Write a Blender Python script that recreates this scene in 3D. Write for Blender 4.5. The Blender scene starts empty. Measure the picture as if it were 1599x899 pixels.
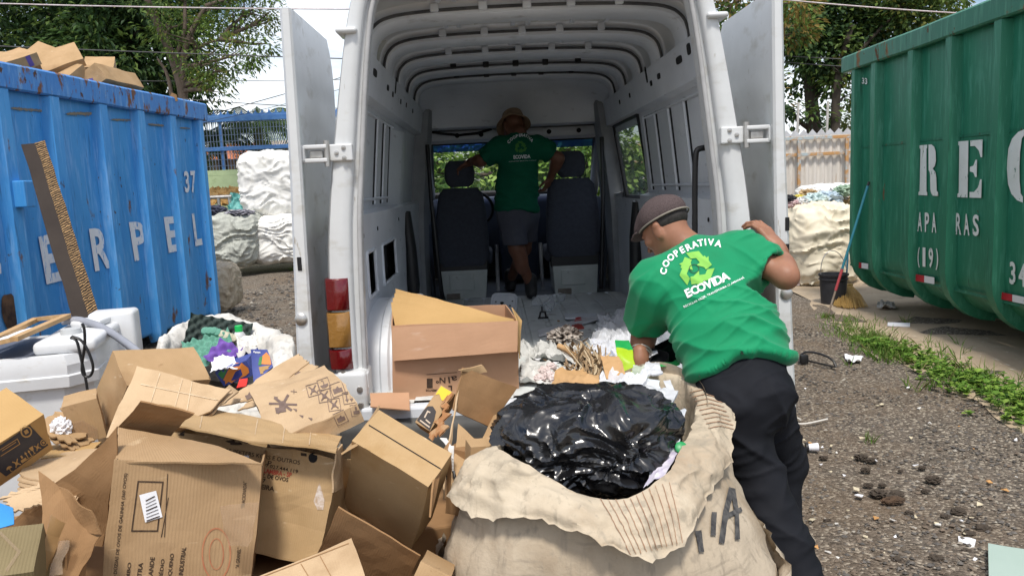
import bpy, bmesh, math, random
import numpy as np
from mathutils import Vector, Matrix, noise
from mathutils.bvhtree import BVHTree

scene = bpy.context.scene
COL = scene.collection
R = math.radians

# ------------------------------------------------------------------ camera
CAM_H = 1.6
FPX, PW, PH = 1200.0, 1599.0, 899.0
YAW, PITCH, ROLL = R(1.1), R(7.6), R(2.6)
_f = Vector((math.sin(YAW)*math.cos(PITCH), math.cos(YAW)*math.cos(PITCH), -math.sin(PITCH)))
_r = Vector((math.cos(YAW), -math.sin(YAW), 0))
_u = _r.cross(_f)
CX = math.cos(ROLL)*_r - math.sin(ROLL)*_u
CU = math.sin(ROLL)*_r + math.cos(ROLL)*_u
CPOS = Vector((0, 0, CAM_H))
cam = bpy.data.cameras.new('camera')
cam_o = bpy.data.objects.new('camera', cam); COL.objects.link(cam_o)
m = Matrix.Identity(4)
for i in range(3):
    m[i][0], m[i][1], m[i][2], m[i][3] = CX[i], CU[i], -_f[i], CPOS[i]
cam_o.matrix_world = m
cam.sensor_width = 36.0
cam.lens = 36.0*FPX/PW
cam.clip_start, cam.clip_end = 0.05, 3000
scene.camera = cam_o

# ------------------------------------------------------------------ world, sun, exposure
SUN_EL, SUN_AZ = R(62), R(181)          # azimuth clockwise from +Y: behind the viewer, a little left
world = bpy.data.worlds.new("World"); scene.world = world
world.use_nodes = True
nt = world.node_tree; nt.nodes.clear()
wo = nt.nodes.new('ShaderNodeOutputWorld'); bg = nt.nodes.new('ShaderNodeBackground')
sky = nt.nodes.new('ShaderNodeTexSky'); sky.sky_type = 'NISHITA'; sky.sun_disc = False
sky.sun_elevation = SUN_EL; sky.sun_rotation = SUN_AZ
sky.air_density = 1.0; sky.dust_density = 2.0
tc = nt.nodes.new('ShaderNodeTexCoord')
mp = nt.nodes.new('ShaderNodeMapping'); mp.inputs['Scale'].default_value = (1, 1, 3.2)
nz = nt.nodes.new('ShaderNodeTexNoise'); nz.inputs['Scale'].default_value = 2.2
nz.inputs['Detail'].default_value = 7; nz.inputs['Roughness'].default_value = .58
cr = nt.nodes.new('ShaderNodeValToRGB')
cr.color_ramp.elements[0].position = .44; cr.color_ramp.elements[1].position = .63
mx = nt.nodes.new('ShaderNodeMix'); mx.data_type = 'RGBA'
mx.inputs[7].default_value = (9.0, 9.3, 9.7, 1)      # bright cloud, in the sky texture's own units
nt.links.new(tc.outputs['Generated'], mp.inputs[0]); nt.links.new(mp.outputs[0], nz.inputs[0])
nt.links.new(nz.outputs[0], cr.inputs[0]); nt.links.new(cr.outputs[0], mx.inputs[0])
nt.links.new(sky.outputs[0], mx.inputs[6]); nt.links.new(mx.outputs[2], bg.inputs[0])
bg.inputs[1].default_value = 0.1
nt.links.new(bg.outputs[0], wo.inputs[0])
sun = bpy.data.lights.new('sun', 'SUN'); sun.energy = 2.25; sun.angle = R(9); sun.color = (1, .95, .87)
sun_o = bpy.data.objects.new('sun', sun); COL.objects.link(sun_o)
sd = Vector((math.sin(SUN_AZ)*math.cos(SUN_EL), math.cos(SUN_AZ)*math.cos(SUN_EL), math.sin(SUN_EL)))
sun_o.rotation_euler = sd.to_track_quat('Z', 'Y').to_euler()
sun_o.location = (0, -5, 12)
vs = scene.view_settings
vs.view_transform = 'Standard'; vs.look = 'None'; vs.exposure = 0.74; vs.gamma = 1; vs.use_curve_mapping = False
scene.cycles.max_bounces = 10; scene.cycles.diffuse_bounces = 8; scene.cycles.transparent_max_bounces = 12
scene.cycles.use_denoising = True

# ------------------------------------------------------------------ geometry helpers
def ray(px, py):
    return (_f + CX*((px-(PW/2))/FPX) - CU*((py-(PH/2))/FPX))
def at(px, py, Y):
    d = ray(px, py); return CPOS + d*(Y/d.y)
def atz(px, py, z):
    d = ray(px, py); return CPOS + d*((z-CAM_H)/d.z)
def atx(px, py, x):
    d = ray(px, py); return CPOS + d*(x/d.x)
def onp(px, py, p0, n):
    d = ray(px, py); return CPOS + d*((p0-CPOS).dot(n)/d.dot(n))
def pix(p):
    v = Vector(p)-CPOS; z = v.dot(_f)
    return (PW/2+FPX*v.dot(CX)/z, PH/2-FPX*v.dot(CU)/z)

class MB:
    """collects pieces of ONE mesh"""
    def __init__(s): s.v, s.f, s.uv, s.mi = [], [], [], []
    def add(s, vs, fs, uvs=None, mi=0):
        b = len(s.v); s.v.extend([tuple(v) for v in vs])
        for f in fs:
            s.f.append(tuple(b+i for i in f)); s.mi.append(mi)
            s.uv.append([(uvs[i] if uvs is not None else (0, 0)) for i in f])
        return s
    def box(s, lo, hi, mi=0, M=None):
        x0, y0, z0 = lo; x1, y1, z1 = hi
        vs = [Vector(p) for p in ((x0,y0,z0),(x1,y0,z0),(x1,y1,z0),(x0,y1,z0),(x0,y0,z1),(x1,y0,z1),(x1,y1,z1),(x0,y1,z1))]
        if M is not None: vs = [M @ v for v in vs]
        return s.add(vs, [(0,3,2,1),(4,5,6,7),(0,1,5,4),(1,2,6,5),(2,3,7,6),(3,0,4,7)], mi=mi)
    def bbox(s, lo, hi, bev=.01, seg=2, mi=0, M=None):
        """bevelled box"""
        bm = bmesh.new(); bmesh.ops.create_cube(bm, size=1)
        c = [(a+b)/2 for a, b in zip(lo, hi)]; d = [abs(b-a) for a, b in zip(lo, hi)]
        for v in bm.verts: v.co = Vector((c[0]+v.co.x*d[0], c[1]+v.co.y*d[1], c[2]+v.co.z*d[2]))
        bmesh.ops.bevel(bm, geom=bm.edges[:], offset=min(bev, min(d)*.49), segments=seg, affect='EDGES', profile=.5)
        bm.verts.index_update()
        vs = [v.co.copy() for v in bm.verts]
        if M is not None: vs = [M @ v for v in vs]
        fs = [tuple(v.index for v in f.verts) for f in bm.faces]; bm.free()
        return s.add(vs, fs, mi=mi)
    def slab(s, quad, t, nx=1, ny=1, fn=None, mi=0, fat=True):
        """quad (4 points, counter-clockwise from the outside) as a slab of thickness t behind it; fn(u,v,p,n) may bend it"""
        a, b, c, d = [Vector(p) for p in quad]
        n = (b-a).cross(d-a)
        if n.length < 1e-9: n = (c-b).cross(d-c)
        n.normalize()
        top, uvs = [], []
        lu = max((b-a).length, (c-d).length); lv = max((d-a).length, (c-b).length)
        for j in range(ny+1):
            for i in range(nx+1):
                u, v = i/nx, j/ny
                p = (a*(1-u)+b*u)*(1-v)+(d*(1-u)+c*u)*v
                if fn: p = fn(u, v, p, n)
                top.append(p); uvs.append((u*lu, v*lv))
        N = len(top); w = nx+1
        fs = []
        for j in range(ny):
            for i in range(nx):
                q = j*w+i; fs.append((q, q+1, q+1+w, q+w))
        if t > 0:
            vs = top+[p-n*t for p in top]
            fs2 = fs+[tuple(N+i for i in reversed(f)) for f in fs]
            rim = [i for i in range(w)]+[j*w+nx for j in range(1, ny+1)]+[ny*w+i for i in range(nx-1, -1, -1)]+[j*w for j in range(ny-1, 0, -1)]
            for k in range(len(rim)):
                p, q = rim[k], rim[(k+1) % len(rim)]
                fs2.append((q, p, N+p, N+q))
            return s.add(vs, fs2, uvs+uvs, mi)
        return s.add(top, fs, uvs, mi)
    def poly(s, pts, t, mi=0):
        """flat polygon (ccw from outside) with thickness t"""
        pts = [Vector(p) for p in pts]; k = len(pts)
        n = Vector((0, 0, 0))
        for i in range(k): n += pts[i].cross(pts[(i+1) % k])
        n.normalize()
        vs = pts+[p-n*t for p in pts]
        fs = [tuple(range(k)), tuple(range(2*k-1, k-1, -1))]+[((i+1) % k, i, k+i, k+(i+1) % k) for i in range(k)]
        ax = (pts[1]-pts[0]).normalized(); ay = n.cross(ax)
        uv = [((p-pts[0]).dot(ax), (p-pts[0]).dot(ay)) for p in pts]
        return s.add(vs, fs, uv+uv, mi)
    def tube(s, pts, r, seg=8, mi=0, cap=True, radii=None):
        pts = [Vector(p) for p in pts]; n = len(pts)
        rr = radii or [r]*n
        t0 = (pts[1]-pts[0]).normalized()
        up = Vector((0, 0, 1)) if abs(t0.z) < .9 else Vector((1, 0, 0))
        side = t0.cross(up).normalized()
        vs, uvs = [], []
        L = 0
        for i in range(n):
            t = (pts[min(i+1, n-1)]-pts[max(i-1, 0)]).normalized()
            side = (side-t*side.dot(t)).normalized(); o = t.cross(side)
            if i: L += (pts[i]-pts[i-1]).length
            for k in range(seg):
                a = 2*math.pi*k/seg
                vs.append(pts[i]+(side*math.cos(a)+o*math.sin(a))*rr[i]); uvs.append((k/seg, L))
        fs = []
        for i in range(n-1):
            for k in range(seg):
                k2 = (k+1) % seg
                fs.append((i*seg+k, i*seg+k2, (i+1)*seg+k2, (i+1)*seg+k))
        if cap:
            fs.append(tuple(reversed(range(seg)))); fs.append(tuple((n-1)*seg+k for k in range(seg)))
        return s.add(vs, fs, uvs, mi)
    def lathe(s, prof, c=(0, 0, 0), seg=24, mi=0, M=None, cap=True):
        """prof = [(r,z)...] round the z axis"""
        c = Vector(c); vs, fs = [], []
        for r, z in prof:
            for k in range(seg):
                a = 2*math.pi*k/seg; p = Vector((r*math.cos(a), r*math.sin(a), z))
                vs.append((M @ p if M is not None else p)+c)
        for i in range(len(prof)-1):
            for k in range(seg):
                k2 = (k+1) % seg; fs.append((i*seg+k, i*seg+k2, (i+1)*seg+k2, (i+1)*seg+k))
        if cap:
            fs.append(tuple(reversed(range(seg)))); fs.append(tuple((len(prof)-1)*seg+k for k in range(seg)))
        return s.add(vs, fs, mi=mi)
    def grid(s, P, mi=0, uvs=None, closed=False):
        """P[j][i] points"""
        ny, nx = len(P), len(P[0]); vs = [p for row in P for p in row]; fs = []
        for j in range(ny-1):
            for i in range(nx if closed else nx-1):
                i2 = (i+1) % nx
                fs.append((j*nx+i, j*nx+i2, (j+1)*nx+i2, (j+1)*nx+i))
        return s.add(vs, fs, uvs, mi)
    def extrude(s, poly2, fn, a, b, mi=0):
        """2-d outline poly2 swept from a to b: fn(u,v,w) gives the point"""
        k = len(poly2)
        vs = [fn(u, v, a) for u, v in poly2]+[fn(u, v, b) for u, v in poly2]
        fs = [tuple(range(k)), tuple(range(2*k-1, k-1, -1))]+[((i+1) % k, i, k+i, k+(i+1) % k) for i in range(k)]
        return s.add(vs, fs, mi=mi)
    def build(s, name, mats, parent=None, smooth=None, origin=None):
        me = bpy.data.meshes.new(name)
        me.from_pydata(s.v, [], s.f)
        if not isinstance(mats, (list, tuple)): mats = [mats]
        for mt in mats: me.materials.append(mt)
        uvl = me.uv_layers.new(name='UVMap')
        flat = [c for f in s.uv for uv in f for c in uv]
        uvl.data.foreach_set('uv', flat)
        me.polygons.foreach_set('material_index', s.mi)
        bm = bmesh.new(); bm.from_mesh(me)
        if smooth != 'keep': bmesh.ops.recalc_face_normals(bm, faces=bm.faces)
        bm.to_mesh(me); bm.free()
        if smooth is not None:
            me.polygons.foreach_set('use_smooth', [True]*len(me.polygons))
            if smooth != 'keep' and smooth < 179: me.set_sharp_from_angle(angle=R(smooth))
        o = bpy.data.objects.new(name, me); COL.objects.link(o)
        w = Vector((0, 0, 0)); p = parent
        while p is not None: w += p.location; p = p.parent
        org = Vector(origin) if origin is not None else w
        me.transform(Matrix.Translation(-org)); o.location = org-w
        if parent is not None: o.parent = parent
        me.update()
        return o

def tag(o, label=None, cat=None, group=None, kind=None):
    if label: o['label'] = label
    if cat: o['category'] = cat
    if group: o['group'] = group
    if kind: o['kind'] = kind
    return o
def empty(name, label, cat, loc=(0, 0, 0), group=None):
    o = bpy.data.objects.new(name, None); COL.objects.link(o); o.location = loc; o.empty_display_size = .2
    return tag(o, label, cat, group)
def thing(mb, name, mats, label, cat, group=None, smooth=None, origin=None):
    if origin is None:
        a = np.array(mb.v); origin = (float(a[:, 0].mean()), float(a[:, 1].mean()), float(a[:, 2].min()))
    return tag(mb.build(name, mats, smooth=smooth, origin=origin), label, cat, group)
def copy_tree(o, parent=None):
    c = o.copy(); COL.objects.link(c)
    for k in list(c.keys()):
        if parent is not None and k in ('category', 'group'): del c[k]
    if parent is not None: c.parent = parent
    for ch in list(o.children): copy_tree(ch, c)
    return c
def N3(p, s=1.0, seed=0.0):
    return noise.noise(Vector((p[0]*s+seed*17.3, p[1]*s-seed*9.1, p[2]*s+seed*5.7)))
def lerp(a, b, t): return a+(b-a)*t
def chaikin(pts, n=2, closed=False):
    pts = [Vector(p) for p in pts]
    for _ in range(n):
        q = []
        L = len(pts)
        if not closed: q.append(pts[0])
        for i in range(L if closed else L-1):
            a, b = pts[i], pts[(i+1) % L]
            q += [a*.75+b*.25, a*.25+b*.75]
        if not closed: q.append(pts[-1])
        pts = q
    return pts

# ------------------------------------------------------------------ text and flat marks
_tcache = {}
def text2d(txt, bold=0.0, align='CENTER', space=1.0):
    key = (txt, bold, align, space)
    if key not in _tcache:
        cu = bpy.data.curves.new('txt', 'FONT'); cu.body = txt; cu.size = 1; cu.offset = bold
        cu.align_x = align; cu.fill_mode = 'FRONT'; cu.resolution_u = 3; cu.space_character = space
        o = bpy.data.objects.new('txt', cu)
        me = bpy.data.meshes.new_from_object(o)
        V = [(v.co.x, v.co.y) for v in me.vertices]; F = [tuple(p.vertices) for p in me.polygons]
        bpy.data.objects.remove(o); bpy.data.curves.remove(cu); bpy.data.meshes.remove(me)
        _tcache[key] = (V, F)
    return _tcache[key]
def fit2d(VF, box):
    """scale a 2-d mesh into box (u0,v0,u1,v1)"""
    V, F = VF; xs = [v[0] for v in V]; ys = [v[1] for v in V]
    x0, x1, y0, y1 = min(xs), max(xs), min(ys), max(ys); u0, v0, u1, v1 = box
    return [(u0+(x-x0)/(x1-x0)*(u1-u0), v0+(y-y0)/(y1-y0)*(v1-v0)) for x, y in V], F
def tri_bm(pts2):
    """ear-clipped simple polygon -> (V,F) as one ngon"""
    return list(pts2), [tuple(range(len(pts2)))]
def bil(quad):
    a, b, c, d = [Vector(p) for p in quad]        # a=(0,0) b=(1,0) c=(1,1) d=(0,1)
    n = (b-a).cross(d-a).normalized()
    def fn(u, v, off=0.0): return (a*(1-u)+b*u)*(1-v)+(d*(1-u)+c*u)*v+n*off
    return fn
def stroke2d(pts, w):
    """polyline as one connected ribbon"""
    n = len(pts); V, F = [], []
    closed = n > 2 and math.hypot(pts[0][0]-pts[-1][0], pts[0][1]-pts[-1][1]) < 1e-6
    for i in range(n):
        a = pts[i-1] if i else (pts[-2] if closed else pts[0]); b = pts[i+1] if i < n-1 else (pts[1] if closed else pts[-1])
        d0 = (pts[i][0]-a[0], pts[i][1]-a[1]); d1 = (b[0]-pts[i][0], b[1]-pts[i][1])
        def nm(d):
            L = math.hypot(*d); return (d[0]/L, d[1]/L) if L > 1e-9 else None
        u, v = nm(d0), nm(d1); u = u or v; v = v or u
        t = nm((u[0]+v[0], u[1]+v[1])) or v; c = max(.5, t[0]*v[0]+t[1]*v[1]); nx, ny = -t[1]*w/2/c, t[0]*w/2/c
        V += [(pts[i][0]+nx, pts[i][1]+ny), (pts[i][0]-nx, pts[i][1]-ny)]
        if i: F.append((2*i-2, 2*i-1, 2*i+1, 2*i))
    return V, F
def subdiv2d(VF, maxlen):
    """split triangles so a mark can follow a curved surface"""
    V, F = VF
    bm = bmesh.new(); vs = [bm.verts.new((x, y, 0)) for x, y in V]
    for f in F:
        try: bm.faces.new([vs[i] for i in f])
        except ValueError: pass
    bmesh.ops.triangulate(bm, faces=bm.faces)
    for _ in range(5):
        es = [e for e in bm.edges if e.calc_length() > maxlen]
        if not es: break
        bmesh.ops.subdivide_edges(bm, edges=es, cuts=1); bmesh.ops.triangulate(bm, faces=bm.faces)
    bm.verts.index_update()
    V2 = [(v.co.x, v.co.y) for v in bm.verts]; F2 = [tuple(v.index for v in f.verts) for f in bm.faces]; bm.free()
    return V2, F2

# ------------------------------------------------------------------ implicit surfaces (bodies, clothes)
def nets(val, org, h):
    s = val < 0
    nx, ny, nz = val.shape
    cnt = np.zeros((nx-1, ny-1, nz-1), np.int8)
    for dx in (0, 1):
        for dy in (0, 1):
            for dz in (0, 1):
                cnt += s[dx:nx-1+dx, dy:ny-1+dy, dz:nz-1+dz]
    act = (cnt > 0) & (cnt < 8)
    idx = -np.ones(act.shape, np.int64)
    I = np.argwhere(act); idx[act] = np.arange(len(I))
    acc = np.zeros((len(I), 3)); num = np.zeros(len(I))
    cs = [(a, b, c) for a in (0, 1) for b in (0, 1) for c in (0, 1)]
    for p in cs:
        for ax in range(3):
            if p[ax]: continue
            q = list(p); q[ax] = 1
            v0 = val[I[:, 0]+p[0], I[:, 1]+p[1], I[:, 2]+p[2]]; v1 = val[I[:, 0]+q[0], I[:, 1]+q[1], I[:, 2]+q[2]]
            msk = (v0 < 0) != (v1 < 0)
            t = np.where(msk, v0/np.where(msk, v0-v1, 1), 0)
            pos = np.tile(np.array(p, float), (len(I), 1)); pos[:, ax] += t
            acc += pos*msk[:, None]; num += msk
    V = (I+acc/num[:, None])*h+np.array(org)
    F = []
    for ax in range(3):
        b, c = [(1, 2), (2, 0), (0, 1)][ax]
        sl0 = [slice(None)]*3; sl1 = [slice(None)]*3
        sl0[ax] = slice(0, -1); sl1[ax] = slice(1, None)
        e = s[tuple(sl0)] != s[tuple(sl1)]
        E = np.argwhere(e)
        E = E[(E[:, b] > 0) & (E[:, c] > 0) & (E[:, b] < val.shape[b]-1) & (E[:, c] < val.shape[c]-1)]
        if not len(E): continue
        db = np.zeros(3, int); db[b] = 1; dc = np.zeros(3, int); dc[c] = 1
        q = [E-db-dc, E-dc, E, E-db]
        q = [idx[x[:, 0], x[:, 1], x[:, 2]] for x in q]
        fl = s[E[:, 0], E[:, 1], E[:, 2]]
        Q = np.stack(q, 1); Q[~fl] = Q[~fl][:, ::-1]
        F.append(Q)
    F = np.concatenate(F); F = F[(F >= 0).all(1)]
    return V, F
def sd_cap(P, a, b, ra, rb):
    a = np.array(a, float); b = np.array(b, float); ab = b-a
    t = np.clip(((P-a)@ab)/max(ab@ab, 1e-12), 0, 1)
    return np.linalg.norm(P-a-t[..., None]*ab, axis=-1)-(ra+(rb-ra)*t)
def sd_ell(P, c, r, M=None):
    q = P-np.array(c, float)
    if M is not None: q = q@np.array(M)          # columns = local axes
    r = np.array(r, float)
    k0 = np.linalg.norm(q/r, axis=-1); k1 = np.linalg.norm(q/(r*r), axis=-1)
    return k0*(k0-1)/np.maximum(k1, 1e-9)
def sdf_mesh(prims, h, k=.03, post=None, pad=.03):
    """prims: ('c',a,b,ra,rb[,k]) ('e',c,r,M[,k]) ; negative ('-c',...) cut; returns V,F"""
    lo = np.full(3, 1e9); hi = -lo
    bb = []
    for p in prims:
        if p[0].endswith('c'):
            rr = max(p[3], p[4]); l = np.minimum(p[1], p[2])-rr; u = np.maximum(p[1], p[2])+rr
        else:
            rr = max(p[2]); l = np.array(p[1])-rr; u = np.array(p[1])+rr
        bb.append((l, u))
        if p[0][0] != '-': lo = np.minimum(lo, l); hi = np.maximum(hi, u)
    lo = lo-pad-k; hi = hi+pad+k
    n = np.ceil((hi-lo)/h).astype(int)+1
    val = np.full(n, 1.0, np.float64)
    ax = [lo[i]+h*np.arange(n[i]) for i in range(3)]
    for p, (l, u) in zip(prims, bb):
        i0 = np.clip(((l-lo-k-pad)/h).astype(int), 0, n); i1 = np.clip(((u-lo+k+pad)/h).astype(int)+2, 0, n)
        if (i1 <= i0).any(): continue
        sl = tuple(slice(a, b) for a, b in zip(i0, i1))
        P = np.stack(np.meshgrid(*[ax[i][sl[i]] for i in range(3)], indexing='ij'), -1)
        if p[0].endswith('c'):
            d = sd_cap(P, *p[1:5]); kk = p[5] if len(p) > 5 else k
        else:
            d = sd_ell(P, p[1], p[2], p[3]); kk = p[4] if len(p) > 4 else k
        if p[0][0] == '-':
            d = -d; o = val[sl]; hh = np.clip(.5-.5*(o-d)/kk, 0, 1); val[sl] = lerp(o, d, hh)+kk*hh*(1-hh)
        else:
            o = val[sl]; hh = np.clip(.5+.5*(o-d)/kk, 0, 1); val[sl] = lerp(o, d, hh)-kk*hh*(1-hh)
    if post is not None:
        P = np.stack(np.meshgrid(*ax, indexing='ij'), -1)
        near = np.abs(val) < .08
        val[near] = post(P[near], val[near])
    return nets(val, lo, h)

# ------------------------------------------------------------------ materials
MATS = {}
def rgba(c): return (c[0], c[1], c[2], 1)
def mat(name, col, col2=None, scale=6.0, rough=.6, rough2=None, metal=0.0, bump=0.0, bscale=60.0, detail=5,
        stretch=(1, 1, 1), lo=.35, hi=.65, spec=.5, trans=0.0, alpha=1.0, coat=0.0, sheen=0.0, coord='Object',
        layers=(), corr=0.0, uvcorr=0.0, transl=0.0, sss=0.0, ior=1.45):
    """noise-mixed principled material. layers: (colour, scale, stretch, lo, hi, rough) blotches laid on top"""
    if name in MATS: return MATS[name]
    mt = bpy.data.materials.new(name); mt.use_nodes = True
    nt = mt.node_tree; N, L = nt.nodes, nt.links
    bs = N['Principled BSDF']
    tcn = N.new('ShaderNodeTexCoord')
    def ns(sc, st, det=detail, seed=0):
        mpn = N.new('ShaderNodeMapping'); mpn.inputs['Scale'].default_value = st; mpn.inputs['Location'].default_value = (seed*3.7, seed*1.3, seed*2.1)
        L.new(tcn.outputs[coord], mpn.inputs[0])
        n = N.new('ShaderNodeTexNoise'); n.inputs['Scale'].default_value = sc; n.inputs['Detail'].default_value = det
        n.inputs['Roughness'].default_value = .6
        L.new(mpn.outputs[0], n.inputs[0]); return n
    def ramp(src, a, b):
        r = N.new('ShaderNodeMapRange'); r.inputs['From Min'].default_value = a; r.inputs['From Max'].default_value = b
        L.new(src, r.inputs['Value']); return r.outputs[0]
    csock = None
    if col2 is not None:
        n = ns(scale, stretch); fac = ramp(n.outputs[0], lo, hi)
        mxn = N.new('ShaderNodeMix'); mxn.data_type = 'RGBA'
        mxn.inputs[6].default_value = rgba(col); mxn.inputs[7].default_value = rgba(col2)
        L.new(fac, mxn.inputs[0]); csock = mxn.outputs[2]
        if rough2 is not None:
            rm = N.new('ShaderNodeMapRange'); rm.inputs['To Min'].default_value = rough; rm.inputs['To Max'].default_value = rough2
            L.new(fac, rm.inputs['Value']); rsock = rm.outputs[0]
        else: rsock = None
    else: rsock = None
    for k, ly in enumerate(layers):
        c, sc, st, a, b, rg = ly
        n = ns(sc, st, 6, k+1); fac = ramp(n.outputs[0], a, b)
        mxn = N.new('ShaderNodeMix'); mxn.data_type = 'RGBA'
        if csock is not None: L.new(csock, mxn.inputs[6])
        else: mxn.inputs[6].default_value = rgba(col)
        mxn.inputs[7].default_value = rgba(c); L.new(fac, mxn.inputs[0]); csock = mxn.outputs[2]
        if rg is not None:
            rm = N.new('ShaderNodeMix'); rm.data_type = 'FLOAT'
            if rsock is not None: L.new(rsock, rm.inputs[2])
            else: rm.inputs[2].default_value = rough
            rm.inputs[3].default_value = rg; L.new(fac, rm.inputs[0]); rsock = rm.outputs[0]
    if csock is not None: L.new(csock, bs.inputs['Base Color'])
    else: bs.inputs['Base Color'].default_value = rgba(col)
    if rsock is not None: L.new(rsock, bs.inputs['Roughness'])
    else: bs.inputs['Roughness'].default_value = rough
    bs.inputs['Metallic'].default_value = metal; bs.inputs['IOR'].default_value = ior
    bs.inputs['Specular IOR Level'].default_value = spec
    bs.inputs['Transmission Weight'].default_value = trans; bs.inputs['Alpha'].default_value = alpha
    bs.inputs['Coat Weight'].default_value = coat; bs.inputs['Coat Roughness'].default_value = .12
    bs.inputs['Sheen Weight'].default_value = sheen
    if sss: bs.inputs['Subsurface Weight'].default_value = sss; bs.inputs['Subsurface Radius'].default_value = (.02, .008, .005)
    hs = None
    if bump:
        n = ns(bscale, stretch, 4, 9); bn = N.new('ShaderNodeBump'); bn.inputs['Strength'].default_value = bump; bn.inputs['Distance'].default_value = .01
        L.new(n.outputs[0], bn.inputs['Height']); hs = bn
    if uvcorr:
        wv = N.new('ShaderNodeTexWave'); wv.wave_type = 'BANDS'; wv.bands_direction = 'X'; wv.inputs['Scale'].default_value = uvcorr
        wv.inputs['Distortion'].default_value = .4
        L.new(tcn.outputs['UV'], wv.inputs[0])
        b2 = N.new('ShaderNodeBump'); b2.inputs['Strength'].default_value = corr; b2.inputs['Distance'].default_value = .003
        L.new(wv.outputs[0], b2.inputs['Height'])
        if hs: L.new(hs.outputs[0], b2.inputs['Normal'])
        hs = b2
    if hs: L.new(hs.outputs[0], bs.inputs['Normal'])
    if transl:
        tr = N.new('ShaderNodeBsdfTranslucent'); ms = N.new('ShaderNodeMixShader'); ms.inputs[0].default_value = transl
        if csock is not None: L.new(csock, tr.inputs[0])
        else: tr.inputs[0].default_value = rgba(col)
        L.new(bs.outputs[0], ms.inputs[1]); L.new(tr.outputs[0], ms.inputs[2]); L.new(ms.outputs[0], N['Material Output'].inputs[0])
    MATS[name] = mt
    return mt
def thin_mat(name, col, amount, rough=.08, through=None):
    """thin clear sheet: mostly see-through with a glossy skin"""
    if name in MATS: return MATS[name]
    mt = bpy.data.materials.new(name); mt.use_nodes = True; N, L = mt.node_tree.nodes, mt.node_tree.links
    bs = N['Principled BSDF']; bs.inputs['Base Color'].default_value = rgba(col); bs.inputs['Roughness'].default_value = rough
    tr = N.new('ShaderNodeBsdfTransparent'); tr.inputs[0].default_value = (min(1, .75+col[0]*.25), min(1, .75+col[1]*.25), min(1, .75+col[2]*.25), 1)
    if through: tr.inputs[0].default_value = rgba(through)
    lw = N.new('ShaderNodeLayerWeight'); lw.inputs[0].default_value = .5; fr = N.new('ShaderNodeMath'); fr.operation = 'POWER'; fr.inputs[1].default_value = 4.0; L.new(lw.outputs['Facing'], fr.inputs[0])
    ad = N.new('ShaderNodeMath'); ad.operation = 'ADD'; ad.inputs[1].default_value = amount; ad.use_clamp = True
    ms = N.new('ShaderNodeMixShader'); L.new(fr.outputs[0], ad.inputs[0]); L.new(ad.outputs[0], ms.inputs[0])
    L.new(tr.outputs[0], ms.inputs[1]); L.new(bs.outputs[0], ms.inputs[2]); L.new(ms.outputs[0], N['Material Output'].inputs[0])
    MATS[name] = mt; return mt

WHITE_PAINT = mat('van_white', (.63, .645, .65), (.55, .56, .56), 3, .32, coat=.3, layers=[((.42, .40, .35), 5, (1, 1, 2), .56, .80, .6), ((.34, .31, .26), 22, (2, 2, .4), .66, .74, .7), ((.16, .13, .11), 55, (1, 1, 1), .74, .76, .8)])
INNER_PAINT = mat('van_inner', (.66, .69, .73), (.56, .59, .63), 2.5, .38, spec=.5, layers=[((.25, .25, .24), 7, (1, 1, 3), .62, .85, .7)])
FLOOR_PAINT = mat('van_floor', (.64, .67, .66), (.50, .52, .51), 4, .5, layers=[((.22, .20, .17), 9, (1, 1, 1), .58, .8, .8)])
BLACK = mat('black_plastic', (.012, .012, .013), rough=.45, bump=.05)
DARK = mat('dark_hole', (.01, .01, .011), rough=.9)
STEEL = mat('steel', (.55, .54, .52), (.40, .38, .35), 20, .38, metal=.85)
CARD = mat('cardboard', (.43, .285, .155), (.36, .235, .12), 5, .82, spec=.2, bump=.06, bscale=90, corr=.10, uvcorr=45, layers=[((.29, .18, .09), 3.2, (1, 1, 1), .56, .72, None), ((.50, .38, .25), 17, (1, 1, 3), .66, .72, None), ((.22, .13, .065), 9, (2, 1, 1), .68, .76, None)])
CARD_Y = mat('cardboard_golden', (.435, .295, .155), (.375, .25, .125), 5, .8, spec=.2, bump=.06, bscale=90, corr=.10, uvcorr=45, layers=[((.34, .21, .09), 3.4, (1, 1, 1), .58, .74, None), ((.55, .42, .27), 16, (1, 1, 3), .66, .73, None)])
CARD_B = mat('cardboard_brown', (.37, .245, .135), (.31, .20, .105), 5, .82, spec=.2, bump=.08, bscale=90, corr=.25, uvcorr=38, layers=[((.25, .155, .08), 2.6, (1, 1, 1), .56, .74, None), ((.46, .33, .20), 12, (1, 1, 6), .64, .72, None)])
CARD_PALE = mat('cardboard_pale', (.50, .36, .22), (.44, .31, .185), 5, .8, spec=.2, bump=.06, bscale=90, corr=.10, uvcorr=45, layers=[((.38, .26, .15), 4, (1, 1, 1), .55, .72, None), ((.60, .48, .35), 15, (1, 3, 1), .66, .72, None)])
CARD_PINK = mat('cardboard_pink', (.47, .275, .165), (.42, .24, .14), 3, .7, spec=.3, bump=.04, layers=[((.55, .38, .28), 6, (.6, 1, 2.5), .66, .78, None)])
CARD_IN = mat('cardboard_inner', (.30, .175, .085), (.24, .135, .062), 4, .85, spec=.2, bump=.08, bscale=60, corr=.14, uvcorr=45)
CARD_OR = mat('cardboard_orange', (.47, .30, .13), (.42, .265, .11), 4, .8, spec=.2, corr=.1, uvcorr=40)
INK = mat('ink', (.035, .022, .016), (.07, .045, .03), 60, .8, spec=.2)
RED_INK = mat('red_ink', (.42, .05, .04), (.36, .09, .05), 50, .8, spec=.2)
PAPER = mat('paper', (.78, .78, .80), (.70, .70, .73), 12, .7)
TAPE = thin_mat('packing_tape', (.62, .48, .34), .18, .12)
CLEAR = thin_mat('clear_plastic', (.80, .83, .86), .16, .08)
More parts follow.
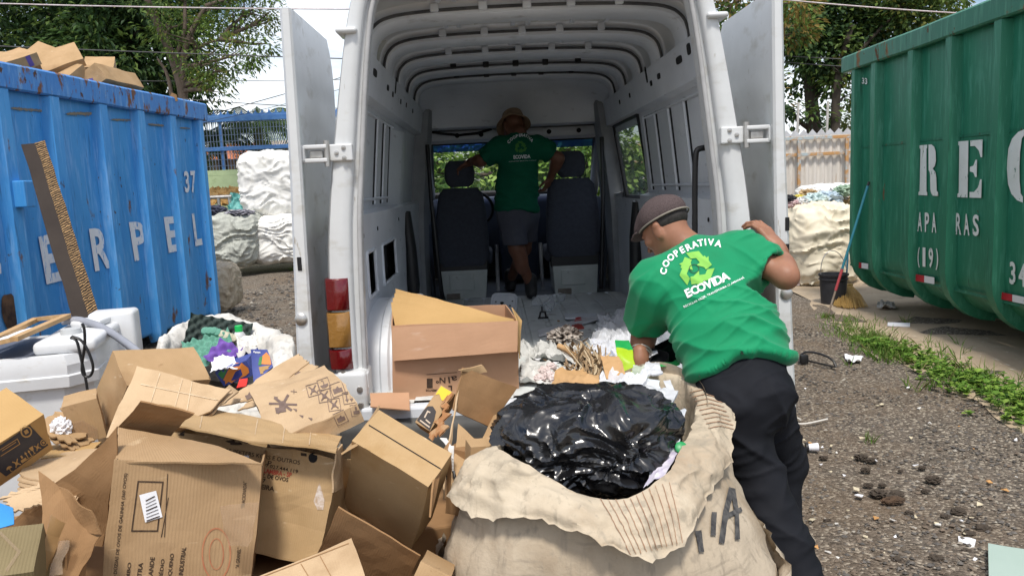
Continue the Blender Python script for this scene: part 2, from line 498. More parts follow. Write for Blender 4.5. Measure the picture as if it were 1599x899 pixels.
FILM = thin_mat('milky_film', (.82, .84, .88), .58, .22)
# ================================================================== SETTING
def ground_material(name, tint, bright, patch):
    mt = bpy.data.materials.new(name); mt.use_nodes = True; N, L = mt.node_tree.nodes, mt.node_tree.links
    bs = N['Principled BSDF']; tcn = N.new('ShaderNodeTexCoord')
    vo = N.new('ShaderNodeTexVoronoi'); vo.inputs['Scale'].default_value = 75; L.new(tcn.outputs['Object'], vo.inputs['Vector'])
    r1 = N.new('ShaderNodeValToRGB')
    e = r1.color_ramp.elements; e[0].color = rgba([c*.45 for c in tint]); e[1].color = rgba([c*1.5 for c in tint]); e[1].position = .8
    q = r1.color_ramp.elements.new(.93); q.color = rgba(bright)
    sp = N.new('ShaderNodeSeparateColor'); L.new(vo.outputs['Color'], sp.inputs[0]); L.new(sp.outputs[0], r1.inputs[0])
    n = N.new('ShaderNodeTexNoise'); n.inputs['Scale'].default_value = .9; n.inputs['Detail'].default_value = 8; n.inputs['Roughness'].default_value = .65
    L.new(tcn.outputs['Object'], n.inputs[0])
    mr = N.new('ShaderNodeMapRange'); mr.inputs['From Min'].default_value = .46; mr.inputs['From Max'].default_value = .66; L.new(n.outputs[0], mr.inputs[0])
    m1 = N.new('ShaderNodeMix'); m1.data_type = 'RGBA'; L.new(mr.outputs[0], m1.inputs[0]); L.new(r1.outputs[0], m1.inputs[6]); m1.inputs[7].default_value = rgba(patch)
    sc = N.new('ShaderNodeMath'); sc.operation = 'MULTIPLY'; sc.inputs[1].default_value = .55; L.new(mr.outputs[0], sc.inputs[0]); L.new(sc.outputs[0], m1.inputs[0])
    L.new(m1.outputs[2], bs.inputs['Base Color']); bs.inputs['Roughness'].default_value = .9; bs.inputs['Specular IOR Level'].default_value = .25
    b = N.new('ShaderNodeBump'); b.inputs['Strength'].default_value = .9; b.inputs['Distance'].default_value = .012; b.invert = True
    L.new(vo.outputs['Distance'], b.inputs['Height']); L.new(b.outputs[0], bs.inputs['Normal'])
    return mt
GRAVEL = ground_material('gravel_ground', (.128, .105, .083), (.38, .33, .26), (.165, .115, .072))
DIRT = mat('dirt', (.44, .35, .25), (.36, .28, .195), 1.6, .95, bump=.5, bscale=25, spec=.15, layers=[((.20, .16, .12), 3.1, (1, 1, 1), .58, .72, None), ((.52, .45, .36), 14, (1, 1, 1), .62, .7, None)])

rng = random.Random(7)
g = MB()
n = 90; S = 700
# a sheet to the horizon, finer near the viewer
xs = sorted(set([-S, -300, -120, -60]+[x*.5 for x in range(-60, 61)]+[60, 120, 300, S]))
ys = sorted(set([-40, -20, -10]+[y*.5 for y in range(-10, 50)]+[30, 40, 60, 100, 200, 400, 900]))
def ground_z(x, y): return .03*N3((x, y, 0), .8)+.012*N3((x, y, 3), 3) if abs(x) < 30 and y < 26 else 0
g.grid([[Vector((x, y, ground_z(x, y))) for x in xs] for y in ys])
tag(g.build('ground', GRAVEL, smooth=60), kind='structure')

# beaten dirt apron the green container stands on
pl = [atz(*p, 0.0) for p in ((1262, 470), (1281, 500), (1330, 525), (1385, 552), (1450, 592), (1530, 632), (1620, 690))]
left = chaikin(pl, 2)
g = MB()
rows = []
for i, p in enumerate(left):
    p = p+Vector((.08*N3(p, 3), .08*N3(p, 3, 2), 0))
    rows.append([Vector((lerp(p.x, p.x+7, t), lerp(p.y, p.y+1.5 if i == 0 else p.y, t), ground_z(lerp(p.x, p.x+7, t), p.y)+.007*min(1, t/.06)+.001)) for t in (0, .02, .06, .12, .2, .35, .5, .7, 1)])
rows.insert(0, [q+Vector((.3, 3.2, 0)) for q in rows[0]])
g.grid(rows)
tag(g.build('dirt_strip', DIRT, smooth=60), kind='structure')

# loose stones lying on the yard
STONES = [mat('stone_grey', (.145, .13, .115), (.085, .078, .072), 30, .9), mat('stone_brown', (.17, .13, .095), (.12, .092, .07), 30, .9),
          mat('stone_dark', (.06, .055, .05), (.09, .08, .07), 30, .9), mat('stone_pale', (.36, .33, .28), (.27, .24, .2), 30, .85)]
def stones(n, sampler, smin, smax, seed):
    rg = random.Random(seed); mb = MB()
    base = [(1,0,0),(-1,0,0),(0,1,0),(0,-1,0),(0,0,1),(0,0,-1)]
    fc = [(0,2,4),(2,1,4),(1,3,4),(3,0,4),(2,0,5),(1,2,5),(3,1,5),(0,3,5)]
    for _ in range(n):
        x, y = sampler(rg); s = smin+(smax-smin)*rg.random()**2.2
        a = rg.random()*6.28; ca, sa = math.cos(a), math.sin(a); fl = .35+.35*rg.random(); el = .6+.4*rg.random()
        z = ground_z(x, y)
        vs = []
        for bx, by, bz in base:
            j = .75+.5*rg.random(); bx += .3*(rg.random()-.5); by += .3*(rg.random()-.5)
            px, py, pz = bx*s*j, by*s*el*j, bz*s*fl*j
            vs.append((x+px*ca-py*sa, y+px*sa+py*ca, z+pz+s*fl*.5))
        mb.add(vs, fc, mi=rg.choices((0, 1, 2, 3), (5, 4, 2.4, .8))[0])
    return mb
def samp(rg):
    while True:
        t = rg.random(); Y = 1.7+6.5*t**1.6
        x = rg.uniform(.55, 4.2)
        if pix((x, Y, 0))[0] < 1640 and x < lerp(3.2, 3.0, t)+.2: return x, Y
tag(stones(13000, samp, .005, .017, 3).build('gravel', STONES), kind='stuff')
def samp2(rg): return rg.uniform(-4.3, -1.6), rg.uniform(4.5, 17)
tag(stones(3000, samp2, .015, .04, 5).build('gravel', STONES), kind='stuff')

# ------------------------------------------------------------------ foliage
def leafmat(name, c, c2): return mat(name, c, c2, 1.3, .55, transl=.35, spec=.3, layers=[([x*1.35 for x in c2], 9, (1, 1, 1), .55, .75, None)])
LEAF_D = [leafmat('leaf_dark', (.024, .055, .022), (.038, .075, .026)), leafmat('leaf_mid', (.05, .105, .03), (.075, .135, .038)), leafmat('leaf_light', (.11, .18, .045), (.15, .22, .055))]
LEAF_L = [leafmat('leaf_olive', (.06, .11, .03), (.085, .14, .038)), leafmat('leaf_fresh', (.12, .20, .04), (.16, .24, .05)), leafmat('leaf_yellow', (.17, .19, .04), (.22, .22, .05))]
LEAF_H = [leafmat('hedge_leaf', (.13, .24, .04), (.18, .30, .05)), leafmat('hedge_bright', (.26, .40, .09), (.34, .46, .12)), leafmat('hedge_dark', (.05, .11, .025), (.07, .14, .03))]
BARK = mat('bark', (.16, .12, .09), (.09, .07, .055), 8, .95, bump=.6, bscale=30, stretch=(1, 1, .3))
BARK_D = mat('bark_dark', (.045, .038, .03), (.07, .055, .04), 8, .95, bump=.6, bscale=30, stretch=(1, 1, .3))

def leaves(mb, c, rad, n, L, W, rg, weights=(5, 3, 1), droop=.5, clumps=0):
    """n leaf blades in an ellipsoid; grouped into clumps that point outwards"""
    c = Vector(c); clumps = clumps or max(3, n//28)
    per = max(1, n//clumps)
    for _ in range(clumps):
        while True:
            d = Vector((rg.uniform(-1, 1), rg.uniform(-1, 1), rg.uniform(-1, 1)))
            if .02 < d.length < 1: break
        d = d*(d.length**-.55) if d.length > .2 else d
        cc = c+Vector((d.x*rad[0], d.y*rad[1], d.z*rad[2]))
        w = list(weights)
        if d.z > .2: w = [w[0]*.6, w[1], w[2]*2.2]
        mi = rg.choices((0, 1, 2), w)[0]
        for _ in range(per):
            dd = Vector((rg.gauss(0, 1), rg.gauss(0, 1), rg.gauss(0, .7)))
            o = cc+dd*L*.95
            t = (dd.normalized()+d.normalized()*.5+Vector((0, 0, -droop))).normalized()
            sd_ = t.cross(Vector((rg.uniform(-.6, .6), rg.uniform(-.6, .6), 1))).normalized()
            l = L*rg.uniform(.6, 1.15); w_ = W*rg.uniform(.7, 1.2)
            nn = sd_.cross(t)*l*.12
            mb.add([o, o+t*l*.45+sd_*w_*.5+nn, o+t*l, o+t*l*.45-sd_*w_*.5+nn], [(0, 1, 2), (0, 2, 3)], mi=mi if rg.random() < .75 else rg.choice((0, 1, 2)))
def limb(mb, a, b, r0, r1, rg, wob=.12, seg=7, n=7):
    a, b = Vector(a), Vector(b); L = (b-a).length
    pts = []
    off = [Vector((rg.gauss(0, 1), rg.gauss(0, 1), rg.gauss(0, .4)))*wob*L for _ in range(2)]
    for i in range(n+1):
        t = i/n; pts.append(a.lerp(b, t)+off[0]*math.sin(t*3.14)*.5+off[1]*math.sin(t*6.28)*.2)
    mb.tube(pts, 0, seg, radii=[lerp(r0, r1, (i/n)) for i in range(n+1)]); return pts
def tree(label, cat, base, blobs, trunk, L, W, pal, bark, seed, group=None, name='tree', weights=(5, 3, 1), droop=.5, twigs=2, more=1.0):
    """blobs = [(centre, radii, n)] ; trunk = [(points, r0, r1)]"""
    rg = random.Random(seed)
    e = empty(name, label, cat, base, group)
    t = MB()
    fork = None
    for pts, r0, r1 in trunk:
        pts = chaikin(pts, 2); n = len(pts)
        t.tube(pts, 0, 9, radii=[lerp(r0, r1, i/(n-1)) for i in range(n)])
        fork = pts
    for c, rad, n in blobs:
        src = min((p for pts, _, _ in trunk for p in chaikin(pts, 1)[1:]), key=lambda q: (Vector(q)-Vector(c)).length+max(0, Vector(q).z-Vector(c).z)*2)
        p = limb(t, src, c, .055, .02, rg)
        for _ in range(twigs):
            d = Vector((rg.uniform(-1, 1)*rad[0], rg.uniform(-1, 1)*rad[1], rg.uniform(-.5, 1)*rad[2]))*.8
            limb(t, p[rg.randint(3, 6)], Vector(c)+d, .025, .006, rg, seg=5)
    t.build('trunk', bark, e, smooth=60)
    cr_ = MB()
    for c, rad, n in blobs: leaves(cr_, c, rad, int(n*more), L, W, rg, weights, droop)
    cr_.build('crown', pal, e, smooth='keep')
    return e
def A(px, py, Y): return tuple(at(px, py, Y))

# dense mango tree behind the blue container
Y = 21
bl = []
rg = random.Random(11)
for px, py, r, n in ((-90, 40, 2.6, 1500), (-20, -40, 2.4, 1500), (40, 30, 2.0, 1900), (100, 70, 1.7, 1900), (60, -50, 2.2, 1500), (150, 20, 1.7, 1900), (215, 60, 1.5, 1700),
                     (170, -60, 2.0, 1500), (240, -10, 1.5, 1500), (265, 95, 1.25, 1300), (180, 115, 1.4, 1500), (80, 130, 1.6, 1300), (-20, 110, 2.0, 1400), (270, -90, 1.6, 900), (255, 140, 1.1, 800)):
    bl.append((A(px, py, Y+rg.uniform(-1, 1)), (r, r*1.1, r*.75), n))
for px, py, r, n in ((0, 60, 2.2, 900), (110, 90, 2.2, 1100), (200, 80, 2.0, 1000), (90, 0, 2.4, 900), (250, 60, 1.6, 800)):
    bl.append((A(px, py, Y+2.5), (r, r, r*.8), n))
b = at(120, 300, Y+1); b.z = 0
tree('big dense dark green mango tree behind the blue container', 'tree', b, bl, [([b, at(115, 200, Y+1), at(110, 120, Y+1), at(105, 40, Y+1)], .38, .15)], .30, .085, LEAF_D, BARK_D, 21)
# slim pale-trunked tree in front of it
Y = 17
b = at(292, 300, Y); b.z = 0
bl = [(A(px, py, Y+rg.uniform(-.7, .7)), (r, r, r*.7), n) for px, py, r, n in ((250, -25, .8, 420), (300, -10, .9, 520), (340, 15, .75, 560), (375, 40, .6, 460), (395, 15, .55, 360), (400, 70, .42, 260), (370, 85, .45, 300), (405, -15, .5, 300),
      (345, 110, .4, 240), (330, 140, .32, 170), (300, 60, .6, 240), (315, 95, .4, 160), (265, 40, .5, 200), (235, 20, .5, 200), (355, -35, .8, 380), (418, 30, .28, 110), (320, 128, .3, 150))]
tree('slim tree with pale bare forked trunks and a thin airy crown', 'tree', b, bl,
     [([b, at(290, 160, Y), at(272, 95, Y), at(250, 45, Y), at(230, 5, Y-.2), at(222, -40, Y)], .12, .05), ([at(287, 150, Y), at(284, 90, Y), at(300, 45, Y), at(322, 10, Y)], .09, .035),
      ([at(268, 150, Y), at(262, 115, Y), at(246, 92, Y)], .05, .02), ([at(272, 95, Y), at(290, 50, Y), at(288, 10, Y), at(292, -30, Y)], .06, .02), ([at(284, 95, Y), at(315, 70, Y), at(345, 62, Y)], .045, .015)],
     .125, .045, LEAF_L, BARK, 5, weights=(4, 4, .6), twigs=4, more=1.15)
# trees behind the right-hand wall
Y = 24
bl = [(A(px, py, Y+rg.uniform(-1, 1)), (r, r, r*.7), n) for px, py, r, n in ((1255, 50, 1.0, 950), (1305, 25, 1.1, 1200), (1350, 55, 1.0, 1000), (1290, 80, .9, 750), (1245, 10, 1.0, 700), (1350, -10, 1.2, 600), (1270, -40, 1.4, 500), (1240, 128, .55, 150), (1325, 95, .7, 460),
      (1405, 30, 1.0, 450), (1230, 170, .45, 110), (1262, 182, .4, 80), (1420, -30, 1.3, 450), (1285, 140, .35, 60))]
b = at(1272, 300, Y); b.z = 0
tree('dark trunked broad leaved tree left of the pair behind the metal wall', 'tree', b, bl, [([b, at(1272, 205, Y), at(1266, 150, Y), at(1262, 100, Y), at(1250, 40, Y)], .28, .10), ([at(1268, 160, Y), at(1285, 120, Y), at(1305, 70, Y)], .13, .05), ([at(1270, 205, Y), at(1245, 188, Y), at(1235, 170, Y)], .1, .04)],
     .22, .13, LEAF_D, BARK_D, 31, more=1.4, weights=(4, 4, 1.3), droop=.7)
Y = 23
bl = [(A(px, py, Y+rg.uniform(-1, 1)), (r, r, r*.7), n) for px, py, r, n in ((1395, 35, .9, 500), (1430, 15, 1.0, 600), (1375, 5, .8, 350), (1470, 0, 1.1, 550), (1480, -50, 1.4, 500), (1420, -50, 1.3, 400), (1318, 150, .5, 150), (1308, 118, .55, 170), (1345, 85, .7, 260))]
b = at(1307, 300, Y); b.z = 0
tree('yellow green tree with a thinner straight trunk beside the green container', 'tree', b, bl, [([b, at(1304, 200, Y), at(1305, 150, Y), at(1312, 100, Y), at(1330, 40, Y)], .17, .07), ([at(1308, 130, Y), at(1350, 70, Y), at(1400, 20, Y)], .09, .03)],
     .19, .095, LEAF_L, BARK_D, 33, more=1.4, weights=(5, 4, 2))
Y = 20
bl = [(A(px, py, Y+rg.uniform(-1, 1)), (r, r, r*.8), n) for px, py, r, n in ((1150, 20, .8, 350), (1145, 70, .8, 300), (1150, 120, .8, 220), (1240, 40, .5, 260), (1180, 160, .8, 140), (1230, 5, .6, 300), (1190, -30, 1.0, 400), (1120, -20, .9, 400), (1235, 55, .4, 260))]
b = at(1160, 300, Y); b.z = 0
tree('tree with brownish yellow leaves half hidden behind the van', 'tree', b, bl, [([b, at(1155, 200, Y), at(1150, 90, Y), at(1140, 10, Y)], .12, .05)], .2, .09,
     [leafmat('leaf_rusty', (.20, .15, .04), (.25, .18, .05)), LEAF_D[1], LEAF_L[1]], BARK, 37, weights=(4, 3, 2))
Y = 27
bl = [(A(1330, 190, Y), (.9, .9, .7), 450), (A(1345, 200, Y), (1.1, 1, .8), 500), (A(1310, 205, Y), (.7, .7, .6), 260)]
b = at(1335, 290, Y); b.z = 0
tree('low round light green bush behind the metal wall', 'bush', b, bl, [([b, at(1335, 230, Y), at(1335, 205, Y)], .08, .04)], .2, .1, LEAF_L, BARK, 39, name='bush', weights=(2, 5, 2))
# sunlit shrubs in front of the van, seen through the windscreen
for k, (x, Y, h, n, lab) in enumerate(((-.75, 12.0, 2.3, 9000, 'sunlit shrub seen through the left end of the windscreen'), (.45, 13.2, 2.5, 9000, 'sunlit shrub seen through the middle of the windscreen'), (1.55, 12.4, 2.4, 9000, 'sunlit shrub seen through the right end of the windscreen'))):
    b = Vector((x, Y, 0)); rg2 = random.Random(50+k)
    bl = [((x+rg2.uniform(-.9, .9), Y+rg2.uniform(-.4, .4), h*(.25+.7*q/8)), (.85, .6, .6), n//9) for q in range(9)]
    tree(lab, 'shrub', b, bl, [([b, b+Vector((.1, 0, h*.5)), b+Vector((0, .1, h*.8))], .06, .03)], .13, .075, LEAF_H, BARK, 60+k, group='shrubs in front of the van', name='shrub', weights=(4, 3, 2))

# ------------------------------------------------------------------ fence and wall on the left
BLUE_STEEL = mat('blue_steel', (.05, .16, .42), (.09, .22, .46), 6, .5, layers=[((.30, .17, .10), 9, (1, 1, 1), .66, .75, .8)])
WIRE = mat('fence_wire', (.16, .22, .32), (.12, .16, .24), 8, .5)
GREEN_WALL = mat('green_wall', (.46, .56, .32), (.38, .48, .27), 2.2, .85, bump=.25, bscale=30, layers=[((.25, .32, .15), 5, (1, 1, 2), .62, .78, None)])
YF = 19.5
xa, xb = at(300, 250, YF).x, 9.5
zt, zw, zm = at(385, 181, YF).z, at(385, 264, YF).z, at(385, 231, YF).z
xa -= 14; xb = -.9
w = MB()
w.box((xa, YF, 0), (xb, YF+.18, zw), 0)
for k in range(7): w.box((xa, YF-.004, .25+k*.32), (xb, YF, .258+k*.32))
thing(w, 'wall', GREEN_WALL, 'low pale green painted block wall under the blue mesh fence', 'wall')
fe = empty('mesh_fence', 'blue metal fence of wire mesh with a scalloped top rail', 'fence', ((xa+xb)/2, YF, 0))
r_ = MB(); r_.bbox((xa, YF+.02, zt-.12), (xb, YF+.08, zt+.02), .01)
k = 0
x = xa
while x < xb:                                       # scalloped comb on the top rail
    pts = [(x+.17*math.cos(a), zt+.015+.0+.13*math.sin(a)*.9) for a in [math.pi*i/6 for i in range(7)]]
    outline = [(x-.085, zt+.012), (x+.085, zt+.012), (x+.085, zt+.05), (x+.03, zt+.075), (x, zt+.16), (x-.03, zt+.075), (x-.085, zt+.05)]
    r_.extrude(outline, lambda u, v, q: Vector((u, q, v)), YF+.04, YF+.06); x += .17
r_.build('top_rail', BLUE_STEEL, fe)
r_ = MB(); r_.bbox((xa, YF+.02, zm-.05), (xb, YF+.08, zm+.05), .01); r_.build('middle_rail', BLUE_STEEL, fe)
ms = MB(); x = xa
while x < xb: ms.box((x, YF+.045, zw), (x+.012, YF+.055, zt-.1)); x += .075
for q in range(9):
    z = zw+.1+q*.15; ms.box((xa, YF+.056, z), (xb, YF+.064, z+.01))
ms.build('wire_mesh', WIRE, fe)
x = xa+.3
while x < xb:
    p = MB(); p.bbox((x, YF+.066, zw), (x+.06, YF+.12, zt), .008); p.build('post', BLUE_STEEL, fe); x += 2.4
# palm and house beyond the fence
PALM = [leafmat('palm_leaf', (.05, .10, .03), (.08, .13, .04))]*1
def palm(label, px, py, Y, R_, n, seed):
    c = at(px, py, Y); e = empty('palm_tree', label, 'palm tree', (c.x, c.y, 0), 'palms beyond the fence')
    t = MB(); t.tube([(c.x+.1, c.y, 0), (c.x+.05, c.y, c.z*.6), c], 0, 10, radii=[.2, .16, .14]); t.build('trunk', BARK, e, smooth=60)
    rg = random.Random(seed); cr_ = MB()
    for k in range(n):
        a = 6.28*k/n+rg.uniform(-.2, .2); up = rg.uniform(.1, 1.0); L = R_*rg.uniform(.8, 1.1)
        pts = [c+Vector((math.cos(a)*L*t, math.sin(a)*L*t, L*(up*t-.95*t*t))) for t in [i/14 for i in range(15)]]
        cr_.tube(pts, .018, 4)
        for i in range(2, 15):
            tg = (pts[i]-pts[i-1]).normalized(); s_ = tg.cross(Vector((0, 0, 1))).normalized()
            for sg in (-1, 1):
                for q in (0, .5):
                    o = pts[i-1].lerp(pts[i], q); l = .5*R_*(1-.55*abs(i/14-.4))*.6
                    tip = o+s_*sg*l*.7+tg*l*.5+Vector((0, 0, -l*.45)); wv = tg*.03
                    cr_.add([o-wv, o+wv, tip], [(0, 1, 2)])
    cr_.build('crown', PALM, e, smooth='keep')
palm('palm with arching fronds seen through the mesh fence', 402, 200, 24, 2.3, 22, 3)
palm('smaller palm at the left end of the mesh fence', 343, 215, 25, 1.7, 18, 4)
ROOF = mat('roof_tile', (.42, .15, .07), (.33, .11, .05), 6, .85, bump=.4, bscale=20)
h = empty('house', 'house with an orange tiled roof seen through the fence', 'house', at(350, 290, 34)*1.0)
h.location.z = 0
a = at(318, 250, 34); b = at(372, 250, 34); tz = at(345, 240, 34).z
w = MB(); w.box((a.x, 34, 0), (b.x, 40, a.z+.05)); w.build('wall', mat('house_wall', (.30, .24, .18), (.25, .2, .15), 2, .9), h)
w = MB(); rr = [[Vector((lerp(a.x-.5, b.x+.5, i/24), y, z+.03*math.sin(i*2.2))) for i in range(25)] for y, z in ((33.2, a.z-.05), (37, tz+.6), (40.8, a.z-.05))]
w.grid(rr); w.build('roof', ROOF, h)
h = empty('house', 'house with a long pale grey roof beyond the palms', 'house', (at(425, 230, 36).x, 38, 0))
a = at(395, 225, 36); b = at(470, 225, 36); tz = at(400, 214, 36).z
w = MB(); w.box((a.x, 36, 0), (b.x, 42, a.z-.1)); w.build('wall', mat('house_wall', (.30, .24, .18)), h)
w = MB(); w.slab([(a.x-.4, 35.6, a.z-.15), (b.x+.4, 35.6, a.z-.15), (b.x+.4, 39, tz), (a.x-.4, 39, tz)], .12, 8, 4); w.build('roof', mat('grey_roof', (.40, .33, .28), (.32, .27, .23), 3, .9), h)

# ------------------------------------------------------------------ corrugated wall on the right
ZINC = mat('zinc_sheet', (.62, .58, .52), (.50, .47, .43), 2, .6, metal=.0, stretch=(3, 3, .4), layers=[((.33, .20, .10), 4, (5, 5, .5), .58, .75, .85), ((.55, .53, .5), 6, (6, 6, .4), .6, .7, .5)])
YW = 17.5
x0 = 3.0; x1 = 26.0; zt = at(1280, 211, YW).z
w = empty('metal_wall', 'corrugated metal sheet wall with a toothed top and rusty rails', 'wall', (9, YW, 0))
mbw = MB(); P = []
xx = [x0+.045*i for i in range(int((x1-x0)/.045))]
prof = (0, 0, .035, .035)
P = [[Vector((x, YW+prof[i % 4], z)) for i, x in enumerate(xx)] for z in (0, zt)]
mbw.grid(P); mbw.build('sheeting', ZINC, w)
c = MB(); x = x0
while x < x1:
    c.extrude([(x, zt), (x+.2, zt), (x+.2, zt+.03), (x+.1, zt+.14), (x, zt+.03)], lambda u, v, q: Vector((u, q, v)), YW+.04, YW+.06); x += .2
c.build('toothed_top', mat('comb_metal', (.55, .56, .58), (.45, .45, .46), 5, .5, metal=.3), w)
RUSTY = mat('rusty_rail', (.34, .40, .42), (.42, .23, .09), 5, .7, lo=.4, hi=.55)
for z in (zt-.06, zt-.42):
    c = MB(); c.bbox((x0, YW-.09, z-.035), (x1, YW-.04, z+.035), .006); c.build('rail', RUSTY, w)
for px in (1244, 1318, 1400):
    x = at(px, 250, YW).x
    c = MB(); c.bbox((x-.035, YW-.16, 0), (x+.035, YW-.095, zt-.1), .006); c.build('post', RUSTY, w)
for px, pyt in ((1245, 160), (1291, 158)):
    p = at(px, 208, YW+.8); q = at(px+2, pyt, YW+.8)
    c = MB(); c.tube([(p.x, p.y, 0), p, q], .03, 8)
    thing(c, 'pole', mat('pale_pole', (.5, .48, .45), (.4, .38, .34), 6, .7), 'thin pale pole rising behind the metal wall, %s one' % ('left' if px < 1260 else 'right'), 'pole', 'poles behind the metal wall', smooth=40)

# ------------------------------------------------------------------ overhead wires
WIREM = mat('cable_rubber', (.05, .05, .055), (.09, .09, .09), 4, .6)
WIREW = mat('cable_white', (.62, .58, .58), (.5, .4, .4), 20, .6)
def cable(p, q, sag, r, m_, label):
    p, q = Vector(p), Vector(q)
    t = MB(); t.tube([p.lerp(q, i/24)-Vector((0, 0, sag*4*(i/24)*(1-i/24))) for i in range(25)], r, 6)
    thing(t, 'cable', m_, label, 'cable', 'overhead cables', smooth=60)
def ends(p1, p2, Y1, Y2, ext=.6):
    a, b = at(*p1, Y1), at(*p2, Y2); d = b-a; return a-d*ext, b+d*ext
for p1, p2, Y, r, m_, lab in (((0, 2), (430, 10), 13, .011, WIREW, 'thick pale cable high above the blue container'), ((0, 69), (520, 88), 15, .011, WIREM, 'dark cable crossing in front of the mango tree'),
                           ((305, 153), (520, 166), 16, .009, WIREM, 'thin cable just above the mesh fence'), ((215, 124), (520, 122), 18, .007, WIREM, 'thin cable passing behind the slim tree'),
                           ((320, 178), (500, 128), 18, .009, WIREM, 'thin cable rising to the right over the fence'), ((395, 172), (520, 140), 19, .006, WIREM, 'thinnest cable rising to the right over the palm'),
                           ((1225, 85), (1345, 91), 21, .012, WIREM, 'upper dark cable in front of the right-hand trees'), ((1225, 95), (1345, 103), 21, .012, WIREM, 'lower dark cable in front of the right-hand trees'), ((1270, 0), (1520, 18), 12, .010, WIREW, 'pale cable above the green container')):
    a, b = ends(p1, p2, Y, Y)
    cable(a, b, .05, r, m_, lab)
# ================================================================== ROLL-OFF CONTAINERS
def paintmat(name, c1, c2, rust, lightc, rlo, rhi, rs=4.5):
    return mat(name, c1, c2, 2.2, .42, .5, stretch=(1, 1, .5), bump=.04, bscale=12, layers=[
        (lightc, 7, (3, 3, .35), .52, .70, .45), (lightc, 16, (6, 6, .22), .63, .67, .4), ([x*.55 for x in c1], 9, (4, 4, .3), .60, .74, .5),
        (rust, rs, (1, 1, .45), rlo, rlo+.05, .9), ([x*.5 for x in rust], 11, (1, 1, .6), rhi, rhi+.03, .9)])
BLUE = paintmat('blue_paint', (.045, .255, .60), (.07, .31, .64), (.15, .08, .05), (.16, .38, .70), .645, .68)
BLUE_RIM = paintmat('blue_paint_worn', (.035, .18, .49), (.05, .215, .54), (.16, .08, .05), (.16, .33, .58), .56, .62, 10)
GREEN = paintmat('green_paint', (.016, .155, .088), (.024, .185, .105), (.17, .08, .035), (.06, .26, .17), .71, .73)
GREEN_RIM = paintmat('green_paint_worn', (.012, .13, .075), (.018, .15, .09), (.20, .10, .045), (.06, .24, .15), .60, .64)
STENCIL = mat('stencil_white', (.74, .75, .76), (.66, .67, .68), 6, .6, layers=[((.07, .28, .60), 14, (3, 3, .6), .60, .63, None)])
STENCIL_G = mat('stencil_cream', (.76, .77, .74), (.68, .69, .64), 5, .6, layers=[((.34, .26, .12), 5, (3, 3, .6), .64, .70, None), ((.03, .16, .10), 18, (2, 2, .8), .64, .66, None)])

def serif(ch):
    """stencil clarendon capitals: list of outlines in the unit square"""
    if ch == 'R':
        return [[(0, 0), (.46, 0), (.46, .06), (.42, .08), (.42, .92), (.46, .94), (.46, 1), (0, 1), (0, .94), (.06, .92), (.06, .08), (0, .06)],
                [(.54, .5), (.54, 1), (.72, 1), (.88, .95), (.95, .85), (.95, .68), (.88, .58), (.76, .53), (.90, .46), (.94, .36), (.94, .10), (1, .07), (1, 0), (.74, 0), (.66, .05), (.62, .12), (.62, .38), (.60, .46)]]
    if ch == 'E':
        return [[(0, 0), (.44, 0), (.44, 1), (0, 1), (0, .94), (.06, .92), (.06, .08), (0, .06)],
                [(.52, .9), (.52, 1), (1, 1), (1, .70), (.94, .70), (.86, .82), (.70, .90)], [(.52, .46), (.66, .44), (.74, .36), (.80, .36), (.80, .66), (.74, .66), (.66, .56), (.52, .54)],
                [(.52, 0), (1, 0), (1, .32), (.94, .32), (.86, .18), (.70, .10), (.52, .10)]]
    if ch == 'C':
        o = [(.46, 1), (.30, .98), (.14, .90), (.04, .76), (0, .5), (.04, .24), (.14, .10), (.30, .02), (.46, 0), (.46, .08), (.40, .12), (.36, .3), (.35, .5), (.36, .7), (.40, .88), (.46, .92)]
        return [o, [(.54, .92), (.54, 1), (.72, .97), (.86, .90), (.95, .94), (1, .94), (1, .62), (.93, .62), (.84, .78), (.70, .88)], [(.54, .08), (.54, 0), (.76, .04), (.92, .14), (1, .30), (.92, .34), (.80, .18), (.66, .10)]]
def tri_fill(poly):
    from mathutils.geometry import tessellate_polygon
    return list(poly), [tuple(t) for t in tessellate_polygon([[Vector((x, y, 0)) for x, y in poly]])]
def paint_on(mb, VF, quad_px, p0, n, off=.004):
    """2-d mesh in its own box painted on a plane, corners given in the order BL BR TR TL"""
    q = bil([onp(*c, p0, n) for c in quad_px])
    V, F = fit2d(VF, (0, 0, 1, 1))
    return mb.add([q(u, v)+n*off for u, v in V], F)

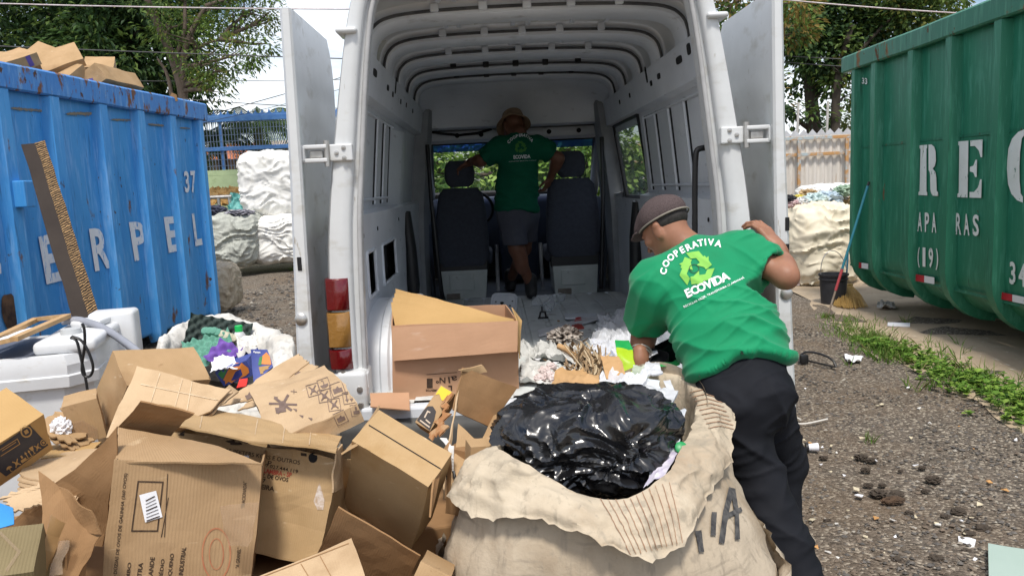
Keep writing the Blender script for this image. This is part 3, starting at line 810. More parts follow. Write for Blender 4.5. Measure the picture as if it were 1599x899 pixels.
def container(name, label, far, near_len, dirx, side, ztop, zbot, rib_px, mats, belly, depth, rim_h, rim_out):
    """far = far end corner on the viewer's side; the long wall runs towards the viewer. side=+1: body lies at larger x"""
    dv = Vector((dirx, -1, 0)).normalized()                # along the wall, towards the viewer
    nv = Vector((0, 0, 1)).cross(dv) if True else None
    nv = Vector((-side, 0, 0)); nv = (nv-dv*nv.dot(dv)).normalized()      # outward normal, to the yard
    P0 = Vector(far)
    e = empty(name, label, 'container', (P0.x-nv.x*depth/2, P0.y-near_len/2, 0))
    def W(s, o, z): return Vector((P0.x, P0.y, 0))+dv*s+nv*o+Vector((0, 0, z))
    paint, rimm = mats
    # belly outline in (o, z): vertical wall, rounded lower corner
    out = [(0, ztop)]+[(0, lerp(ztop, zbot+belly, t)) for t in (.25, .5, .75)]
    for i in range(7):
        a = i/6*math.pi/2; out.append((-belly*(1-math.cos(a)), zbot+belly*(1-math.sin(a))))
    ns = 60
    mb = MB()
    for (o0, z0), (o1, z1) in zip(out[:-1], out[1:]): pass
    rows = []
    for o, z in out:
        rows.append([W(near_len*i/ns, o+.012*N3((i*.22, z*1.2, 1))+.006*N3((i*.6, z*2.4, 5)), z) for i in range(ns+1)])
    mb.grid(rows); mb.build('side_wall', paint, e, smooth=50)
    # back wall, ends, floor
    mb = MB()
    oF = -belly
    mb.slab([W(0, -depth, zbot), W(0, -depth, ztop), W(near_len, -depth, ztop), W(near_len, -depth, zbot)], .05, 8, 4); mb.build('side_wall', paint, e)
    for s in (0, near_len):
        mb = MB(); oo = [(o, z) for o, z in out]+[(-depth, zbot), (-depth, ztop)]
        mb.extrude(oo, lambda u, v, q: W(q, u, v), s-.02+(.025 if s == 0 else -.025), s+.02+(.025 if s == 0 else -.025)); mb.build('end_wall', paint, e)
    mb = MB(); mb.slab([W(.05, -belly, zbot+.004), W(near_len-.05, -belly, zbot+.004), W(near_len-.05, -depth+.05, zbot+.004), W(.05, -depth+.05, zbot+.004)], .06); mb.build('floor', paint, e)
    # rim
    mb = MB(); prof = [(-.06, ztop-.02), (-.06, ztop+rim_h), (-.02, ztop+rim_h+.012), (rim_out-.02, ztop+rim_h+.004), (rim_out, ztop+rim_h-.015), (rim_out, ztop-.01), (rim_out-.015, ztop-.025), (.004, ztop-.02)]
    k = len(prof); rr = []
    for i in range(81):
        s = lerp(-.06, near_len, i/80); rr.append([W(s, o+.006*N3((s*1.3, z*2, 0)), z+.008*N3((s*.9, 4, 0))) for o, z in prof])
    mb.grid(rr, closed=True); mb.add(rr[0], [tuple(range(k))]); mb.build('rim', rimm, e, smooth=35)
    mb = MB(); mb.bbox((0, 0, 0), (1, 1, 1), 0.01)
    mb = MB(); mb.slab([W(-.01, -depth-.06, ztop-.02), W(-.01, -depth-.06, ztop+rim_h), W(near_len, -depth-.06, ztop+rim_h), W(near_len, -depth-.06, ztop-.02)], .1, 8, 2); mb.build('rim', rimm, e)
    # ribs
    p0, nn = W(0, 0, 0), nv
    sl = []
    for px, py, wd in rib_px:
        p = onp(px, py, p0+nn*.07, nn); s = (p-p0).dot(dv); sl.append((s, wd))
    last = sl[-1][0]; step = abs(sl[-1][0]-sl[-2][0])
    s = last+step
    while s < near_len-.1: sl.append((s, sl[-1][1])); s += step
    for s, wd in sl:
        mb = MB(); t = .085
        rows = []
        for j, (o, z) in enumerate(out):
            zz = z-.026 if j == 0 else z
            if j >= 4:
                a = (j-4)/6*math.pi/2; no, nz_ = math.cos(a), -math.sin(a)
            else: no, nz_ = 1, 0
            rows.append([W(s+ds, o+no*h, zz+nz_*h) for ds, h in ((-wd*.62, -.01), (-wd*.5, t*.6), (-wd*.40, t), (wd*.40, t), (wd*.5, t*.6), (wd*.62, -.01))])
        mb.grid(rows)
        mb.build('rib', paint, e, smooth=35)
    return e, W, p0, nn

# green container ------------------------------------------------------------
farg = at(1329, 266, 9.0)
zt_g = at(1329, 110, 9.0).z; zb_g = at(1332, 441, 9.0).z
greens, WG, pg, ng = container('roll_off_container', 'big green roll-off container lettered REC APARAS on the right', (farg.x, 9.0, 0), 6.2, -.036, +1, zt_g, zb_g,
    [(1333, 200, .10), (1364, 200, .12), (1421, 200, .12), (1480, 200, .12), (1555, 200, .12)], (GREEN, GREEN_RIM), .38, 2.3, .155, .10)
for ch, q in (('R', [(1436, 304.5), (1467, 306), (1464, 225), (1438, 227)]), ('E', [(1497, 308), (1534.5, 309), (1536.5, 218), (1498, 221)]), ('C', [(1574, 312), (1632, 322), (1636, 196), (1575, 207)])):
    mb = MB()
    for o in serif(ch):
        V, F = tri_fill(o); qq = bil([onp(*c, pg, ng) for c in q]); mb.add([qq(u, v)+ng*.012 for u, v in V], F)
    mb.build('letter', STENCIL_G, greens)
for t, q in (('A', [(1434.5, 361), (1441.5, 361.5), (1442, 331.3), (1435, 331)]), ('P', [(1446, 362), (1452.5, 362.5), (1453, 332), (1446, 331.7)]), ('A', [(1457, 363), (1464, 363.5), (1463.5, 332), (1457, 331.7)]),
             ('R', [(1494.6, 366), (1503, 366.7), (1503, 333), (1494.8, 332.5)]), ('A', [(1507, 367), (1516, 367.8), (1515, 334), (1507, 333.5)]), ('S', [(1521, 368), (1530.7, 368.8), (1530.7, 335), (1521, 334.5)]),
             ('(', [(1434.5, 417), (1438, 417.5), (1438, 386), (1435, 386)]), ('1', [(1442.5, 416), (1447, 416.5), (1447, 386.5), (1442.5, 386)]), ('9', [(1452, 418), (1459, 418.6), (1459, 387), (1452, 386.6)]), (')', [(1463, 421), (1467, 421.6), (1467, 388), (1463.5, 387.6)]),
             ('3', [(1578.5, 443), (1588, 445), (1588, 409), (1579, 407.7)]), ('4', [(1593, 446), (1604, 448.5), (1604, 412), (1593, 410)]),
             ('33', [(1347.5, 131), (1356, 132), (1356, 122.4), (1347.7, 121.4)])):
    mb = MB(); paint_on(mb, text2d(t, .025), q, pg, ng, .012); mb.build('letter', STENCIL_G, greens)
REFL_R = mat('reflector_red', (.45, .015, .03), rough=.3); REFL_W = mat('reflector_white', (.72, .72, .72), rough=.3)
for q in ([(1337, 417), (1357, 420), (1357, 411.5), (1337, 408.5)], [(1430.4, 438), (1460.5, 443.5), (1460.5, 433), (1430.4, 427.6)], [(1566, 467), (1601, 474.5), (1601, 463.5), (1566, 456)]):
    c = [onp(*p, pg, ng)+ng*.012 for p in q]; m1, m2 = c[0].lerp(c[1], .5), c[3].lerp(c[2], .5)
    s_ = MB(); s_.slab([c[0], m1, m2, c[3]], .004, mi=0); s_.slab([m1+ng*0, c[1], c[2], m2], .004, mi=1); s_.build('reflector_strip', [REFL_R, REFL_W], greens)
for py in (231, 414.5):
    a = onp(1335, py, pg, ng); z = a.z
    s_ = MB(); s_.slab([WG(.02, .007, z-.012), WG(6.1, .007, z-.012), WG(6.1, .007, z+.012), WG(.02, .007, z+.012)], .012)
    s_.build('weld_strip', GREEN_RIM, greens)
for s in (.9, 5.3):
    s_ = MB(); s_.box((0, 0, 0), (.18, 1.9, zb_g+.0), M=Matrix.Translation(WG(s, -2.1, 0))); s_.build('skid', GREEN, greens)

# blue container --------------------------------------------------------------
farb = at(322, 311, 9.9)
zt_b = at(322, 186, 9.9).z; zb_b = .14
blues, WB, pb, nb = container('roll_off_container', 'scratched blue roll-off container lettered ERPEL on the left', (farb.x, 9.9, 0), 7.0, -.115, -1, zt_b, zb_b,
    [(318, 250, .10), (270, 200, .15), (221, 200, .15), (163, 200, .15), (87, 190, .15), (8, 190, .15)], (BLUE, BLUE_RIM), .05, 2.3, .19, .09)
for t, q in (('E', [(71, 444), (99, 437), (88, 362), (58, 370)]), ('R', [(147, 424), (173, 417.5), (165, 354), (137, 357.5)]), ('P', [(209, 408), (230.5, 403.5), (222.5, 345.5), (199.5, 347)]),
             ('E', [(262, 395), (280, 391), (273, 337.5), (254, 339)]), ('L', [(304, 384.5), (315, 382), (308.5, 332.5), (298, 333.5)]), ('3', [(287.6, 301), (295, 301.2), (293, 267), (285.5, 267.4)]), ('7', [(298, 301.5), (304.5, 301.8), (303, 266.8), (295.5, 267)]), ('F', [(-8, 455), (12, 428), (3, 370), (-28, 385)])):
    if t == 'F': q = [(-22, 468), (3, 462), (-4, 380), (-34, 388)]
    mb = MB(); paint_on(mb, text2d(t, .03), q, pb, nb, .012); mb.build('letter', STENCIL, blues)
mb = MB(); c = onp(16, 304, pb, nb); mb.bbox((-.07, -.07, -.11), (.09, .07, .11), .01, M=Matrix.Translation(c+nb*.08)); mb.build('latch', BLUE, blues)
hole = onp(13, 487, pb, nb)
mb = MB(); mb.lathe([(.001, 0), (.07, 0)], (0, 0, 0), 20, M=Matrix.Scale(1, 4), cap=False)
vs = [hole+nb*.012+(Vector((0, 0, 1))*(.17*math.sin(a)*(1+.15*math.sin(3*a)))+Vector((-nb.y, nb.x, 0))*(.085*math.cos(a))) for a in [2*math.pi*i/18 for i in range(18)]]
mb = MB(); mb.add(vs, [tuple(range(18))]); mb.build('rust_hole', mat('rust_hole', (.035, .02, .014), (.15, .08, .04), 9, .95), blues)
YRUST = mat('yellow_rust', (.27, .21, .12), (.14, .15, .16), 14, .9)
for q in ([(13, 165), (70, 170), (70, 178), (13, 173)], [(100, 174), (145, 172), (145, 183), (100, 182)], [(171, 184), (205, 185), (205, 191), (171, 190)], [(229, 191), (258, 194), (258, 200), (229, 197)], [(279, 197.5), (296, 199), (296, 203), (279, 202)]):
    pts = [onp(*p, pb, nb) for p in q]; f = bil(pts); k = 60
    ring = [(i/k, .5-.5*min(1, i/8, (k-i)/8)*(.35+.9*abs(N3((i*.35, q[0][0], 1))+.5*N3((i*.9, 3, q[0][0]))))) for i in range(k+1)]+[((k-i)/k, .5+.5*min(1, i/8, (k-i)/8)*(.25+1.0*abs(N3((i*.3, q[0][0], 4))+.5*N3((i*.8, 5, q[0][0]))))) for i in range(1, k)]
    V, F = tri_fill(ring); mb = MB(); mb.add([f(u, v)+nb*.012 for u, v in V], F); mb.build('rust_smear', YRUST, blues)
# ================================================================== THE VAN
XC, YR, ZF = .195, 3.25, .70
van = empty('cargo_van', 'white high roof cargo van seen from behind with both rear doors swung wide open', 'van', (XC, 5.5, 0))
def V3(x, y, z): return Vector((XC+x, y, z))
def interp(tab, z):
    for (z0, h0), (z1, h1) in zip(tab[:-1], tab[1:]):
        if z <= z1: return h0+(h1-h0)*max(0, min(1, (z-z0)/(z1-z0)))
    return tab[-1][1]
OUT = [(.42, .87), (.55, .905), (.9, .925), (1.3, .918), (1.53, .892), (1.7, .868), (1.87, .84), (2.1, .80), (2.35, .75), (2.5, .69), (2.61, .58), (2.665, .42), (2.69, .2), (2.70, 0)]
OPEN = [(.66, .795), (1.45, .775), (1.7, .745), (2.06, .705), (2.3, .67), (2.39, .645), (2.46, .60), (2.505, .5), (2.525, .3), (2.53, 0)]
def resample(tab, n):
    p = [Vector((h, 0, z)) for z, h in tab]; p = chaikin(p, 2)
    d = [0]
    for a, b in zip(p[:-1], p[1:]): d.append(d[-1]+(b-a).length)
    out = []
    for i in range(n):
        s = d[-1]*i/(n-1); k = 0
        while k < len(d)-2 and d[k+1] < s: k += 1
        t = (s-d[k])/(d[k+1]-d[k]); out.append(p[k].lerp(p[k+1], t))
    return out
NO = 46
ro, ri = resample(OUT, NO), resample(OPEN, NO)
GLASSM = thin_mat('window_glass', (.6, .68, .70), .05, .03)
TINT = thin_mat('windscreen_tint', (.02, .07, .42), .55, .4, (.06, .18, .8))
SEAL = mat('door_seal', (.42, .42, .42), (.34, .34, .34), 10, .6)
for sg in (-1, 1):
    mb = MB(); rows = []
    for a, b in zip(ro, ri):
        def q(t, y): return V3(sg*lerp(a.x, b.x, t), y, lerp(a.z, b.z, t))
        rows.append([q(0, YR+.16), q(.0, YR+.07), q(.03, YR+.025), q(.12, YR), q(.45, YR-.008), q(.70, YR), q(.78, YR+.012), q(.80, YR+.035), q(.97, YR+.04), q(1, YR+.05), q(1.02, YR+.14)])
    mb.grid(rows); mb.build('rear_pillar', WHITE_PAINT, van, smooth=40)
    mb = MB(); mb.tube([V3(sg*(p.x-.004), YR+.03, p.z) for p in ri], .011, 8); mb.build('door_seal', SEAL, van, smooth=60)
    # drip ledge
    z = 2.25; ho = interp(OUT, z); hi_ = interp(OPEN, z)
    mb = MB(); mb.bbox((XC+min(sg*(ho+.03), sg*(lerp(ho, hi_, .62))), YR-.03, z-.012), (XC+max(sg*(ho+.03), sg*(lerp(ho, hi_, .62))), YR+.12, z+.012), .011, 3)
    mb.build('drip_ledge', WHITE_PAINT, van, smooth=60)
# outer skin: sides, roof ; window openings left out of the grid
YS = [YR+.15, 3.8, 4.4, 4.9, 5.2, 5.7, 6.2, 6.6, 6.9, 7.2, 7.5, 7.7, 7.95, 8.25, 8.55, 8.7]
ZS = [.42, .6, .8, 1.0, 1.2, 1.35, 1.47, 1.6, 1.75, 1.9, 2.03, 2.1, 2.22]
def nose(y):                                          # how far the body narrows and drops ahead of the cab
    return (max(0, y-7.2)/1.5)
def ztop(y):
    if y < 6.5: return 9
    if y < 6.9: return lerp(2.3, 2.03, (y-6.5)/.4)
    if y < 7.7: return lerp(2.03, 1.5, (y-6.9)/.8)
    return lerp(1.5, 1.0, max(0, min(1, (y-7.7)/1.0))**1.3)
for sg in (-1, 1):
    mb = MB()
    for y0, y1 in zip(YS[:-1], YS[1:]):
        for z0, z1 in zip(ZS[:-1], ZS[1:]):
            if sg > 0 and 5.2 <= y0 < 6.2 and 1.47 <= z0 < 2.03: continue
            if 6.6 <= y0 < 7.5 and 1.47 <= z0 < 1.9: continue
            def P(y, z):
                z = min(z, ztop(y)-.004*(2.3-z)); return V3(sg*(interp(OUT, z)-.10*nose(y)**2), y, z)
            if min(z0, ztop(y0)) == min(z1, ztop(y0)) and min(z0, ztop(y1)) == min(z1, ztop(y1)): continue
            mb.add([P(y0, z0), P(y1, z0), P(y1, z1), P(y0, z1)], [(0, 1, 2, 3)])
    bmv = mb.build('side_panel', WHITE_PAINT, van, smooth=40)
    # glass
    for a, b, c, d, ok in ((5.2, 6.2, 1.47, 2.03, sg > 0), (6.6, 7.5, 1.47, 1.9, True)):
        if not ok: continue
        g_ = MB(); qd = [V3(sg*(interp(OUT, c)-.015), a, c), V3(sg*(interp(OUT, c)-.015), b, c), V3(sg*(interp(OUT, d)-.015), b, d), V3(sg*(interp(OUT, d)-.015), a, d)]
        g_.slab(qd, 0); g_.build('side_window', GLASSM, van)
        f_ = MB(); f_.tube(qd+[qd[0]], .018, 6); f_.build('window_seal', BLACK, van)
mb = MB(); rows = []
for y in (YR+.15, 3.8, 4.6, 5.4, 6.0, 6.4, 6.7, 6.92):
    k = max(0, (y-6.0)/.92); rows.append([V3(sg*h*(1-.04*k), y, lerp(z, 2.04-(.04 if abs(h) > .7 else 0), k*k)) for sg, z, h in
        [(-1, z, h) for z, h in OUT[7:]]+[(1, z, h) for z, h in reversed(OUT[7:-1])]])
mb.grid(rows); mb.build('roof', WHITE_PAINT, van, smooth=50)
# windscreen, bonnet, grille
ws = [V3(-.73, 6.93, 2.0), V3(.73, 6.93, 2.0), V3(.78, 7.70, 1.53), V3(-.78, 7.70, 1.53)]
mb = MB(); mb.slab(ws, 0, 8, 4); wsn = mb.build('windscreen', GLASSM, van)
mb = MB(); mb.slab([ws[0]+Vector((0, -.012, -.006)), ws[1]+Vector((0, -.012, -.006)), ws[1].lerp(ws[2], .16)+Vector((0, -.012, -.006)), ws[0].lerp(ws[3], .16)+Vector((0, -.012, -.006))], 0); mb.build('sun_band', TINT, wsn)
mb = MB(); mb.tube(ws+[ws[0]], .03, 6); mb.build('windscreen_seal', BLACK, wsn)
mb = MB(); mb.grid([[V3(x*(1-.11*t*t), lerp(7.75, 8.68, t), lerp(1.5, 1.02, t**1.4)+.05*(1-(x/.85)**2)*(1-t*.5)) for x in [-.84+.12*i for i in range(15)]] for t in [i/6 for i in range(7)]]); mb.build('bonnet', WHITE_PAINT, van, smooth=60)
mb = MB(); mb.bbox((XC-.74, 8.62, .42), (XC+.74, 8.74, 1.0), .04); mb.build('front_bumper', BLACK, van)
for sg in (-1, 1):
    mb = MB(); mb.bbox((XC+sg*.58-.14, 8.66, .78), (XC+sg*.58+.14, 8.755, .96), .03); mb.build('headlight', mat('lamp_glass', (.7, .72, .74), rough=.1), van)
# floor
mb = MB(); xs_ = []
k = 0
for i in range(12):
    x0 = -.86+i*.1433
    xs_ += [(x0, 0), (x0+.105, 0), (x0+.112, -.010), (x0+.136, -.010)]
xs_.append((.86, 0))
mb.grid([[V3(x, y, ZF+z) for x, z in xs_] for y in (YR-.02, 3.9, 4.6, 5.3, 6.22)])
mb.build('cargo_floor', FLOOR_PAINT, van, smooth=20)
mb = MB(); mb.bbox((XC-.80, YR-.07, ZF-.075), (XC+.80, YR+.0, ZF-.012), .012); mb.build('door_sill', INNER_PAINT, van)
mb = MB(); mb.slab([V3(-.86, 6.23, .69), V3(.86, 6.23, .69), V3(.84, 7.8, .69), V3(-.84, 7.8, .69)], .03); mb.build('cab_floor', mat('cab_mat', (.20, .215, .23), (.14, .15, .16), 6, .85), van)
mb = MB(); mb.slab([V3(-.86, 6.215, .60), V3(.86, 6.215, .60), V3(.86, 6.215, ZF), V3(-.86, 6.215, ZF)], .012); mb.build('floor_step', INNER_PAINT, van)
mb = MB(); mb.slab([V3(-.85, YR, .45), V3(.85, YR, .45), V3(.85, 8.6, .45), V3(-.85, 8.6, .45)], .03); mb.build('underbody', BLACK, van)
mb = MB(); mb.slab([V3(-.84, 7.82, .45), V3(.84, 7.82, .45), V3(.84, 7.82, 1.5), V3(-.84, 7.82, 1.5)], .03); mb.build('bulkhead', BLACK, van)
# inner walls
BASE = [(.60, .88), (1.3, .875), (1.55, .85), (1.8, .825), (2.03, .80), (2.22, .775), (2.4, .74)]
def inner(sg, y, z, lower): return interp(BASE, z)-(.06 if lower else 0)
for sg in (-1, 1):
    zl = [(.62, 1), (.85, 1), (1.09, 1), (1.31, 1), (1.48, 1), (1.5, 1.0), (1.505, 0), (1.47+.04, 0), (1.75, 0), (1.97, 0), (2.03, 0), (2.035, 1), (2.21, 1), (2.225, 1)]
    ylist = [YR+.13, 3.45, 3.68, 3.94, 4.19, 4.40, 4.75, 5.05, 5.2, 5.7, 6.2, 6.36]
    mb = MB(); zz = [.62, .85, 1.09, 1.31, 1.47, 1.495, 1.51, 1.75, 1.97, 2.03, 2.04, 2.2, 2.225]
    def pr(y, z, sg=sg):
        if z <= 1.495: p = .062
        elif z <= 2.031: p = .0
        else: p = .055
        if (sg < 0 and 1.5 < z < 2.03) and (5.05 <= y <= 5.2): p = max(p, .05)
        if z > 1.49 and y <= 3.46: p = max(p, .045)
        return p
    for y0, y1 in zip(ylist[:-1], ylist[1:]):
        for z0, z1 in zip(zz[:-1], zz[1:]):
            if sg > 0 and 5.2 <= y0 < 6.2 and 1.47 <= z0 < 1.97: continue
            if (3.68 <= y0 < 3.94 or 4.19 <= y0 < 4.75) and 1.09 <= z0 < 1.31: continue
            def P(y, z, lo=True):
                return V3(sg*(interp(BASE, z)-pr(y, z)), y, z)
            mb.add([P(y0, z0), P(y1, z0), P(y1, z1), P(y0, z1)], [(0, 1, 2, 3)])
    w_ = mb.build('inner_wall', INNER_PAINT, van, smooth=None)
    bm = bmesh.new(); bm.from_mesh(w_.data); bmesh.ops.remove_doubles(bm, verts=bm.verts, dist=.0005); bm.to_mesh(w_.data); bm.free()
    # dark cavities behind the cut-outs
    mb = MB()
    for ya, yb in ((3.66, 3.96), (4.17, 4.77)): mb.slab([V3(sg*.868, ya, 1.07), V3(sg*.868, yb, 1.07), V3(sg*.868, yb, 1.33), V3(sg*.868, ya, 1.33)], .004)
    mb.build('wall_cavity', DARK, w_)
    for ya, yb in ((3.68, 3.94), (4.19, 4.75)):
        fr = MB(); h = .875-.062
        fr.tube((lambda c: c+[c[0]])(chaikin([V3(sg*h, y_, z_) for y_, z_ in ((ya+.03, 1.09), (yb-.03, 1.09), (yb, 1.09), (yb, 1.12), (yb, 1.28), (yb, 1.31), (yb-.03, 1.31), (ya+.03, 1.31), (ya, 1.31), (ya, 1.28), (ya, 1.12), (ya, 1.09))], 1, True)), .010, 6)
        fr.build('cutout_lip', INNER_PAINT, w_, smooth=60)
    # pressed grooves and seams
    for y in ((4.22, 4.5, 4.77) if sg < 0 else (3.95, 4.3, 4.66, 5.0)):
        s_ = MB(); pts = [V3(sg*(interp(BASE, z)-.003), y, z) for z in (1.53, 1.7, 1.85, 2.0)]
        s_.tube(pts, .006, 5); s_.build('wall_seam', BLACK, w_)
        s_ = MB(); pts = [V3(sg*(interp(BASE, z)-.002), y+.05, z) for z in (1.53, 1.7, 1.85, 2.0)]
        s_.tube(pts, .011, 6); s_.build('wall_swage', INNER_PAINT, w_, smooth=60)
    for y, dz, L, H in ((3.55, .02, .06, .05), (3.72, .01, .11, .035), (4.2, .0, .07, .03), (4.42, -.01, .05, .03), (4.52, .02, .035, .09), (4.8, -.01, .04, .03), (5.1, 0, .04, .03), (5.5, 0, .04, .03)):
        if sg > 0 and abs(y-4.8) < .01: continue
        z = 2.13+dz; h = interp(BASE, z)-.055-.003; h2 = interp(BASE, z+H)-.055-.003
        s_ = MB(); q = [V3(sg*h, y, z), V3(sg*h, y+L, z), V3(sg*h2, y+L, z+H), V3(sg*h2, y, z+H)]
        if sg > 0: q = [q[1], q[0], q[3], q[2]]
        s_.poly(chaikin([q[0].lerp(q[1], .15), q[1].lerp(q[0], .15), q[1].lerp(q[2], .2), q[2].lerp(q[1], .2), q[2].lerp(q[3], .15), q[3].lerp(q[2], .15), q[3].lerp(q[0], .2), q[0].lerp(q[3], .2)], 1, True), .003); s_.build('wall_slot', DARK, w_)
    for y, z in ((3.56, 1.40), (4.0, 1.41), (4.9, 1.42)):
        s_ = MB(); s_.lathe([(.001, 0), (.011, .0), (.011, .003), (.001, .003)], V3(sg*(interp(BASE, z)-.064), y, z), 10, M=Matrix.Rotation(R(90)*-sg, 3, 'Y')); s_.build('wall_slot', DARK, w_)
    pf = [V3(sg*(interp(BASE, z)-.004), y, z) for y, z in ((3.62, 1.56), (3.58, 1.60), (3.58, 1.95), (3.62, 1.99), (5.0, 1.99), (5.04, 1.95), (5.04, 1.60), (5.0, 1.56))]
    s_ = MB(); s_.tube(pf+[pf[0]], .009, 6); s_.build('panel_frame', INNER_PAINT, w_, smooth=60)
    mb = MB(); mb.tube([V3(sg*.80, 5.32, 1.45), V3(sg*.79, 5.36, 1.2), V3(sg*.78, 5.30, .95), V3(sg*.79, 5.34, .74)], 0, 8, radii=[.035, .045, .05, .03]); mb.build('hanging_trim', BLACK, van, smooth=60)
    # wheel arch box
    mb = MB(); rows = []
    for j in range(25):
        a = math.pi*j/24; yy = 3.92-.50*math.cos(a); zz_ = ZF+.36*math.sin(a)**.7
        bump_ = .008*(j % 4 in (0, 1))
        rows.append([V3(sg*x, 3.92-(.50+b)*math.cos(a), ZF-.01+(.36+b)*max(0, math.sin(a))**.7) for x, b in ((.83, 0), (.75, 0), (.74, .012), (.71, .012), (.70, 0), (.64, 0), (.63, .012), (.60, .012), (.59, 0), (.575, -.015), (.565, -.06))])
    mb.grid(rows); mb.add([r[-1] for r in rows], [tuple(range(25))]); mb.build('wheel_arch', INNER_PAINT, van, smooth=35)
    # b pillar trim, belts
    mb = MB(); rows = []
    for z in (.62, 1.0, 1.4, 1.8, 2.1, 2.25):
        h = interp(BASE, z); rows.append([V3(sg*(h-.0), 6.26, z), V3(sg*(h-.10), 6.28, z), V3(sg*(h-.13), 6.36, z), V3(sg*(h-.12), 6.52, z), V3(sg*(h-.02), 6.58, z)])
    mb.grid(rows); mb.build('b_pillar', mat('pillar_trim', (.27, .285, .30), (.21, .22, .23), 5, .6), van, smooth=40)
    mb = MB(); mb.tube([V3(sg*.70, 6.27, 1.95), V3(sg*.69, 6.2, 1.5), V3(sg*.66, 6.15, 1.0), V3(sg*.64, 6.12, .74)], .018, 6); mb.build('seat_belt', BLACK, van, smooth=60)
    mb = MB(); mb.slab([V3(sg*.72, 6.5, .62), V3(sg*.80, 7.4, .62), V3(sg*.80, 7.4, 1.46), V3(sg*.80, 6.5, 1.46)], .04); mb.build('cab_door_trim', mat('cab_trim', (.07, .085, .11), (.05, .06, .085), 5, .6), van)
# grab handle on the right
mb = MB(); gp = chaikin([V3(.80, 3.42, 1.725), V3(.72, 3.42, 1.725), V3(.705, 3.42, 1.70), V3(.705, 3.44, 1.4), V3(.705, 3.44, 1.12), V3(.80, 3.44, 1.10)], 2)
mb.tube(gp, .013, 8); mb.build('grab_handle', BLACK, van, smooth=60)
# ceiling: skin and bows
CEIL = [(.765, 2.215), (.760, 2.28), (.738, 2.35), (.675, 2.408), (.52, 2.432), (.26, 2.442), (0, 2.445)]
BOW = [(.722, 2.22), (.717, 2.265), (.695, 2.315), (.63, 2.352), (.48, 2.367), (.25, 2.374), (0, 2.376)]
def full(tab):
    p = chaikin([Vector((h, 0, z)) for h, z in tab], 2); return [(-v.x, v.z) for v in p]+[(v.x, v.z) for v in reversed(p[:-1])]
ce, bo = full(CEIL), full(BOW)
mb = MB(); mb.grid([[V3(x, y, z+.004*N3((x*2, y*2, 0))) for x, z in ce] for y in [lerp(YR+.1, 6.4, i/16) for i in range(17)]]); mb.build('ceiling_skin', mat('ceiling_paint', (.58, .59, .59), (.44, .46, .46), 2, .3, stretch=(2.5, .8, 1), layers=[((.58, .58, .52), 3, (2, .5, 1), .58, .7, .25)]), van, smooth=60)
for ya, yb in ((3.40, 3.60), (3.88, 4.17), (4.46, 4.73)):
    for x in (-.40, -.33, -.05, .03, .26, .44):
        mb = MB(); mb.bbox((XC+x-.012, ya, 2.425), (XC+x+.012, yb, 2.437+.006*(1-abs(x))), .004); mb.build('ceiling_swage', INNER_PAINT, van, smooth=40)
for y0, wd in ((3.64, .20), (4.22, .20), (4.78, .20), (5.34, .19), (5.80, .16)):
    mb = MB(); rows = []
    for (cx_, cz), (bx, bz) in zip(ce, bo):
        f = lambda t, y: V3(lerp(cx_, bx, t), y, lerp(cz, bz, t))
        rows.append([f(-.02, y0-.03), f(.3, y0-.006), f(.85, y0), f(1, y0+.02), f(1, y0+wd-.02), f(.85, y0+wd), f(.3, y0+wd+.006), f(-.02, y0+wd+.03)])
    mb.grid(rows); bw = mb.build('roof_bow', INNER_PAINT, van, smooth=50)
    mb = MB(); mb.tube([V3(lerp(a[0], b[0], .55), y0-.016, lerp(a[1], b[1], .55)) for a, b in list(zip(ce, bo))[2:-2]], .008, 5); mb.build('sealant_gap', mat('sealant', (.045, .045, .05), (.09, .09, .09), 9, .8), bw)
    for x in (-.42, -.2, 0, .2, .42):
        mb = MB(); mb.bbox((XC+x-.02, y0-.03, 2.392), (XC+x+.02, y0+.015, 2.43), .006); mb.build('ceiling_clip', BLACK if y0 > 4.9 else INNER_PAINT, bw)
# overhead panel above the cab, header bar
mb = MB(); rows = []
for j, (y, z, k) in enumerate(((6.06, 2.43, .98), (6.12, 2.385, .98), (6.2, 2.355, .98), (6.28, 2.31, .97), (6.35, 2.22, .96), (6.38, 2.085, .95), (6.45, 2.07, .94))):
    rows.append([V3(x*.80*k, y-.04*(abs(x)**6), z-.16*(abs(x)**7 if j < 4 else 0)) for x in [-1+.1*i for i in range(21)]])
mb.grid(rows); mb.build('overhead_panel', INNER_PAINT, van, smooth=60)
mb = MB(); mb.bbox((XC-.75, 6.55, 1.985), (XC+.75, 6.92, 2.075), .03); hb = mb.build('header_bar', INNER_PAINT, van, smooth=40)
for x in (-.47, -.27, .30, .55):
    mb = MB(); mb.lathe([(.001, 0), (.02, 0), (.02, .004), (.001, .004)], V3(x, 6.547, 2.03), 12, M=Matrix.Rotation(R(90), 3, 'X')); mb.build('bolt_hole', DARK, hb)
mb = MB(); mb.tube([V3(-.70, 6.52, 2.07), V3(-.6, 6.51, 2.05), V3(-.45, 6.51, 2.03), V3(-.3, 6.51, 2.04), V3(-.18, 6.52, 2.07)], .011, 6); mb.build('loose_cable', BLACK, van, smooth=60)
mb = MB(); mb.tube([V3(-.76, 6.7, 2.16), V3(-.70, 6.72, 2.05), V3(-.72, 6.74, 1.95), V3(-.74, 6.75, 1.7)], .012, 6); mb.build('loose_cable', BLACK, van, smooth=60)
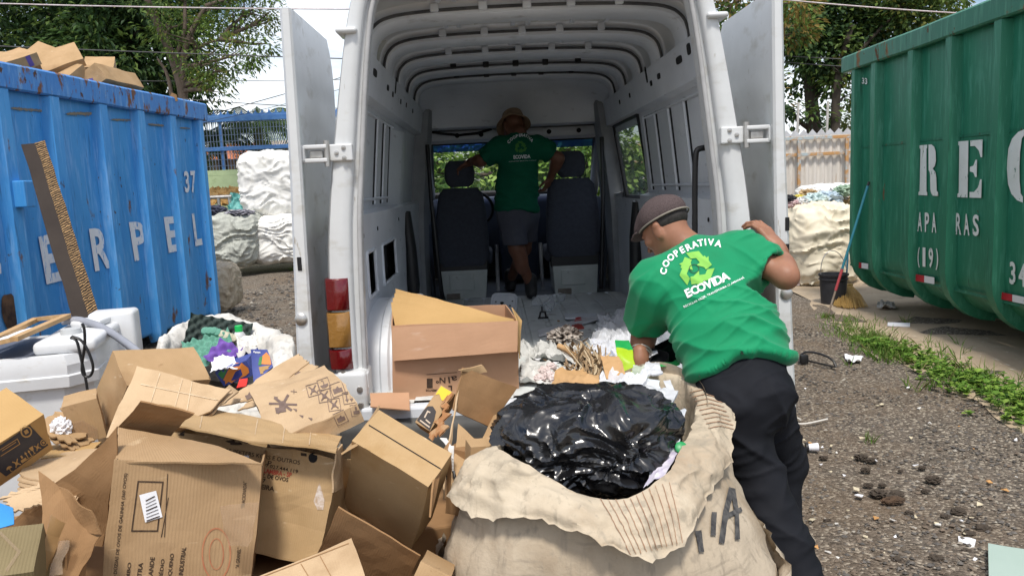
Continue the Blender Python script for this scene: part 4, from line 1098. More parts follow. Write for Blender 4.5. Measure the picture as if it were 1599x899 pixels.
for sg in (-1, 1):
    mb = MB(); mb.tube([V3(sg*.77, 6.85, 2.03), V3(sg*.81, 7.72, 1.5)], .045, 8); mb.build('a_pillar', mat('grey_trim', (.30, .31, .33), (.24, .25, .27), 5, .6), van, smooth=60)
    mb = MB(); mb.tube([V3(sg*.73, 6.6, 2.1), V3(sg*.74, 6.62, 1.7), V3(sg*.78, 6.64, 1.3)], .035, 8); mb.build('door_frame', mat('grey_trim', (.30, .31, .33)), van, smooth=60)
# dashboard, steering wheel
DASH = mat('dashboard', (.035, .048, .078), (.025, .035, .058), 5, .55)
mb = MB(); mb.bbox((XC-.80, 7.22, .98), (XC+.80, 7.80, 1.50), .07, 3); ds = mb.build('dashboard', DASH, van, smooth=40)
mb = MB(); mb.bbox((XC-.15, 7.05, .72), (XC+.2, 7.3, 1.36), .05); mb.build('centre_console', DASH, ds, smooth=40)
mb = MB(); mb.bbox((XC-.08, 7.035, 1.2), (XC+.08, 7.06, 1.28), .01); mb.build('radio', mat('radio_face', (.07, .08, .10), rough=.4), ds)
mb = MB(); c = V3(-.40, 7.02, 1.40)
mb.tube([c+Matrix.Rotation(R(-55), 3, 'X') @ Vector((.2*math.cos(a), .2*math.sin(a), 0)) for a in [6.2832*i/28 for i in range(29)]], .014, 8); mb.build('steering_wheel', BLACK, van, smooth=60)
# seats
SEATF = mat('seat_cloth', (.034, .039, .054), (.044, .05, .068), 40, .85, bump=.15, bscale=200)
SEATB = mat('seat_base_paint', (.46, .49, .47), (.36, .39, .37), 5, .55, layers=[((.16, .13, .10), 8, (1, 1, 1), .6, .75, .8)])
for x, w_, zo in ((-.46, .43, -.015), (.45, .45, .025)):
    st = bpy.data.objects.new('seat', None); COL.objects.link(st); st.parent = van; st.location = V3(x, 6.4, ZF)-Vector((XC, 5.5, 0))
    def sb(lo, hi, bev, nm, m_, tilt=0, seg=4):
        mb = MB(); M = Matrix.Translation(V3(x, 6.3, 1.0)) @ Matrix.Rotation(R(tilt), 4, 'X')
        mb.bbox(lo, hi, bev, seg, M=M); return mb.build(nm, m_, st, smooth=50)
    mb = MB(); rows = []                                   # back of the seat: tapered, rounded
    for j in range(13):
        t = j/12; z = lerp(.98, 1.61, t)+zo; hw = w_/2*(1-.20*t**3)
        ring = []
        for i in range(20):
            a = 6.2832*i/20; cx_, sy = math.cos(a), math.sin(a)
            ex = abs(cx_)**.45*(1 if cx_ > 0 else -1); ey = abs(sy)**.55*(1 if sy > 0 else -1)
            kk = 1 if 0 < j < 12 else .82
            ring.append(V3(x+ex*hw*kk, 6.27+.10*t+ey*.062*kk, z))
        rows.append(ring)
    mb.grid(rows, closed=True); mb.add(rows[-1], [tuple(range(20))]); mb.add(rows[0], [tuple(range(19, -1, -1))])
    mb.build('backrest', SEATF, st, smooth=60)
    mb = MB(); rows = []
    for j in range(9):
        t = j/8; z = lerp(1.62, 1.83, t)+zo; k = (1-abs(2*t-1)**4*.35); rows.append([V3(x+(abs(math.cos(a))**.5)*(1 if math.cos(a) > 0 else -1)*.122*k, 6.36+(abs(math.sin(a))**.6)*(1 if math.sin(a) > 0 else -1)*.05*k, z) for a in [6.2832*i/20 for i in range(20)]])
    mb.grid(rows, closed=True); mb.add(rows[-1], [tuple(range(20))]); mb.add(rows[0], [tuple(range(19, -1, -1))]); mb.build('headrest', SEATF, st, smooth=60)
    for dx in (-.06, .06):
        mb = MB(); mb.tube([V3(x+dx, 6.36, 1.60), V3(x+dx, 6.36, 1.66)], .007, 6); mb.build('headrest_post', STEEL, st)
    mb = MB(); mb.bbox((XC+x-.24, 6.30, .96), (XC+x+.24, 6.80, 1.08), .04, 3); mb.build('cushion', SEATF, st, smooth=50)
    mb = MB(); mb.bbox((XC+x-.20, 6.235, .92), (XC+x+.20, 6.30, 1.02), .012); mb.build('seat_frame', BLACK, st)
    mb = MB(); mb.extrude([(-.16, .70), (.17, .70), (.19, .93), (-.21, .93)] if x < 0 else [(-.17, .70), (.17, .70), (.185, .93), (-.185, .93)], lambda u, v, q: V3(x+u, q, v), 6.23, 6.66); sbx = mb.build('seat_base', SEATB, st)
    mb = MB(); mb.bbox((XC+x-.12, 6.218, .77), (XC+x+.08, 6.232, .90), .006); mb.build('base_panel', SEATB, sbx)
    mb = MB(); mb.bbox((XC+x-.15, 6.20, .698), (XC+x-.04, 6.23, .745), .005); mb.build('mounting_foot', mat('dirty_metal', (.12, .10, .08), (.2, .18, .15), 20, .8), sbx)
    sd_ = 1 if x < 0 else -1
    mb = MB(); mb.tube([V3(x+sd_*.27, 6.3, .74), V3(x+sd_*.275, 6.32, 1.12)], .016, 8); mb.build('belt_buckle', mat('buckle', (.06, .065, .08), (.3, .3, .3), 4, .4), st, smooth=60)
# tail lights, bumper, wheels
REDL = mat('red_lens', (.13, .004, .006), (.10, .003, .005), 4, .16, coat=.6, bump=.15, bscale=80)
AMBL = mat('amber_lens', (.30, .15, .035), (.24, .12, .03), 4, .2, coat=.5, bump=.25, bscale=60)
for sg in (-1, 1):
    tl = bpy.data.objects.new('tail_light', None); COL.objects.link(tl); tl.parent = van; tl.location = V3(sg*.83, YR, 1.0)-Vector((XC, 5.5, 0))
    def lens(z0, z1, m_, nm):
        mb = MB(); rows = []
        for z in (z0+.002, z0+.008, lerp(z0, z1, .5), z1-.008, z1-.002):
            k = 1 if z0+.005 < z < z1-.005 else .6
            ho = interp(OUT, z)
            rows.append([V3(sg*(ho+.012*k), YR+.13, z), V3(sg*(ho+.014*k), YR+.03, z), V3(sg*(ho-.004), YR-.025*k, z), V3(sg*(ho-.035), YR-.034*k, z), V3(sg*(ho-.075), YR-.030*k, z), V3(sg*(ho-.094), YR-.006, z)])
        mb.grid(rows); mb.add(rows[0], [tuple(range(6))]); mb.add(rows[-1], [tuple(range(6))]); mb.build(nm, m_, tl, smooth=50)
    lens(1.105, 1.245, REDL, 'red_lens'); lens(.945, 1.102, AMBL, 'amber_lens'); lens(.85, .942, REDL, 'red_lens')
mb = MB(); mb.bbox((XC-.89, YR-.13, .42), (XC+.89, YR+.15, .64), .04, 3); mb.build('rear_bumper', mat('bumper_plastic', (.05, .05, .05), (.08, .08, .075), 6, .7), van, smooth=40)
for sg in (-1, 1):
    mb = MB(); mb.bbox((XC+sg*.83-.07, YR-.05, .645), (XC+sg*.83+.06, YR+.12, .845), .02, 3); mb.build('bumper_corner', WHITE_PAINT, van, smooth=40)
    for dz in (.70, .77):
        mb = MB(); mb.lathe([(.001, 0), (.014, 0), (.012, .006), (.001, .007)], V3(sg*.80, YR-.05, dz), 10, M=Matrix.Rotation(R(90), 3, 'X')); mb.build('bolt', STEEL, van)
    for y in (3.92, 7.55):
        mb = MB(); M = Matrix.Rotation(R(90), 3, 'Y'); c = V3(sg*.77, y, .335)
        mb.lathe([(.19, -.09), (.30, -.10), (.335, -.07), (.335, .07), (.30, .10), (.19, .09), (.19, -.09)], c, 36, M=M, cap=False); tw = mb.build('tyre', mat('rubber', (.02, .02, .02), (.035, .033, .03), 10, .85), van, smooth=40)
        mb = MB(); mb.lathe([(.001, -.05), (.19, -.06), (.195, .06), (.001, .05)], c, 24, M=M); mb.build('rim', STEEL, tw, smooth=40)
# rear doors, folded right back along the sides
DOORSKIN = WHITE_PAINT
for sg in (-1, 1):
    dr = bpy.data.objects.new('rear_door', None); COL.objects.link(dr); dr.parent = van; dr.location = V3(sg*.99, 3.2, .6)-Vector((XC, 5.5, 0))
    y0, y1 = 3.17, 3.93
    xi = lambda z: interp([(.6, .976), (1.0, .974), (1.7, .962), (2.3, .955)], z)      # skin facing the van
    xo = lambda z: interp([(.6, 1.06), (1.0, 1.042), (1.7, 1.012), (2.3, 1.0)], z)
    zt = 2.33
    mb = MB(); rows = []
    zs_ = [.60, .75, .9, 1.0, 1.1, 1.25, 1.39, 1.41, 1.5, 1.65, 1.8, 1.83, 1.9, 1.95, 2.0, 2.1, 2.2, 2.27, zt]
    ys_ = [y0, y0+.02, y0+.06, y0+.14, y0+.3, y0+.5, y1-.12, y1-.03, y1]
    for z in zs_:
        row = []
        for y in ys_:
            t = (y-y0)/(y1-y0); d = 0
            zd = 1.93-.18*(t-.2)
            if t > .05: d = .020*(1/(1+math.exp((z-zd)/.012)))*(min(1, (t-.05)/.05)) if z > 1.41 else .02
            if z <= 1.395 and t > .02: d += .012
            yy = y
            lim = y1 if z < 2.12 else y1-.10*((z-2.12)/.21)**2
            row.append(V3(sg*(xi(z)+d), min(yy, lim), z))
        rows.append(row)
    mb.grid(rows); mb.build('outer_skin', DOORSKIN, dr, smooth=35)
    mb = MB()                                          # hinge-side edge and inner face
    rows = [[V3(sg*xi(z), y0, z), V3(sg*(xi(z)+.008), y0-.012, z), V3(sg*(xo(z)-.012), y0-.014, z), V3(sg*xo(z), y0, z), V3(sg*(xo(z)+.004), y0+.05, z), V3(sg*(xo(z)+.004), y1-.03, z), V3(sg*xo(z), (y1 if z < 2.12 else y1-.10*((z-2.12)/.21)**2), z), V3(sg*(xi(z)+.02), (y1 if z < 2.12 else y1-.10*((z-2.12)/.21)**2), z)] for z in zs_]
    mb.grid(rows); mb.add(rows[0], [tuple(range(8))]); mb.add(rows[-1], [tuple(range(8))]); mb.build('door_edge', DOORSKIN, dr, smooth=35)
    for z in ((1.32,) if sg < 0 else (1.39, 1.28)):
        mb = MB(); cx_ = 1.015 if sg > 0 else 1.0
        mb.bbox((XC+sg*cx_-.009, y0-.017, z-.028), (XC+sg*cx_+.009, y0-.012, z+.028), .004); mb.build('edge_slot', DARK, dr)
    mb = MB(); mb.lathe([(.001, 0), (.026, 0), (.026, .006), (.018, .012), (.001, .013)], V3(sg*1.012, y0-.013, 1.09 if sg < 0 else 1.10), 16, M=Matrix.Rotation(R(90), 3, 'X')); mb.build('edge_bolt', STEEL, dr, smooth=40)
    # hinges
    for z in (1.765, .80):
        hg = bpy.data.objects.new('hinge', None); COL.objects.link(hg); hg.parent = van; hg.location = V3(sg*.92, YR, z)-Vector((XC, 5.5, 0))
        mb = MB(); H = .035
        mb.bbox((min(XC+sg*.765, XC+sg*.862), YR-.022, z-H), (max(XC+sg*.765, XC+sg*.862), YR+.02, z+H), .006)
        mb.build('pillar_leaf', WHITE_PAINT, hg)
        mb = MB()
        for dz in (-.030, .025): mb.bbox((min(XC+sg*.865, XC+sg*.985), YR-.045, z+dz-.008), (max(XC+sg*.865, XC+sg*.985), YR+.015, z+dz+.010), .005)
        mb.bbox((min(XC+sg*.955, XC+sg*.985), YR-.05, z-.033), (max(XC+sg*.955, XC+sg*.985), YR+.03, z+.030), .006)
        mb.build('door_leaf', WHITE_PAINT, hg)
        mb = MB(); mb.tube([V3(sg*.868, YR-.03, z-.055), V3(sg*.868, YR-.03, z+.05)], .012, 10); mb.build('hinge_pin', STEEL, hg, smooth=60)
        mb = MB(); mb.bbox((min(XC+sg*.885, XC+sg*.94), YR-.03, z-.018), (max(XC+sg*.885, XC+sg*.94), YR+.005, z+.012), .004); mb.build('check_arm', STEEL, hg)
        for dx, dz in ((.80, .02), (.83, 0.0), (.80, -.022)):
            mb = MB(); mb.lathe([(.001, 0), (.0095, 0), (.0085, .006), (.001, .007)], V3(sg*dx, YR-.022, z+dz), 10, M=Matrix.Rotation(R(90), 3, 'X')); mb.build('bolt', STEEL, hg)
# ================================================================== PEOPLE
SKIN = mat('skin', (.30, .145, .088), (.25, .115, .068), 14, .5, bump=.06, bscale=180, sss=.12, spec=.4)
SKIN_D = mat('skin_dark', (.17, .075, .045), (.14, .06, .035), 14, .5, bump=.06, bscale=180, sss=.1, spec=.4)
SHIRT = mat('green_jersey', (.002, .225, .092), (.002, .195, .078), 6, .72, bump=.08, bscale=300, sheen=.15, spec=.25)
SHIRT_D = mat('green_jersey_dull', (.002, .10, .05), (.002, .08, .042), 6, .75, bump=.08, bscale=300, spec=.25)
BLACK_CLOTH = mat('black_trousers', (.007, .008, .011), (.011, .012, .016), 8, .8, bump=.1, bscale=260, spec=.2)
GREY_CLOTH = mat('grey_shorts', (.075, .078, .095), (.06, .062, .08), 10, .85, bump=.1, bscale=200, spec=.2)
TWEED = mat('tweed', (.115, .088, .086), (.05, .037, .038), 260, .95, bump=.3, bscale=300, spec=.15, lo=.3, hi=.7)
STRAW = mat('hat_cloth', (.34, .225, .14), (.27, .175, .105), 30, .9, bump=.3, bscale=150)
HAIR = mat('hair', (.012, .010, .009), (.03, .027, .025), 60, .8)
PRINT_W = mat('print_white', (.78, .80, .80), rough=.7)
PRINT_G = mat('print_lime', (.21, .50, .075), (.18, .45, .065), 8, .7)
LEATHER = mat('boot_leather', (.012, .012, .013), (.02, .02, .02), 20, .55, bump=.1)

def npv(v): return np.array((v[0], v[1], v[2]), float)
def unit(v): v = npv(v); return v/np.linalg.norm(v)
def frame(fwd, up):
    f_ = unit(fwd); r_ = np.cross(f_, unit(up)); r_ /= np.linalg.norm(r_); u_ = np.cross(r_, f_)
    return r_, f_, u_
def cols(*v): return np.stack([npv(x) for x in v], 1)
def hand_prims(w, d, n, side, curls=(.35, .4, .45, .5), s=1.0, spread=.05, thumb=.6):
    """wrist, pointing direction, back-of-hand normal, side(+1: thumb towards d x n)"""
    w, d, n = npv(w), unit(d), unit(n); n = n-d*(n@d); n /= np.linalg.norm(n); t = np.cross(d, n)*side
    P = []
    for o in (.028, .010, -.009, -.027):
        P.append(('c', w+t*o*.6*s+d*.005, w+d*.082*s+t*o*s, .0155*s, .0125*s, .014))
    P.append(('c', w-d*.03, w+d*.02, .026*s, .025*s, .02))
    for i, (o, L) in enumerate(zip((.029, .0095, -.0095, -.028), (.92, 1.0, .95, .76))):
        p = w+d*(.088-.006*(i == 3))*s+t*o*s; a = curls[i]*.6; ds = unit(d+t*spread*(1.5-i)*1.0)
        r0 = .0090*s
        for j, l in enumerate((.043, .027, .021)):
            dv = ds*math.cos(a)-n*math.sin(a); q = p+dv*l*L*s
            P.append(('c', p, q, r0*(1-.1*j), r0*(.92-.1*j), .004)); p = q; a += curls[i]*(1.2 if j == 0 else .9)
    p = w+d*.022*s+t*.026*s; dv = unit(d*.62+t*.68-n*.35*thumb); q = p+dv*.042*s
    P.append(('c', p, q, .0125*s, .0105*s, .012)); dv2 = unit(d*.85+t*.25-n*.45*thumb); q2 = q+dv2*.034*s
    P.append(('c', q, q2, .0105*s, .0092*s, .004)); P.append(('c', q2, q2+dv2*.022*s, .0092*s, .0075*s, .004))
    return P
def head_prims(H, fwd, up, s=1.0):
    r_, f_, u_ = frame(fwd, up); M = cols(r_, f_, u_); P = []
    E = lambda lo, rad, k=.02: ('e', npv(H)+(r_*lo[0]+f_*lo[1]+u_*lo[2])*s, np.array(rad)*s, M, k)
    P.append(E((0, 0, .03), (.077, .098, .088)))
    P.append(E((0, .022, -.045), (.060, .072, .075), .035))
    P.append(E((0, .062, -.088), (.030, .026, .024), .03))
    for sg in (-1, 1):
        P.append(E((sg*.040, .066, -.022), (.026, .022, .022), .02))
        P.append(E((sg*.077, -.010, -.012), (.009, .020, .033), .006)); P.append(E((sg*.080, -.018, .006), (.010, .015, .016), .006))
        P.append(E((sg*.030, .089, .012), (.020, .010, .007), .012))
        P.append(('-e', npv(H)+(r_*sg*.031+f_*.102+u_*-.002)*s, np.array((.015, .013, .010))*s, M, .012))
        P.append(E((sg*.031, .083, -.002), (.0115, .0115, .0115), .003))
        P.append(E((sg*.012, .108, -.040), (.009, .010, .008), .008))
    P.append(('c', npv(H)+(f_*.095+u_*.004)*s, npv(H)+(f_*.116+u_*-.036)*s, .009*s, .0115*s, .012))
    P.append(E((0, .088, -.066), (.023, .012, .006), .006)); P.append(E((0, .086, -.078), (.021, .012, .007), .006))
    return P
def join_meshes(parts):
    V, F, b = [], [], 0
    for v, f in parts: V.append(v); F.append(f+b); b += len(v)
    return np.concatenate(V), np.concatenate(F)
def smoothv(V, F, n=1):
    for _ in range(n):
        acc = np.zeros_like(V); c = np.zeros(len(V))
        for i in range(4):
            for j in (1, 3):
                np.add.at(acc, F[:, i], V[F[:, (i+j) % 4]]); np.add.at(c, F[:, i], 1)
        V = V*.5+.5*acc/np.maximum(c, 1)[:, None]
    return V
def vnormals(V, F):
    n = np.cross(V[F[:, 2]]-V[F[:, 0]], V[F[:, 3]]-V[F[:, 1]]); acc = np.zeros_like(V)
    for i in range(4): np.add.at(acc, F[:, i], n)
    return acc/np.maximum(np.linalg.norm(acc, axis=1), 1e-12)[:, None]
def emit(VF, name, m_, parent, sm=1, disp=None):
    V, F = VF; V = smoothv(V, F, sm) if sm else V
    if disp is not None:
        Nn = vnormals(V, F); V = V+Nn*np.array([disp(v) for v in V])[:, None]
    mb = MB(); mb.v = [tuple(map(float, v)) for v in V]; mb.f = [tuple(map(int, f)) for f in F]; mb.mi = [0]*len(F); mb.uv = [[(0, 0)]*4]*len(F)
    o = mb.build(name, m_, parent, smooth='keep'); return o, V, F
def bvh(V, F): return BVHTree.FromPolygons([Vector(v) for v in V], [tuple(map(int, f)) for f in F])
def biggest(F, n):
    par = list(range(n))
    def fd(i):
        while par[i] != i: par[i] = par[par[i]]; i = par[i]
        return i
    for f in F:
        for i in f[1:]: par[fd(i)] = fd(f[0])
    cnt = {}
    for f in F: cnt[fd(f[0])] = cnt.get(fd(f[0]), 0)+1
    k = max(cnt, key=cnt.get); return [f for f in F if fd(f[0]) == k]
def decal(tree_, items, m_, name, parent, off=.0035, maxpx=3.0):
    """items: 2-d meshes in photo pixels, laid onto a surface"""
    out = []
    for V2, F2 in items:
        V2, F2 = subdiv2d((V2, F2), maxpx); mb = MB(); vs, ok = [], []
        for x, y in V2:
            d = ray(x, y).normalized(); h, nn, _, _ = tree_.ray_cast(CPOS, d)
            ok.append(h is not None)
            if h is None: vs.append(CPOS+d*3); continue
            if nn.dot(d) > 0: nn = -nn
            vs.append(h+nn*off)
        fs = [f for f in F2 if all(ok[i] for i in f)]
        if name in ('weft_stripe', 'fruit_print', 'seed_print', 'crease') and fs: fs = biggest(fs, len(vs))
        us = sorted({i for f in fs for i in f}); ix = {i: k for k, i in enumerate(us)}
        mb.add([vs[i] for i in us], [tuple(ix[i] for i in f) for f in fs])
        if mb.f: out.append(mb.build(name, m_, parent, smooth='keep'))
    return out
def place_px(VF, cx, cy, h, ang, w=None):
    """centre a 2-d mesh at a pixel, cap height h px, rotated (screen degrees, up positive)"""
    V, F = VF; xs = [v[0] for v in V]; ys = [v[1] for v in V]
    mx_, my = (min(xs)+max(xs))/2, (min(ys)+max(ys))/2; k = h/(max(ys)-min(ys)); kx = k if w is None else w/(max(xs)-min(xs))
    c, s = math.cos(R(ang)), math.sin(R(ang)); out = []
    for x, y in V:
        u, v = (x-mx_)*kx, (y-my)*k; out.append((cx+u*c-v*s, cy-(u*s+v*c)))
    return out, F
def arrows(cx, cy, r, rot):
    items = []
    a = [(-.70, .06), (-.40, .60), (-.13, .44), (-.43, -.10)]; a = [(-.72, .14), (-.45, .62), (-.14, .44), (-.42, -.04)]
    b = [(-.36, .80), (.24, .80), (.48, .40), (.66, .50), (.58, -.06), (.04, .16), (.22, .26), (.08, .50), (-.18, .50)]
    for k in range(3):
        for pl_ in (a, b):
            V, F = tri_fill(pl_); an = R(rot+120*k); c, s = math.cos(an), math.sin(an)
            items.append(([(cx+r*(x*c-y*s), cy-r*(x*s+y*c)) for x, y in V], F))
    return items

# ------------------------------------------------------------------ the man bending over the sack
p1 = empty('person', 'man in bright green T-shirt, flat tweed cap and black trousers leaning beside the sack', 'person', tuple(atz(1270, 1000, 0.0)))
pel, nb_ = npv(at(1157, 607, 2.63)), npv(at(1082, 398, 2.95))
shL, shR = npv(at(1022, 446, 2.88)), npv(at(1160, 396, 2.90))
ax_ = unit(nb_-pel); la_ = unit(shR-shL); la_ = unit(la_-ax_*(la_@ax_)); fr_ = np.cross(ax_, la_)
MT = cols(la_, ax_, fr_)
T = np.linalg.norm(nb_-pel)
def tp(t, l=0, f=0): return pel+ax_*T*t+la_*l+fr_*f
print('torso', T, np.linalg.norm(shR-shL))
fr_out = unit(np.array((0, -1.0, 0))); sgn = 1 if fr_@fr_out > 0 else -1
bk = fr_*sgn                                              # out of his back, towards the viewer
elR, wrR = npv(at(1227, 432, 2.78)), npv(at(1214, 388, 2.98))
elL, wrL = npv(at(1006, 522, 3.04)), npv(at(999, 560, 2.90))
tors = [('e', tp(.80,.004), (.186, .15, .115), MT, .06), ('e', tp(.55, .012), (.173, .22, .122), MT, .06), ('e', tp(.25, .022), (.172, .19, .134), MT, .06), ('e', tp(.02, .02), (.166, .13, .134), MT, .06),
        ('c', shL+la_*.035, shR-la_*.035, .080, .080, .06), ('c', tp(.88), tp(1.02), .085, .060, .05)]
mL, mR = lerp(shL, elL, .72), lerp(shR, elR, .62)
sleeves = [('c', shL, lerp(shL, mL, .98), .088, .084, .05), ('c', shR, lerp(shR, mR, .98), .086, .072, .05)]
def shirt_post(P, d): return d
def ridge(x, y, z, seed): return max(0, 1-2.6*abs(noise.noise(Vector((x+seed, y-seed, z)))))
def shirt_disp(v, pel_=None, a_=None, l_=None, T_=None):
    q = v-pel_; s = q@a_/T_; l = q@l_; w = .5*noise.noise(Vector(v)*5)
    low = min(1, max(0, (.75-s)/.4)); up = 1-low
    arm = min(1, max(0, (abs(l)-.12)/.08))
    r1 = ridge(s*T_*11+l*4.5+w, l*2.4, 0, 3); r2 = ridge(s*T_*20-l*7+w, l*4, 2, 9); r3 = ridge(l*10+s*3, s*T_*4+w, 5, 1)
    return .017*low*r1**2+.007*low*r2**2+.006*up*r3**2+.010*arm*r2**2+.004*noise.noise(Vector(v)*9)
hem_t = .135
def hem(P, d):
    d = shirt_post(P, d)
    q = P-pel; s = q@ax_; l = q@la_
    plane = (hem_t*T+.010*np.sin(l*22+1)+.012*np.sin((q@fr_)*19)-s)
    d = np.maximum(d, plane)
    # sleeve cut ends
    for a, b in ((shL, mL), (shR, mR)):
        u_ = unit(b-a); tt = (P-a)@u_; L = np.linalg.norm(b-a); near = np.linalg.norm(P-b, axis=1) < .16
        d = np.where(near, np.maximum(d, tt-L), d)
        inner = sd_cap(P, b-u_*.03, b+u_*.06, .064, .066); d = np.where(near, np.maximum(d, -inner), d)
    # hollow hem
    return d
big = [(p[0],)+tuple(p[1:2])+((np.array(p[2])+.012,) if p[0] == 'e' else tuple(p[2:3]))+tuple(p[3:]) for p in tors]
so, SV, SF = emit(sdf_mesh(big+sleeves, .0055, .05, hem), 'shirt', SHIRT, p1, 1, lambda v: shirt_disp(v, pel, ax_, la_, T))
st_ = bvh(SV, SF)
for pts, r in (([tp(.975)+la_*.075*math.cos(a)+fr_*.07*math.sin(a)+ax_*(.02+.012*math.cos(2*a)) for a in [6.2832*i/30 for i in range(31)]], .010),):
    mb = MB(); mb.tube([Vector(p) for p in pts], r, 8); mb.build('collar', SHIRT, so, smooth=60)
hd = npv(at(1040, 356, 3.01)); hf = unit((-.52, .62, -.50)); hu = unit((-.28, .34, .9))
neck = [('c', tp(.90), tp(1.03)+bk*.0, .070, .060, .04), ('c', tp(1.0), hd-hu*.05-hf*.02, .062, .058, .04)]
hm = sdf_mesh(head_prims(hd, hf, hu, 1.0)+neck, .005, .02)
def arm_mesh(sh, el, wr, hp, up_r=.052, fo=.041, wr_r=.029):
    fw = wr-el
    return sdf_mesh([('c', sh, el, up_r, fo, .03), ('e', lerp(el, wr, .28), (.047, .047, .085), cols(*frame(fw, (0, 0, 1))[0:1], np.cross(unit(fw), frame(fw, (0, 0, 1))[0]), unit(fw)), .03), ('c', el, wr, fo, wr_r, .03)]+hp, .0042, .02)
hR = hand_prims(wrR, (-.36, .50, .74), (.60, -.72, .30), +1, (.5, .55, .55, .55), 1.12, .03)
hL = hand_prims(wrL, (-.08, -.22, -.95), (.10, -.92, .2), -1, (.55, .6, .65, .7), 1.0, .04)
body = join_meshes([hm, arm_mesh(shR, elR, wrR, hR), arm_mesh(shL, elL, wrL, hL)])
emit(body, 'body', SKIN, p1, 1)
# hair below the cap, cap
r_, f_, u_ = frame(hf, hu); MH = cols(r_, f_, u_)
def cap_post(P, d):
    q = (P-hd)@u_; y = (P-hd)@f_; x = (P-hd)@r_
    seam = np.exp(-(x/.004)**2)*.0018+.0012*np.sin(60*y+20*x)
    return np.maximum(d+seam, .022+.10*(y+.02)*.35-q)
ch = hd+u_*.045
cp, CV, CF = emit(sdf_mesh([('e', ch-f_*.004+u_*.004, (.092, .112, .080), MH, .02), ('e', ch+f_*.075-u_*.002, (.062, .055, .030), MH, .03)], .0045, .02, cap_post), 'flat_cap', TWEED, p1, 1)
emit(sdf_mesh([('e', hd+f_*.118+u_*.030, (.066, .040, .008), MH, .01), ('e', hd+f_*.095+u_*.035, (.074, .04, .010), MH, .01)], .004, .01), 'cap_peak', TWEED, cp, 1)
mb = MB(); mb.tube([Vector(hd+r_*.0925*math.cos(a)+f_*(.113*math.sin(a)-.004)+u_*(.026+.035*(.113*math.sin(a)+.016))) for a in [6.2832*i/40 for i in range(41)]], .0035, 6)
mb.build('cap_piping', mat('piping', (.20, .18, .15), rough=.8), cp, smooth=60)
emit(sdf_mesh([('e', hd-f_*.006+u_*.012, (.0795, .099, .05), MH, .01)], .004, .01, lambda P, d: np.maximum(d, np.maximum(-((P-hd)@u_)-.022, (P-hd)@f_-.0))), 'hair', HAIR, p1, 1)
# bracelet
wd = unit(wrL-elL); s1, s2 = frame(wd, (0, 0, 1))[0], None; s2 = np.cross(wd, s1)
for k, rr in ((-.020, .041), (-.034, .044)):
    mb = MB(); c = wrL+wd*k; mb.tube([Vector(c+s1*rr*math.cos(a)+s2*rr*math.sin(a)) for a in [6.2832*i/26 for i in range(27)]], .0035, 6); mb.build('bracelet', mat('bracelet_metal', (.45, .44, .42), (.3, .28, .25), 40, .35, metal=.7), p1, smooth=60)
# trousers, shoes
hpL, hpR = npv(at(1138, 632, 2.60)), npv(at(1188, 624, 2.70))
knL, knR = npv(at(1189, 752, 2.53)), npv(at(1222, 720, 2.80))
anL, anR = npv(atz(1282, 985, .12)), npv(atz(1213, 880, .12))
def tr_post(P, d):
    s = (P-pel)@ax_
    return np.maximum(d, s-.20*T)
tro = [('e', tp(.06, .012), (.157, .15, .122), MT, .06), ('e', tp(-.10, .002)+bk*.005, (.158, .12, .128), MT, .06), ('c', hpL, knL, .105, .078, .05), ('c', hpR, knR, .098, .076, .05), ('c', knL, anL, .078, .072, .03), ('c', knR, anR, .076, .068, .03)]
trs, _, _ = emit(sdf_mesh(tro, .007, .05, tr_post), 'trousers', BLACK_CLOTH, p1, 1, lambda v: .012*ridge(v[2]*7+v[0]*5, v[0]*4, v[1]*4, 2)**2+.007*ridge(v[2]*16-v[0]*6, v[0]*5, v[1]*5, 6)**2)
for an in (anL, anR):
    c = npv(an); emit(sdf_mesh([('c', c+(0, .0, -.04), c+(-.02, .0, .02), .05, .05), ('c', c+(0, -.03, -.07), c+(-.02, .15, -.075), .045, .038)], .007, .02, lambda P, d: np.maximum(d, .004-P[:, 2])), 'shoe', LEATHER, p1, 1)
# print on the back
let = [(1036, 424, -77), (1040, 412, -62), (1047.6, 402.5, -48), (1056.5, 396, 36), (1065.6, 391, 30), (1075.5, 386.5, 26), (1085, 382.6, 22), (1094, 380, 12), (1101.5, 379, 5), (1110, 379, -3), (1121.5, 381, -12)]
items = []
for ch_, (x, y, a) in zip('COOPERATIVA', let): items.append(place_px(text2d(ch_, .035), x, y, 10.5, abs(a) if a < -20 else a))
decal(st_, items, PRINT_W, 'letter', so, .003, 2.5)
items = []
for i, ch_ in enumerate('ECOVIDA'):
    t = (0, .165, .35, .54, .665, .80, .985)[i]; items.append(place_px(text2d(ch_, .035), lerp(1075, 1132.5, t), lerp(457.5, 432.5, t), 13.5, 25))
decal(st_, items, PRINT_W, 'letter', so, .003, 2.5)
decal(st_, [place_px(text2d('RECICLAR HOJE, TRANSFORMA O AMANHÃ', .01), 1115, 456.5, 5.2, 26, 104)], PRINT_W, 'slogan', so, .003, 3)
decal(st_, arrows(1087, 420, 33, 8), PRINT_G, 'recycling_arrow', so, .003, 2.5)
ring = [(math.cos(a), math.sin(a)) for a in [6.2832*i/20 for i in range(21)]]
V, F = stroke2d(ring, .16); decal(st_, [([(1084+7.5*x, 420-6.5*y) for x, y in V], F)], mat('print_dark', (.01, .06, .02), rough=.7), 'emblem_ring', so, .0035, 3)

